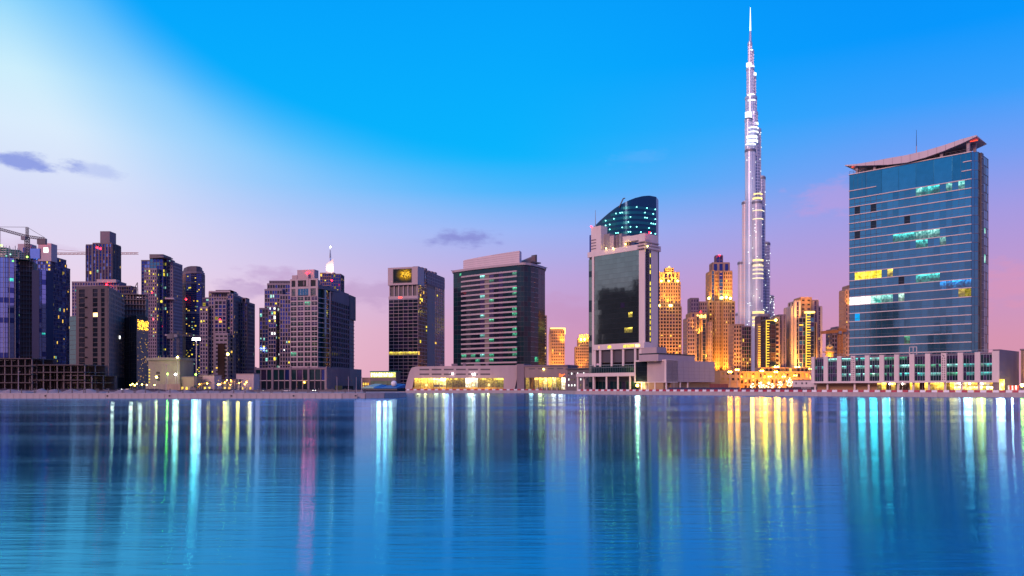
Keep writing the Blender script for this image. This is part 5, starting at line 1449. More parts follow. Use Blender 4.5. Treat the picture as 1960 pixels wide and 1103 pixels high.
    for px, y, tpx, ty, e in ((1425, 640, 1420, 540, 7e5), (1440, 600, 1434, 480, 8e5), (1450, 635, 1450, 560, 8e5), (1434, 500, 1434, 400, 7e5), (1450, 520, 1450, 450, 6e5), (1430, 385, 1434, 300, 6e5), (1452, 400, 1448, 320, 4e5), (1434, 285, 1436, 215, 5e5), (1428, 226, 1434, 170, 3e5), (1434, 185, 1436, 110, 2.5e5)):
        warm = (1, .75, .45) if y > 480 else (1, .9, .8) if y > 380 else (.85, .9, 1)
        light('tier_floodlight', 'SPOT', (X(px, 1600), 1625, Z(y, 1625)), e * .20, warm, (X(tpx, 1690), 1690, Z(ty, 1690)), 2, 70)
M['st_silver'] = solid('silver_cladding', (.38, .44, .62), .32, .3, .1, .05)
M['st_lit'] = solid('silver_lit_cladding', (.54, .40, .42), .4, .2, .1, .05)  # rosy light on the left lobes is put into this colour
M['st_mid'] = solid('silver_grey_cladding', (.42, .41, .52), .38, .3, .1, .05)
M['st_shade'] = solid('silver_shade_cladding', (.10, .13, .30), .25, .7, .15, .05)  # blue shade of the right-hand lobes is put into this colour
M['st_dark'] = solid('plant_floor_louvre', (.16, .15, .2), .5, .4, .1)
M['st_fin'] = solid('polished_fin', (.42, .45, .58), .3, .35, .08)
M['led_p'] = glow('pale_gold_led', (1, .82, .5), 1.6)
supertall()

# ------------------------------------------------------------------ golden floodlit towers
GOLD = dict(fl=5.0, bay=4.3, mu=1.6, sp=1.9, dp=.7, frame='beige', glass=['g_brown', 'g_brown', 'g_dark', 'g_plum'], lit=['lamp_w'], litp=.05)
def GS(**k): return dict(GOLD, **k)
def up(px, y, D, tpx, ty, e, cone=75, c=(1, .43, .04), dv=9):
    light('floodlight', 'SPOT', (X(px, D - dv), D - dv, Z(y, D - dv)), e * (.5 if e < 5e5 else .22), c, (X(tpx, D), D + 1, Z(ty, D)), 1.2, cone, .8)
def lampball(T, px, y, D, r=1.2, m_='bulb_y', name='floodlight_lamp'):
    b = MB(); b.ball((X(px, D), D, Z(y, D)), r, m_, 8, 5); T.add(name, b)
def golden_towers():
    D = 1150
    T = Thing('golden_tower', 'gold lit stone tower with a small lantern crown, directly right of the sail topped tower', 'apartment tower', (*W(1282, D), GZ))
    block(T, 1258, 1304, D, 588, 26, GS()); block(T, 1260, 1302, D + 3, 541, 22, GS(bay=3.6, mu=1.8), z0=Z(588, D))
    block(T, 1264, 1300, D + 6, 523, 18, GS(bay=6, mu=2.4, sp=1.2, fl=7), z0=Z(541, D + 3)); block(T, 1274, 1289, D + 10, 514, 10, GS(bay=3, mu=1, fl=5), z0=Z(523, D + 6), roof=.5)
    for k, x in enumerate((1264, 1270, 1293, 1299)): 
        p = Plane(W(x - 2, D + 4), W(x + 2, D + 4)); b = MB(); p.tz(b, 0, p.L, Z(541, D), Z(520, D), -3, 0, 'beige'); T.add('crown_pier', b)
    b = MB(); b.cyl(X(1281, D + 12), D + 12, 4, Z(515, D), Z(511, D), 'beige', 12, 2.5); b.cyl(X(1281, D + 12), D + 12, 2.2, Z(511, D), Z(507, D), 'led_g', 10, .5); T.add('lantern', b)
    for x in (1262, 1282, 1285): lampball(T, x, 585, D - 4)
    for x in (1266, 1280, 1297): lampball(T, x, 538, D - 2)
    for x, e in ((1261, 1.5e5), (1282, 3e5), (1302, 1.0e5)): up(x, 588, D, x, 560, e)
    for x in (1268, 1281, 1296): up(x, 541, D + 4, x, 525, 1.6e5, 100)
    up(1281, 524, D + 8, 1281, 514, 1.0e5, 110, dv=7)
    for x, ty in ((1268, 640), (1292, 660)): up(x, 735, D, x, ty, 0.5e6, 70, (1, .40, .06), 60)
    T.done()
    D = 1050
    T = Thing('golden_tower', 'tallest gold lit stone tower with a dark glazed crown, left of the needle spired skyscraper', 'apartment tower', (*W(1380, D), GZ))
    block(T, 1357, 1406, D, 578, 28, GS()); block(T, 1360, 1401, D + 2, 520, 24, GS(bay=3.0, mu=1.3), z0=Z(578, D))
    block(T, 1368, 1378, D - 3, 578, 6, GS(bay=2.4)); block(T, 1384, 1397, D - 3, 578, 6, GS(bay=3.2))
    block(T, 1362, 1367, D, 519, 6, GS(bay=9, mu=.4, sp=.3, glass=['g_teal2', 'g_navy'], litp=0), z0=Z(576, D)); block(T, 1376, 1384, D - 1.5, 521, 6, GS(bay=9, mu=.4, sp=.3, glass=['g_teal2', 'g_navy'], litp=0), z0=Z(576, D))
    block(T, 1364, 1396, D + 6, 504, 16, GS(bay=7, mu=3, sp=2, fl=9, glass=['g_navy'], litp=0, frame='rose'), z0=Z(520, D)); block(T, 1371, 1383, D + 10, 490, 9, GS(bay=4, mu=.5, sp=.6, glass=['g_plum', 'g_navy'], litp=0, frame='mauve'), z0=Z(504, D))
    lampball(T, 1377, 489, D + 4, .8, 'bulb_r', 'red_beacon')
    for x, y in ((1357, 571), (1382, 570), (1390, 569), (1398, 571)): lampball(T, x, y, D - 5, 1.5)
    for x, e in ((1358, 2e5), (1381, 3.2e5), (1390, 3e5), (1398, 2.6e5)): up(x, 578, D, x, 548, e)
    for x, ty in ((1368, 640), (1394, 640)): up(x, 735, D, x, ty, 0.5e6, 70, (1, .40, .06), 60)
    T.done()
    D = 1000
    T = Thing('golden_tower', 'lower dusky gold tower with dark window strips, left of the tallest gold tower', 'apartment tower', (*W(1335, D), GZ))
    st = GS(frame='rose', glass=['g_plum', 'g_dark', 'g_brown'], bay=3.2, mu=1.3, litp=.05)
    block(T, 1316, 1334, D, 610, 24, dict(st, mu=1.0)); block(T, 1322, 1352, D + 6, 600, 26, GS(bay=8, mu=4, sp=1.0, frame='beige')); block(T, 1333, 1338, D - 4, 607, 4, dict(st, bay=9, mu=.5, sp=.3, glass=['g_dark'])); block(T, 1344, 1351, D - 4, 612, 4, dict(st, bay=9, mu=.5, sp=.3, glass=['g_dark']))
    block(T, 1350, 1363, D + 4, 618, 22, GS(frame='rose', bay=2.4, mu=1.4)); block(T, 1322, 1337, D + 16, 572, 16, dict(st, frame='mauve', litp=.0, glass=['g_plum'])); block(T, 1336, 1353, D + 18, 579, 16, dict(st, litp=.08))
    for k in range(5):
        b = MB(); p = Plane(W(1334 + k * 3.6, D + 5), W(1336.5 + k * 3.6, D + 5)); p.tz(b, 0, p.L, Z(608, D), Z(602 + (k % 2), D), .4, 1.0, 'bulb_lo'); T.add('lit_window', b)
    lampball(T, 1341, 597, D - 2, .8, 'bulb_r', 'red_beacon')
    up(1338, 640, D, 1338, 612, 2e5, 90); up(1352, 690, D, 1352, 640, 1.6e5, 90)
    up(1335, 735, D, 1335, 650, 1.0e6, 70, (1, .5, .15), 60)
    T.done()
    D = 1300
    T = Thing('golden_tower', 'slim gold lit tower with a bright flat top, between curved tower and low dark building', 'apartment tower', (*W(1066, D), GZ))
    block(T, 1053, 1080, D, 633, 22, GS(bay=3, mu=1.1, sp=1.9)); 
    b = MB(); p = Plane(W(1053, D + 1), W(1083, D + 1)); p.tz(b, -.5, p.L, Z(633, D), Z(627.5, D), -18, .5, 'beige'); T.add('crown', b)
    b = MB(); p.tz(b, .5, p.L - 1, Z(629.5, D), Z(628, D), .5, 1.2, 'bulb_lo'); p.tz(b, p.L - 4, p.L - .5, Z(640, D), Z(628, D), .55, 1.0, 'led_g'); T.add('crown_light', b)
    p = Plane(W(1050, D), W(1054, D - 2)); p.tz(T.p('edge_pier'), 0, p.L, GZ, Z(640, D), -6, 0, 'beige')
    up(1066, 735, D, 1066, 655, 1.8e6, 60, (1, .42, .05), 70); up(1078, 660, D, 1078, 634, 2.5e5, 90)
    T.done()
    T = Thing('golden_tower', 'gold lit tower with a crenellated top, half hidden by the central pale framed tower', 'apartment tower', (*W(1115, D), GZ))
    block(T, 1102, 1127, D, 665, 22, GS(bay=3, mu=1.2)); block(T, 1107, 1130, D + 4, 648, 18, GS(bay=3, mu=1.2), z0=Z(665, D))
    for k in range(5): p = Plane(W(1109 + k * 4, D + 3), W(1111.5 + k * 4, D + 3)); b = MB(); p.tz(b, 0, p.L, Z(648, D), Z(639.5, D), -3, 0, 'beige'); T.add('crown_pier', b)
    for x in (1112, 1119): lampball(T, x, 650, D - 3, 1.4); up(x, 655, D, x, 643, 3e5, 100)
    up(1112, 735, D, 1112, 680, 1.2e6, 60, (1, .42, .05), 70)
    T.done()
    T = Thing('thin_tower', 'thin rose tower edge showing behind the right side of the curved banded tower', 'apartment tower', (*W(1044, 1400), GZ))
    block(T, 1036, 1046, 1400, 605, 20, GS(frame='rose', bay=4)); T.done()
    # dusky towers round the tall one
    D = 980
    T = Thing('dusky_tower', 'dusky brown tower with a green glass strip, between the tallest gold tower and the skyscraper', 'apartment tower', (*W(1420, D), GZ))
    block(T, 1404, 1424, D + 4, 622, 22, GS(frame='rose', bay=3, mu=1.3, litp=.06)); block(T, 1420, 1437, D, 626, 22, GS(frame='mauve', bay=3, mu=.3, sp=.5, glass=['g_dark2', 'g_plum'], litp=.1)); up(1410, 735, D, 1410, 690, 6e5, 70, dv=40); T.done()
    D = 900
    T = Thing('dusky_tower', 'grey glass tower with a rounded head standing before the foot of the skyscraper', 'apartment tower', (*W(1460, D), GZ))
    block(T, 1455, 1470, D, 606, 18, GS(frame='mauve', bay=3, mu=.2, sp=.3, glass=['g_plum', 'g_brown', 'g_dark'], litp=.02))
    b = MB(); b.cyl(X(1463, D + 9), D + 9, 6.5, Z(640, D), Z(600, D), 'grey', 16); T.add('rounded_head', b)
    p = Plane(W(1451, D - 1), W(1456, D - 1)); b = MB(); p.tz(b, 0, p.L, GZ, Z(620, D), -5, 0, 'beige'); T.add('lit_pier', b)
    for k in range(26): p.tz(T.p('lit_slat'), .2, p.L - .2, GZ + 4 + k * 2.7, GZ + 4.7 + k * 2.7, 0, .2, 'bulb_lo2')
    lampball(T, 1452, 713, D - 3, .9); lampball(T, 1455, 711, D - 3, 1.1); up(1453, 714, D, 1453, 660, 2.6e5, 70); T.done()
    D = 860
    T = Thing('dusky_tower', 'dark tower outlined by a golden light ladder of balconies, right of the skyscraper', 'apartment tower', (*W(1485, D), GZ))
    block(T, 1467, 1484, D, 613, 18, GS(frame='dark', bay=4, mu=.25, sp=.4, glass=['g_brown', 'g_dark'], litp=.0, lit=['lamp_w']))
    block(T, 1483, 1492, D + 4, 609, 14, GS(frame='rose', bay=4, mu=2)); block(T, 1491, 1504, D + 14, 604, 22, GS(frame='mauve', bay=5, mu=2.6, sp=.4, glass=['g_plum', 'g_dark'], litp=.01))
    p = Plane(W(1466, D - .4), W(1487, D - .4))
    b = MB(); p.tz(b, 0, .7, Z(705, D), Z(613, D), 0, .6, 'bulb_lo2'); p.tz(b, 0, p.L * .84, Z(614.3, D), Z(613, D), .05, .65, 'bulb_lo2'); T.add('light_outline', b)
    for k in range(17):
        b = MB(); w = 3.2 if k in (2, 8, 16) else 2.2; p.tz(b, .8, .8 + w + (k % 2) * .4, Z(702 - k * 5.1, D), Z(700.3 - k * 5.1, D), 0, 1.3, 'bulb_lo2'); T.add('lit_balcony', b)
    for x in (1484, 1489): lampball(T, x, 703, D - 4, 1.3); up(x, 706, D, x + .5, 660, 2.2e5, 60)
    lampball(T, 1485, 613, D - 2, 1.2); T.done()
    D = 880
    T = Thing('beige_tower', 'beige tower with a grey glass front and lit balcony ladder, left of the orange crane', 'apartment tower', (*W(1545, D), GZ))
    st = GS(frame='rosep', bay=6, mu=4, sp=.3, glass=['g_plum'], litp=.01)
    block(T, 1515, 1530, D + 6, 588, 24, st); block(T, 1521, 1532, D + 2, 578, 20, dict(st, bay=8)); block(T, 1532, 1553, D + 10, 571, 20, GS(frame='beige', bay=6, mu=3, sp=3, litp=.0)); block(T, 1555, 1566, D + 6, 576, 20, dict(st, frame='mauve')); block(T, 1560, 1573, D + 12, 588, 24, st)
    block(T, 1529, 1543, D - 2, 609, 10, GS(frame='grey', bay=4, mu=.2, sp=.3, glass=['g_plum', 'g_teal2', 'g_dark'], litp=.01)); block(T, 1543, 1558, D - 4, 600, 12, GS(frame='grey', bay=4, mu=.2, sp=.3, glass=['g_plum', 'g_teal2', 'g_dark'], litp=.01))
    block(T, 1557, 1563, D - 2, 619, 10, GS(frame='beige', bay=8, mu=5))
    p = Plane(W(1542.5, D - 5), W(1560, D - 5))
    b = MB(); p.tz(b, 0, p.L * .95, Z(600, D), Z(597, D), -4, 1, 'bulb_lo'); p.tz(b, 0, .8, Z(705, D), Z(600, D), 0, .6, 'bulb_lo2'); T.add('light_outline', b)
    for k in range(20):
        b = MB(); p.tz(b, .8, 4.4 + (k % 3) * .3, Z(703 - k * 5.0, D), Z(701.4 - k * 5.0, D), 0, 1.4, 'bulb_lo2'); T.add('lit_balcony', b)
    b = MB(); q = Plane(W(1530, D - 3), W(1537, D - 3)); q.tz(b, 0, q.L, Z(624, D), Z(621.5, D), 0, .6, 'bulb_lo2'); T.add('lit_balcony', b)
    for x in (1523, 1529): lampball(T, x, 704, D - 4, 1.3)
    for x, e in ((1526, 3e5), (1560, 3e5)): up(x, 712, D, x, 660, e * 2, 70)
    up(1550, 600, D, 1552, 585, 2.2e5, 110); up(1527, 610, D, 1527, 590, 1e5, 90); T.done()
    D = 900
    T = Thing('slim_tower', 'slim rose tower with small windows, hard against the left edge of the blue glass tower', 'apartment tower', (*W(1624, D), GZ))
    block(T, 1618, 1628, D, 556, 16, GS(frame='rose', bay=3, mu=1.6, litp=.04)); block(T, 1624, 1634, D + 6, 548, 16, GS(frame='rose', bay=3, mu=1.6, litp=.04))
    up(1630, 590, D, 1629, 560, 1e5, 80); up(1622, 735, D, 1624, 650, 4e5, 60, dv=40); T.done()
    D = 940
    T = Thing('dusky_tower', 'small dusky tower behind the orange crane mast', 'apartment tower', (*W(1603, D), GZ))
    block(T, 1592, 1602, D, 632, 16, GS(frame='mauve', bay=3, mu=1, litp=.05)); block(T, 1602, 1622, D + 6, 627, 18, GS(frame='mauve', bay=3, mu=1, litp=.04)); T.done()
    T = Thing('golden_minaret', 'small golden domed turret behind the long podium roof', 'turret', (*W(1588, 820), GZ))
    b = MB(); x = X(1588, 820); b.cyl(x, 820, 4.2, GZ, Z(675, 820), 'goldp', 12); b.cyl(x, 820, 6.8, Z(675, 820), Z(673, 820), 'brown', 14); b.cyl(x, 820, 3.8, Z(673, 820), Z(664, 820), 'goldp', 12, 4.2); b.cyl(x, 820, 4.2, Z(664, 820), Z(659, 820), 'goldp', 12, .5); b.cyl(x, 820, .4, Z(659, 820), Z(654, 820), 'goldp', 6, .1); T.add('turret', b); T.done()
    up(1586, 690, 820, 1588, 668, 9e4, 90, dv=14)
M['goldp'] = solid('gold_stone', (.55, .34, .10), .6)
M['rosep'] = solid('pale_rose_stone', (.46, .34, .31), .7, 0, .12)
M['bulb_lo'] = glow('bright_gold_strip', (1, .66, .12), 5)
M['bulb_lo2'] = glow('gold_balcony_light', (1, .56, .06), 1.8)
golden_towers()
for x_, d_ in ((1262, 1150), (1275, 1150), (1290, 1150), (1301, 1150), (1320, 1000), (1333, 1000), (1350, 1000), (1362, 1050), (1374, 1050), (1388, 1050), (1400, 1050), (1410, 980), (1428, 980), (1497, 870), (1520, 880), (1536, 880), (1566, 880), (1056, 1300), (1074, 1300), (1112, 1300)):
    up(x_, 716, d_, x_, 670, 2.4e5, 70, dv=11)

# ------------------------------------------------------------------ arcaded hall, cabins, fences on the right bank
def right_bank():
    D = 560
    T = Thing('arcade_building', 'long low gold lit building with rows of arched windows behind the street lamps', 'arcade', (*W(1470, D), GZ))
    p = Plane(W(1416, D), W(1562, D))
    zt = Z(713, D); st = dict(mu=1.0, sp=1.3, dp=.5, frame='beige', glass=['g_brown', 'g_brown', 'amberwall'], lit=['lamp_w'], litp=.1)
    T.p('wall').prism([tuple(p.at(0)), tuple(p.at(p.L)), tuple(p.at(p.L, -18)), tuple(p.at(0, -18))], GZ, zt, 'beige')
    facade(T, p, GZ, zt, st, nc=20, nr=3)
    q = Plane(W(1456, D + 6), W(1562, D + 6)); q.tz(T.p('upper_storey'), 0, q.L, zt, Z(703, D), -14, 0, 'beige'); facade(T, q, zt, Z(703, D), dict(st, sp=1.6), nc=14, nr=1)
    p.tz(T.p('cornice'), -.4, p.L + .4, zt, zt + .7, -1, .9, 'beige')
    w = Plane(W(1378, D - 20), W(1417, D - 14)); w.tz(T.p('side_wing'), 0, w.L, GZ, Z(711, D), -16, 0, 'beige'); facade(T, w, GZ + 6, Z(711, D), dict(st, sp=2.2, mu=2), nc=4, nr=2)
    T.done()
    for x, e in ((1385, 1.6e4), (1410, 2.2e4), (1440, 1.6e4), (1465, 2.2e4), (1490, 2.2e4), (1515, 1.8e4), (1540, 1.8e4)):
        light('street_glow', 'POINT', (X(x, D - 14), D - 14, Z(722, D - 14)), e * .75, (1, .40, .03), None, 1.5)
    # street lamps
    proto = None
    for k, (px, y, D_, s_) in enumerate(((1397, 712, 470, 1), (1411, 708, 500, 1), (1458, 710, 500, 1), (1485, 712, 500, 1), (1473, 721, 540, .9), (1500, 721, 540, .9), (1522, 719, 530, .7), (1551, 706, 545, .7))):
        lab = ('gold street lamp nearest the plain beige block', 'taller gold street lamp, second from the plain beige block', 'bright gold street lamp before the arcade, straight below the skyscraper',
               'bright gold street lamp before the arcade, below the light ladder tower', 'small gold lamp between the two brightest arcade lamps', 'small gold lamp right of the two brightest arcade lamps', 'faint gold lamp above the white cabin', 'gold lamp beside the left end of the long pillared podium')[k]
        T = Thing('street_lamp', lab, 'street lamp', (X(px, D_), D_, GZ), 'gold street lamps before the arcade')
        z = Z(y, D_); x = X(px, D_)
        b = MB(); b.cyl(x, D_, .16, GZ, z + .3, 'metal', 8, .09); T.add('pole', b)
        b = MB(); b.bar((x - .9, D_ - .1, z + .35), (x + .9, D_ - .1, z + .35), .09, 'metal'); T.add('arm', b)
        for s2 in (-.75, .75):
            b = MB(); b.ball((x + s2, D_ - .1, z), .5 * s_, 'bulb_g', 10, 6); T.add('lantern', b)
        T.done()
        STREAK_SPOTS.append((px, Vector((x, D_ - 1.5)), z, (1, .19, .0), (3.4, 3.2, 3.4, 2.6, 1.3, 1.3, .7, 1.8)[k]))
    STREAK_SPOTS.append((1455, Vector((X(1450, 500), 500)), 10, (1, .26, .05), 2.0)); STREAK_SPOTS.append((1515, Vector((X(1515, 500), 500)), 9, (1, .25, .04), .7))  # extra spots added only for their streaks
    # bright shrubs and light poles wrapped in lights at street level
    for px, h, n in ((1440, 5, 24), (1455, 6, 40), (1471, 5.5, 26), (1493, 6, 30), (1511, 8, 46), (1462, 4, 24), (1478, 4.5, 18)):
        D_ = 480; T = Thing('lit_tree', {1440: 'small glowing tree leftmost before the arcade', 1455: 'glowing white lit tree below the skyscraper', 1471: 'narrow glowing tree right of the white lit one', 1493: 'glowing tree left of the brightest tall lit tree', 1511: 'tallest brightest lit tree beside the white cabin', 1462: 'low glowing bush between two lit trees', 1478: 'low glowing bush at the middle of the arcade'}[px], 'tree', (X(px, D_), D_, GZ), 'trees hung with lights before the arcade')
        x = X(px, D_)
        b = MB(); b.cyl(x, D_, .22, GZ, GZ + h * .6, 'brown', 7, .1); b.bar((x, D_, GZ + h * .4), (x + .9, D_, GZ + h * .8), .07, 'brown'); b.bar((x, D_, GZ + h * .45), (x - .8, D_ - .3, GZ + h * .75), .07, 'brown'); T.add('trunk', b)
        b = MB(); c_ = MB()
        for k in range(n * 8):
            a = random.uniform(0, 6.28); r = random.uniform(.1, 1) ** .5 * h * .26; z = GZ + h * random.uniform(.3, 1.0)
            r *= max(.15, math.sin(math.pi * (z - GZ - h * .22) / (h * .85)))
            P = Vector((x + r * math.cos(a), D_ + r * math.sin(a), z)); d1 = Vector((random.uniform(-1, 1), random.uniform(-1, 1), random.uniform(-1, 1))).normalized() * .3; d2 = d1.cross(Vector((.3, .5, .8))).normalized() * .22
            b.face([P - d1, P + d2, P + d1, P - d2], 'leaf')
            if k % 6 == 0: c_.ball(P, .2, 'bulb_tr', 6, 4)
        T.add('crown', b); o = T.add('string_lights', c_); o['kind'] = 'stuff'; T.done()
    # white cabin, navy hoarding, blue hoarding
    T = Thing('site_cabin', 'long white site cabin with small dark windows left of the long pillared podium', 'cabin', (*W(1536, 420), GZ))
    p = Plane(W(1517, 425), W(1558, 412)); zt = p.z(1536, 728.5)
    p.tz(T.p('wall'), 0, p.L, GZ + 2.4, zt, -3, 0, 'white'); p.tz(T.p('roof'), -.2, p.L + .2, zt, zt + .3, -3.2, .2, 'mauve'); p.tz(T.p('lower_wall'), 0, p.L, GZ, GZ + 2.4, -3, -.2, 'dark')
    for a in (.14, .42, .62): 
        b = MB(); p.tz(b, p.L * a, p.L * a + 1, zt - 2, zt - 1.0, -.02, .06, 'dark'); T.add('window', b)
    for k in range(7): 
        b = MB(); p.tz(b, p.L * .4 + k * .95, p.L * .4 + k * .95 + .6, GZ + 1.5, GZ + 2.3, -.2, -.1, 'pale'); T.add('sign_panel', b)
    T.done()
    def hoard(label, pts, h, mat, n):
        T = Thing('hoarding', label, 'hoarding', (*pts[0], GZ))
        for a, b_ in zip(pts, pts[1:]):
            p = Plane(a, b_)
            for k in range(n):
                b = MB(); p.tz(b, k * p.L / n + .03, (k + 1) * p.L / n - .03, GZ, GZ + h + random.uniform(-.06, .06), -.08, random.uniform(0, .05), mat); T.add('panel', b)
        T.done()
    hoard('navy hoarding beneath the plain beige block and street lamps', [W(1279, 418), W(1416, 396)], 2.1, 'navy', 24)
    hoard('dark violet hoarding below the lit trees', [W(1418, 396), W(1534, 377)], 1.9, 'navyv', 20)
    hoard('dark red hoarding at the foot of the plain beige block, behind the navy one', [W(1358, 440), W(1394, 432)], 4.2, 'redbrown', 5)
    # red and white barriers along the edge
    def barrier(mat):
        b = MB(); L = 2.05
        prof = [(-.3, 0), (.3, 0), (.3, .16), (.16, .5), (.13, .95), (-.13, .95), (-.16, .5), (-.3, .16)]
        a = [(-L / 2, y, z) for y, z in prof]; c = [(L / 2, y, z) for y, z in prof]
        i = len(prof); b.face(a[::-1], mat); b.face(c, mat)
        for k in range(i): b.face([a[k], c[k], c[(k + 1) % i], a[(k + 1) % i]], mat)
        for x in (-.6, .6): b.box(x - .16, x + .16, -.17, .17, .951, 1.05, mat)
        return b.mesh('traffic_barrier')
    meshes = [barrier('redp'), barrier('whitep')]
    k = 0
    def before(px):
        for lim, s_ in ((985, 'the amber lit hall'), (1100, 'the darker amber wing'), (1278, 'the sail topped tower'), (1416, 'the navy hoarding'), (1553, 'the lit trees'), (1700, 'the left half of the long podium'), (3000, 'the right half of the long podium')):
            if px < lim: return s_
    cnt = {}
    for a, c in (((-80, 571.5), (22, 564.6)), ((38, 462.6), (136, 362.6)), ((136, 362.6), (206, 314.6)), ((206, 314.6), (222, 303.2))):
        p = Plane(a, c); step = 2.2 if a[0] > 30 else 2.6; n = int(p.L / step)
        for j in range(n):
            q = p.at((j + .5) * p.L / n, -1.3 + random.uniform(-.08, .08)); i = k % 2; k += 1
            o = bpy.data.objects.new('traffic_barrier', meshes[i]); o.location = (q.x, q.y, GZ + .065)
            o.rotation_euler = (0, 0, math.atan2(p.u.y, p.u.x) + random.gauss(0, .03)); col.objects.link(o)
            s_ = before(CX + q.x / q.y * F); w = ('red', 'white')[i]; m_ = cnt[(s_, w)] = cnt.get((s_, w), -1) + 1
            tag(o, '%s %s barrier from the left before %s' % (nth(m_), w, s_), 'barrier', 'red barriers along the quay' if i == 0 else 'white barriers along the quay')
    # striped kiosk and green lamp at right edge
    T = Thing('striped_kiosk', 'red and white striped awning kiosk near the right edge', 'kiosk', (*W(1940, 330), GZ))
    p = Plane(W(1929, 331), W(1950, 327))
    for k in range(6): 
        b = MB(); p.tz(b, k * p.L / 6, (k + 1) * p.L / 6 - .02, GZ + 1.0, GZ + 3.0, -.4, .0 + .03 * (k % 2), 'stripe_r' if k % 2 else 'stripe_w'); T.add('awning_stripe', b)
    p.tz(T.p('counter'), 0, p.L, GZ, GZ + 1, -1.5, -.5, 'pale'); p.tz(T.p('frame'), 0, .15, GZ, GZ + 3, -1.6, -.5, 'metal'); p.tz(T.p('frame'), p.L - .15, p.L, GZ, GZ + 3, -1.6, -.5, 'metal'); T.done()
    light('kiosk_light', 'POINT', (X(1938, 325), 325, GZ + 2.6), 900, (1, .95, .9), None, .4)
    T = Thing('yard_lamp', 'yellow green lamp on a short mast at the far right edge', 'lamp', (*W(1956, 334), GZ))
    b = MB(); x = X(1956, 334); b.cyl(x, 334, .1, GZ, GZ + 3, 'metal', 6); T.add('pole', b); b = MB(); b.ball((x, 333.8, GZ + 3.1), .7, 'bulb_y', 8, 5); T.add('lantern', b); T.done()
    STREAK_SPOTS.append((1958, Vector((x, 332)), GZ + 3, (.35, 1, .05), 2.0))
M['leaf'] = solid('palm_leaf', (.07, .09, .03), .6)
M['bulb_tr'] = glow('tree_light', (1, .8, .4), 9)
M['navyv'] = solid('violet_hoarding', (.04, .018, .05), .6)
M['redbrown'] = solid('red_brown_hoarding', (.16, .035, .03), .6)
M['stripe_r'] = solid('red_awning', (.6, .05, .02), .6)
M['stripe_w'] = solid('white_awning', (.75, .72, .70), .6)
right_bank()

# ------------------------------------------------------------------ cranes
def lattice(b, p, q, w, n, mat, up_=Vector((0, 0, 1))):
    p, q = Vector(p), Vector(q); d = (q - p).normalized(); s_ = d.cross(up_)
    if s_.length < .1: s_ = Vector((1, 0, 0))
    s_ = s_.normalized() * w / 2; t = d.cross(s_).normalized() * w / 2
    cs = [s_ + t, s_ - t, -s_ - t, -s_ + t]
    for c in cs: b.bar(p + c, q + c, w * .075, mat)
    L = (q - p)
    for k in range(n):
        a, e = p + L * k / n, p + L * (k + 1) / n
        for i in range(4):
            c0, c1 = cs[i], cs[(i + 1) % 4]
            b.bar(a + c0, e + c1, w * .05, mat); b.bar(a + c0, a + c1, w * .05, mat)
def crane(label, px, D, ybase, ytop, jib, cjib, apex, mat, w=2.2, n=14):
    T = Thing('tower_crane', label, 'crane', (X(px, D), D, Z(ybase, D)))
    x = X(px, D); zj = Z(ytop, D)
    b = MB(); lattice(b, (x, D, Z(ybase, D)), (x, D, zj), w, n, mat); T.add('mast', b)
    je = (X(jib[0], D), D + jib[2], Z(jib[1], D)); ce = (X(cjib[0], D), D - jib[2] * .25, Z(cjib[1], D))
    b = MB(); lattice(b, (x, D, zj), je, w * .75, 26, mat); T.add('jib', b)
    b = MB(); lattice(b, (x, D, zj), ce, w * .75, 8, mat); T.add('counter_jib', b)
    ap = Vector((x, D, Z(apex, D)))
    b = MB(); lattice(b, (x, D, zj), ap, w * .6, 5, mat); T.add('tower_head', b)
    b = MB(); b.bar(ap, Vector((x, D, zj)).lerp(Vector(je), .62) + Vector((0, 0, 1)), .12, mat); b.bar(ap, Vector(ce) + Vector((0, 0, 1)), .12, mat); T.add('tie_cable', b)
    b = MB(); c = Vector((x, D, zj)).lerp(Vector(ce), .85); b.box(c.x - 3, c.x + 3, c.y - 1, c.y + 1, c.z - 4, c.z, 'dim'); T.add('counterweight', b)
    b = MB(); b.box(x - 2.6, x + .4, D - 3, D - 1.2, zj - 2.8, zj - .2, 'grey'); T.add('cab', b)
    c = Vector((x, D, zj)).lerp(Vector(je), .55); b = MB(); b.bar(c, c - Vector((0, 0, 14)), .08, mat); b.box(c.x - .5, c.x + .5, c.y - .3, c.y + .3, c.z - 15.4, c.z - 14, 'dim'); T.add('hook', b)
    T.done(); return T
M['orange_'] = solid('orange_painted_steel', (.50, .17, .03), .6)
crane('dark tower crane above the unfinished tower at left edge', 52, 552, 497, 453, (-30, 431, -6), (83, 457), 435, 'dim', 2.2, 9)
crane('red tower crane with a long flat jib crossing behind the tall violet tower', 60, 960, 742, 486, (250, 480, 20), (38, 486), 474, 'rust', 2.6, 30)
crane('orange tower crane left of the blue glass tower', 1608, 780, 742, 634, (1566, 638, -8), (1621, 632), 628, 'orange_', 3.4, 22)
crane('grey tower crane low behind the rounded blue tower', 341, 700, 742, 640, (404, 648, 4), (325, 640), 634, 'dim', 1.8, 20)
crane('thin crane in the gap left of the dark bare block', 128, 840, 742, 646, (104, 652, 4), (140, 645), 640, 'dim', 1.6, 16)
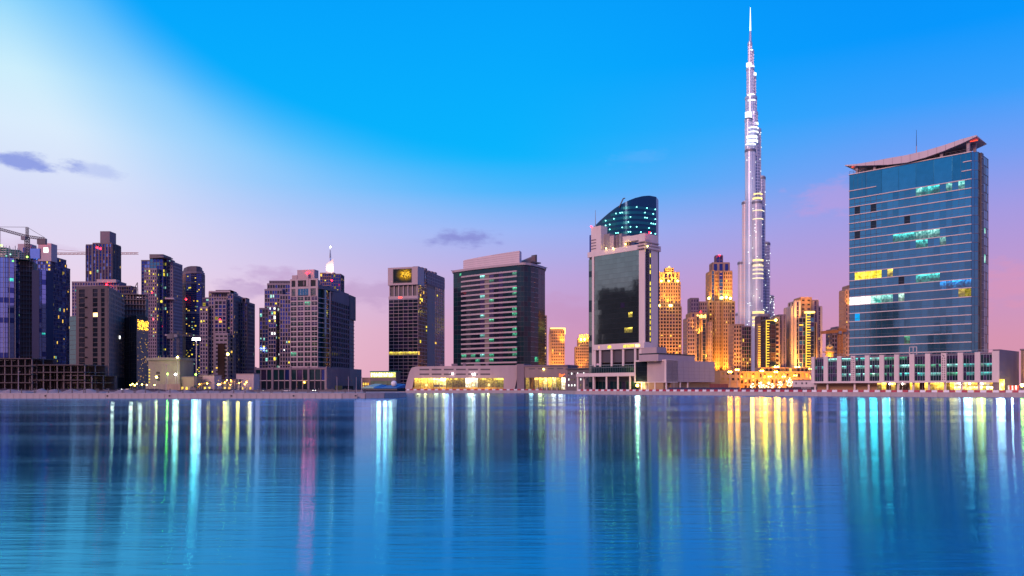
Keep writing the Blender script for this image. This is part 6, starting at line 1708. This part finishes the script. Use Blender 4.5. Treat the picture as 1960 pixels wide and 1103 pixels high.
# ------------------------------------------------------------------ left bank: promenade railing, sand heaps, yard, vehicles
def left_bank():
    T = Thing('promenade_railing', 'low dark railing of posts along the near left quay', 'railing', (*W(300, 290), GZ))
    pts = [(-300, 289.5), (-62, 289.5), (-55, 291.5), (-50, 296)]
    for a, b_ in zip(pts, pts[1:]):
        p = Plane(a, b_); n = max(1, round(p.L / 4.6))
        for k in range(n):
            if p.at(k * p.L / n).x < -205: continue
            b = MB(); j = random.uniform(-.5, .5); p.tz(b, k * p.L / n - .14 + j, k * p.L / n + .14 + j, GZ, GZ + 1.75 + random.uniform(-.15, .1), -.1, .1, 'dark'); T.add('post', b)
            if random.random() < .25:
                b = MB(); p.tz(b, k * p.L / n + .5 + j, k * p.L / n + .66 + j, GZ, GZ + 1.7, -.1, .1, 'dark'); T.add('post', b)
        for z in (.55, 1.1): p.tz(T.p('rail', None), 0, p.L, GZ + z, GZ + z + .07, -.05, .05, 'mauve')
    T.done()
    T = Thing('mooring_bollards', 'x', 'x', (0, 0, 0)) if False else None
    for k in range(7):
        x = -170 + k * 22.6
        o = MB(); o.cyl(x, 285.6, .34, .75, 1.2, 'black', 10); t = bpy.data.objects.new('mooring_fender', o.mesh('mooring_fender', (x, 285.6, .9))); t.location = (x, 285.6, .9); col.objects.link(t)
        tag(t, '%s small dark round fender from the left on the pale panelled quay wall' % nth(k), 'fender', 'fenders along the left quay wall')
    # heaps of sand behind the railing: rough mounds
    def heap(px0, px1, D, h, label):
        T = MB(); x0, x1 = X(px0, D), X(px1, D); nx, ny = 26, 7; g_ = []
        for i in range(nx + 1):
            for j in range(ny + 1):
                u, v = i / nx, j / ny
                e = math.sin(math.pi * u) ** .5 * math.sin(math.pi * v)
                z = GZ - .05 + h * e * (.65 + .35 * math.sin(u * 17 + px0) * math.cos(v * 4 + px1)) + (random.uniform(-.12, .12) if 0 < i < nx and 0 < j < ny else -.05)
                T.v.append((x0 + (x1 - x0) * u, D - 5 + 10 * v, z))
        s_ = T.slot('sand')
        for i in range(nx):
            for j in range(ny):
                a = i * (ny + 1) + j; T.f.append((a, a + ny + 1, a + ny + 2, a + 1)); T.mi.append(s_)
        c = ((x0 + x1) / 2, D, GZ); o = bpy.data.objects.new('sand_heap', T.mesh('sand_heap', c)); o.location = c; col.objects.link(o); tag(o, label, 'sand heap', 'sand heaps on the left bank')
        for p_ in o.data.polygons: p_.use_smooth = True
    for a, b_, D, h, l in ((-20, 62, 310, 1.7, 'rough sand heap at the far left, below the open concrete frame'), (48, 120, 318, 1.9, 'sand heap right of the leftmost one'), (110, 205, 312, 1.8, 'sand heap below the dark bare block'), (196, 300, 316, 1.6, 'sand heap before the parked cars'), (292, 372, 312, 1.4, 'sand heap below the white low building'), (366, 430, 318, 1.2, 'small sand heap below the broad grey tower'), (425, 486, 314, 1.5, 'sand heap left of the dark bay podium')): heap(a, b_, D, h, l)
    # navy tarpaulin fence along the yard
    T = Thing('site_fence', 'long low navy site fence behind the sand heaps', 'fence', (*W(250, 345), GZ))
    p = Plane(W(-30, 350), W(487, 345)); n = 60
    for k in range(n):
        b = MB(); p.tz(b, k * p.L / n + .03, (k + 1) * p.L / n - .03, GZ, GZ + 1.25 + .35 * math.sin(k * .4) + random.uniform(-.1, .1), -.06, random.uniform(0, .05), 'navyd'); T.add('panel', b)
    T.done()
    T = Thing('site_fence', 'dark mesh fence in front of the podium bays', 'fence', (*W(600, 380), GZ)); p = Plane(W(487, 400), W(690, 390))
    for k in range(24):
        b = MB(); p.tz(b, k * p.L / 24 + .04, (k + 1) * p.L / 24 - .04, GZ, GZ + .9 + random.uniform(-.1, .3), -.06, 0, 'dark'); T.add('panel', b)
    T.done()
    # white low building lit green and white
    T = Thing('low_building', 'low white building lit green and white by work lamps', 'building', (*W(315, 470), GZ))
    p = Plane(W(284, 472), W(344, 468)); zt = p.z(315, 690); p.tz(T.p('wall'), 0, p.L, GZ, zt, -14, 0, 'cream'); p.tz(T.p('parapet'), -.8, p.L + .8, zt, zt + 1.6, -15, .9, 'cream')
    q = Plane(W(292, 474), W(322, 474)); q.tz(T.p('upper_block'), 0, q.L, zt + 1.6, p.z(315, 684), -9, 0, 'pale'); p.tz(T.p('upper_block'), p.L * .7, p.L, zt + 1.6, p.z(315, 686), -9, -1, 'pale')
    for a in (.26, .32): 
        for r in range(3): b = MB(); p.tz(b, p.L * a, p.L * a + .9, GZ + 6 + r * 2.1, GZ + 7.4 + r * 2.1, -.03, .08, 'g_dark'); T.add('window', b)
    for r in range(6): b = MB(); p.tz(b, .4, 1.1, GZ + 3 + r * 1.9, GZ + 3.7 + r * 1.9, 0, .2, 'lamp_y'); T.add('stair_lamp', b)
    for k in range(9): p.tz(T.p('roof_rail'), k * p.L / 8, k * p.L / 8 + .1, zt + 1.6, zt + 3, 0, .1, 'metal')
    T.done()
    for px, y, c, e, m_ in ((321, 716, (.35, 1, .08), 5000, 'bulb_n'), (336, 717, (.95, 1, .8), 4200, 'bulb_w'), (375, 717, (.5, 1, .1), 2500, 'bulb_n'), (340, 684, (1, 1, .7), 2200, 'bulb_y'), (300, 722, (1, .9, .4), 2500, 'bulb_y')):
        D = 460
        t = Thing('work_lamp', {321: 'green work lamp against the low white building', 336: 'white work lamp at the right end of the low white building', 375: 'green lamp right of the low white building', 340: 'yellow lamp on the roof corner of the low white building', 300: 'yellow work lamp at the left of the low white building'}[px], 'lamp', (X(px, D), D, GZ), 'work lamps in the yard')
        b = MB(); b.cyl(X(px, D), D, .1, GZ, Z(y, D), 'metal', 6); t.add('pole', b); b = MB(); b.ball((X(px, D), D - .2, Z(y, D)), .6, m_, 8, 5); t.add('lantern', b); t.done()
        light('work_light', 'POINT', (X(px, D), D - 1.2, Z(y, D) + .4), e * (.4 if c[0] < .6 else .15), c, None, .6)
    STREAK_SPOTS.append((335, Vector((X(335, 455), 455)), Z(700, 455), (.75, 1, .55), 1.7)); STREAK_SPOTS.append((371, Vector((X(371, 455), 455)), Z(690, 455), (.5, 1, .85), 2.4))
    t = Thing('floodlight_bank', 'bright white bank of floodlights in front of the rounded blue tower', 'floodlights', (X(376, 640), 640, GZ), None)
    b = MB(); b.bar((X(376, 640), 640, GZ), (X(376, 640), 640, Z(652, 640)), .3, 'metal'); t.add('pole', b)
    for k in range(4): b = MB(); b.box(X(369 + k * 3.6, 640), X(372.2 + k * 3.6, 640), 639.4, 640, Z(651.5, 640), Z(647.5, 640), 'bulb_w'); t.add('lamp_panel', b)
    t.done()
    STREAK_SPOTS.append((123, Vector((X(118, 640), 640)), 14, (.9, .75, 1), 1.0)); STREAK_SPOTS.append((432, Vector((X(434, 500), 500)), 9, (1, .75, .4), .45)); STREAK_SPOTS.append((480, Vector((X(480, 500), 500)), 9, (.8, .75, 1), .5))  # added streak spots, mostly at sky gaps without any lamp
    STREAK_SPOTS.append((855, Vector((X(855, 572), 572)), 9, (.75, .8, 1), .8))  # another added streak spot, at a sky gap where no lamp stands
    # dark hoarding under it, yard sheds with lights
    T = Thing('hoarding', 'tall dark hoarding below the low white building', 'hoarding', (*W(310, 452), GZ)); p = Plane(W(279, 452), W(345, 450))
    for k in range(12): b = MB(); p.tz(b, k * p.L / 12 + .03, (k + 1) * p.L / 12 - .03, GZ, GZ + 4.1 + random.uniform(-.1, .1), -.08, 0, 'dim' if k < 7 else 'brown'); T.add('panel', b)
    T.done()
    for px0, px1, y, D, m_, lab in ((345, 372, 722, 470, 'brown', 'brown yard shed with a lit yellow doorway'), (380, 410, 719, 480, 'pale', 'pale yard shed left of the frame of scaffolding'), (410, 452, 727, 500, 'rosedim', 'long low shed with a row of orange lamps'), (452, 486, 716, 520, 'pale', 'pale lit shed next to the dark bay podium')):
        T = Thing('yard_shed', lab, 'shed', (*W(px0, D), GZ)); p = Plane(W(px0, D), W(px1, D - 2)); zt = Z(y, D); p.tz(T.p('wall'), 0, p.L, GZ, zt, -8, 0, m_); p.tz(T.p('roof'), -.3, p.L + .3, zt, zt + .35, -8.3, .4, 'mauve')
        for k in range(max(2, int(p.L / 3))): b = MB(); p.tz(b, .8 + k * 2.9, 2.1 + k * 2.9, GZ + .9, GZ + 2.5, -.03, .07, random.choice(('lamp_w', 'shop2', 'g_brown'))); T.add('window', b)
        T.done()
    for k, px in enumerate(sorted(random.choice((random.uniform(378, 486), random.uniform(415, 470))) for _ in range(26))):
        D = 440 + random.uniform(0, 30); y = random.uniform(728, 737)
        o = MB(); o.ball((0, 0, 0), random.uniform(.14, .34), random.choice(('bulb_g', 'bulb_o', 'bulb_o')), 7, 5); o.bar((0, .1, 0), (0, .1, GZ - Z(y, D)), .05, 'metal')
        t = bpy.data.objects.new('lamp_post', o.mesh('lamp_post')); t.location = (X(px, D), D, Z(y, D)); col.objects.link(t); tag(t, '%s amber lamp from the left in the busy yard left of the dark podium' % nth(k), 'lamp', 'amber lamps in the yard')
    for px, e in ((400, 4000), (430, 9000), (455, 9000), (478, 6000)): light('yard_glow', 'POINT', (X(px, 436), 436, GZ + 5), e * .35, (1, .55, .08), None, 1)
    for px, e in ((215, 3000), (250, 5000), (268, 4000)): light('yard_glow', 'POINT', (X(px, 440), 440, GZ + 4), e * .5, (1, .85, .5), None, 1)
    T = Thing('scaffold_frame', 'open white scaffold frame in the lit yard', 'scaffold', (*W(470, 470), GZ)); p = Plane(W(456, 470), W(484, 468)); b = MB()
    for k in range(5): p.tz(b, k * p.L / 4 - .12, k * p.L / 4 + .12, GZ, GZ + 7.6, -.2, .1, 'pale')
    for z in (2.4, 5, 7.4): p.tz(b, 0, p.L, GZ + z, GZ + z + .22, -.18, .08, 'pale')
    T.add('frame', b); T.done()
    # excavator with raised boom
    D = 430; x = X(372, D); T = Thing('excavator', 'dark excavator with its boom raised beside the lit yard', 'excavator', (x, D, GZ))
    for s_ in (-1, 1): b = MB(); b.box(x - 2, x + 2, D - .35 + s_, D + .35 + s_, GZ, GZ + .8, 'black'); T.add('track', b)
    b = MB(); b.box(x - 1.9, x + 1.2, D - 1.2, D + 1.2, GZ + .9, GZ + 2.1, 'dim'); b.box(x - 1.9, x - 1, D - 1.1, D + 1.1, GZ + 2.1, GZ + 2.5, 'dim'); T.add('body', b)
    b = MB(); b.hexa([(x, D - 1, GZ + 2.1), (x + 1.3, D - 1, GZ + 2.1), (x + 1.3, D + .1, GZ + 2.1), (x, D + .1, GZ + 2.1)], [(x, D - 1, GZ + 3.3), (x + .9, D - 1, GZ + 3.3), (x + .9, D + .1, GZ + 3.3), (x, D + .1, GZ + 3.3)], 'g_dark'); T.add('cab', b)
    b = MB(); b.bar((x + 1, D + .4, GZ + 1.8), (x + 4.2, D + .4, GZ + 4.0), .32, 'yellowp'); b.bar((x + 4.2, D + .4, GZ + 4.0), (x + 8.0, D + .4, GZ + 5.4), .25, 'yellowp'); T.add('boom', b)
    b = MB(); b.bar((x + 8, D + .4, GZ + 5.4), (x + 9, D + .4, GZ + 4.2), .4, 'dim'); T.add('bucket', b); T.done()
    # parked cars
    cols = ['whitep', 'dark', 'metal', 'redp', 'whitep', 'navy', 'metal']
    def car(x, y, rz, paint, label):
        key = paint
        if key not in cars:
            r = Thing('parked_car', label, 'car', (0, 0, 0), 'cars parked on the left bank')
            b = MB(); b.hexa([(-2.1, -.85, .35), (2.1, -.85, .35), (2.1, .85, .35), (-2.1, .85, .35)], [(-2.05, -.82, .9), (2.0, -.82, .82), (2.0, .82, .82), (-2.05, .82, .9)], paint); r.add('body', b)
            b = MB(); b.hexa([(-1.7, -.78, .9), (1.1, -.78, .86), (1.1, .78, .86), (-1.7, .78, .9)], [(-1.2, -.62, 1.42), (.4, -.62, 1.42), (.4, .62, 1.42), (-1.2, .62, 1.42)], 'g_dark'); r.add('cabin', b)
            b = MB(); b.box(-1.15, .35, -.6, .6, 1.42, 1.46, paint); r.add('roof', b)
            for wx in (-1.3, 1.3):
                for wy in (-.8, .8):
                    b = MB(); n = 10; a = [(wx + .33 * math.cos(6.283 * i / n), .33 + .33 * math.sin(6.283 * i / n)) for i in range(n)]
                    f0 = [(p_[0], wy - .1, p_[1]) for p_ in a]; f1 = [(p_[0], wy + .1, p_[1]) for p_ in a]; b.face(f0, 'black'); b.face(f1[::-1], 'black')
                    for i in range(n): b.face([f0[i], f1[i], f1[(i + 1) % n], f0[(i + 1) % n]], 'black')
                    r.add('wheel', b)
            for wy in (-.6, .6): b = MB(); b.box(2.02, 2.1, wy - .15, wy + .15, .6, .76, 'bulb_hl'); r.add('headlight', b)
            cars[key] = r.o; r.o.location = (x, y, GZ); r.o.rotation_euler = (0, 0, rz); return
        s_ = cars[key]; o = s_.copy(); col.objects.link(o); o.location = (x, y, GZ); o.rotation_euler = (0, 0, rz); o['label'] = label
        for c in s_.children: d = c.copy(); col.objects.link(d); d.parent = o
    cars = {}
    spots = [(208, 'whitep', 'white car leftmost of the cars behind the sand heaps'), (230, 'metal', 'grey car second from left behind the sand heaps'), (246, 'dark', 'black car with its headlights towards the water, below the brown cladding'), (256, 'whitep', 'white car with glaring headlights below the golden string lights'), (268, 'redp', 'red car beside the white car with glaring headlights'), (281, 'metal', 'grey car at the left end of the tall dark hoarding'), (299, 'redp', 'red car in front of the tall dark hoarding'), (395, 'dark', 'black car in front of the pale yard shed'), (420, 'whitep', 'white car in front of the long low shed'), (447, 'metal', 'grey car at the right end of the long low shed'), (505, 'dark', 'black car before the left bays of the dark podium'), (548, 'metal', 'grey car before the middle bays of the dark podium'), (602, 'dark', 'black car before the right bays of the dark podium'), (668, 'navy', 'navy car before the blank podium wall')]
    for px, paint, lab in spots: D = 400 + random.uniform(-8, 10); car(X(px, D), D, R(random.choice((-100, -80, 0, 180, 20))), paint, lab)
    for k, (px, y) in enumerate(((250, 737), (254, 735), (258, 738), (262, 735), (272, 736), (281, 737), (296, 737))):
        o = MB(); D = 398; o.ball((0, 0, 0), .26, 'bulb_y', 7, 5); o.bar((0, .1, 0), (0, .1, GZ - Z(y, D)), .05, 'metal'); t = bpy.data.objects.new('lamp_post', o.mesh('lamp_post')); t.location = (X(px, D), D, Z(y, D)); col.objects.link(t); tag(t, '%s low bright yellow lamp from the left among the parked cars' % nth(k), 'lamp', 'low yellow lamps among the parked cars')
    # lamp masts and flagpoles
    for px, y0, D, lab in ((35, 712, 320, 'thin grey lamp mast at far left before the concrete frame'), (318, 698, 330, 'tall thin lamp mast before the low white building'), (408, 735, 330, 'short white mast before the yard'), (645, 723, 345, 'thin flagpole leftmost before the blank podium wall'), (667, 722, 345, 'thin flagpole in the middle before the blank podium wall'), (682, 723, 345, 'thin flagpole rightmost before the blank podium wall'), (692, 721, 345, 'thin mast just right of the blank podium wall'), (1290, 694, 470, 'x')):
        if lab == 'x': continue
        T = Thing('lamp_mast' if px < 600 else 'flagpole', lab, 'mast', (X(px, D), D, GZ)); b = MB(); b.cyl(X(px, D), D, .13, GZ, Z(y0, D), 'pale', 8, .07); T.add('pole', b)
        b = MB(); b.ball((X(px, D), D, Z(y0, D)), .16, 'pale', 6, 4); b.bar((X(px, D), D, Z(y0, D)), (X(px, D) + .9, D, Z(y0, D) + .1), .06, 'pale') if px < 600 else None; T.add('finial', b); T.done()
    # canopy of the sign pavilion's terrace, moored by the quay end
    T = Thing('terrace_tent', 'blue and green terrace canopy on dark walls below the glowing sign pavilion', 'tent', (*W(728, 420), GZ)); p = Plane(W(694, 425), W(760, 415))
    p.tz(T.p('wall'), 0, p.L, GZ, GZ + 1.6, -8, 0, 'black'); n = 9
    for k in range(n):
        b = MB(); z = GZ + 2.3 + .5 * math.sin(k * 1.1); a, c = k * p.L / n, (k + 1) * p.L / n
        f0, f1, b0, b1 = p.at(a, .3), p.at(c, .3), p.at(a, -8), p.at(c, -8); b.hexa([(f0.x, f0.y, GZ + 1.6), (f1.x, f1.y, GZ + 1.6), (b1.x, b1.y, GZ + 2.0), (b0.x, b0.y, GZ + 2.0)], [(f0.x, f0.y, z), (f1.x, f1.y, GZ + 2.3 + .5 * math.sin((k + 1) * 1.1)), (b1.x, b1.y, z + 1.4), (b0.x, b0.y, z + 1.4)], 'tarp_b' if k > 2 else 'tarp_g'); T.add('canopy_strip', b)
    b = MB(); q = p.at(p.t(752), -1); b.ball((q.x, q.y, GZ + 4.2), 1.6, 'whitep', 12, 8); T.add('white_dome', b)
    p.tz(T.p('rail'), 0, p.L, GZ + 1.0, GZ + 1.1, .1, .2, 'pale'); T.done()
    STREAK_SPOTS.append((760, Vector((X(752, 330), 330)), 3.2, (1, .95, .9), .5))
M['navyd'] = solid('dark_navy_tarpaulin', (.02, .018, .05), .7)
M['bulb_hl'] = glow('headlight', (1, .95, .8), 14)
M['tarp_b'] = solid('blue_tarpaulin', (.03, .14, .36), .6)
M['tarp_g'] = solid('pale_green_tarpaulin', (.25, .42, .36), .6)
M['cream'] = solid('stained_cream_wall', (.21, .18, .155), .8, 0, .3)
left_bank()

# ------------------------------------------------------------------ towers across the water to the left, outside the view: the glass fronts mirror them
def mirrored_towers():
    st = S(bay=5, fl=6, mu=1.2, sp=1.6, litp=.0, frame='dark', glass=['g_dark'])
    for k, (x, y, w, h, lab) in enumerate(((-520, 447, 46, 138, 'dark tower far left outside the view, farthest of the mirrored row'), (-520, 412, 20, 150, 'tallest dark tower of the mirrored row far left outside the view'), (-530, 391, 20, 143, 'dark tower in the middle of the mirrored row far left'),
                                          (-525, 368, 24, 136, 'dark tower nearest the viewer in the mirrored row far left'), (-500, 310, 60, 90, 'broad low dark tower far left outside the view'),
                                          (-470, 74, 9, 124, 'slim tall dark tower left of the viewer, mirrored in the blue glass tower'), (-470, 60, 13, 107, 'wider dark tower left of the viewer, mirrored in the blue glass tower'), (-480, -14, 16, 82, 'short dark tower left of the viewer, mirrored in the blue glass tower'))):
        T = Thing('distant_tower', lab, 'tower', (x, y, GZ))
        p = Plane((x, y + w / 2), (x, y - w / 2))
        p = Plane((x, y - w / 2), (x, y + w / 2))
        T.p('core').prism([(x, y - w / 2), (x, y + w / 2), (x - 30, y + w / 2), (x - 30, y - w / 2)], -1, h, 'dark')
        q = Plane((x + .1, y - w / 2), (x + .1, y + w / 2)); facade(T, q, 2, h, st)
        for j in range(5): T.p('roof_plant').box(x - 20, x - 4, y - w / 2 + j * w / 5, y - w / 2 + (j + .7) * w / 5, h, h + 2 + (j * 7 % 5), 'dark')
        T.p('antenna').cyl(x - 8, y, .8, h, h + 18, 'dark', 6, .3); T.done()
mirrored_towers()

# ------------------------------------------------------------------ added spots aimed out over the water to draw the light streaks on it
for px, P, z, c, e in STREAK_SPOTS:
    P = Vector((P[0], P[1])); d = Vector((0, 0)) - P; d.normalize()
    light('streak_spot', 'SPOT', (P.x + d.x * 2.4, P.y + d.y * 2.4, z), e * 1050 * (P.length / 400) ** 2, c, (0, 0, -2), 1.7, 24, .5)
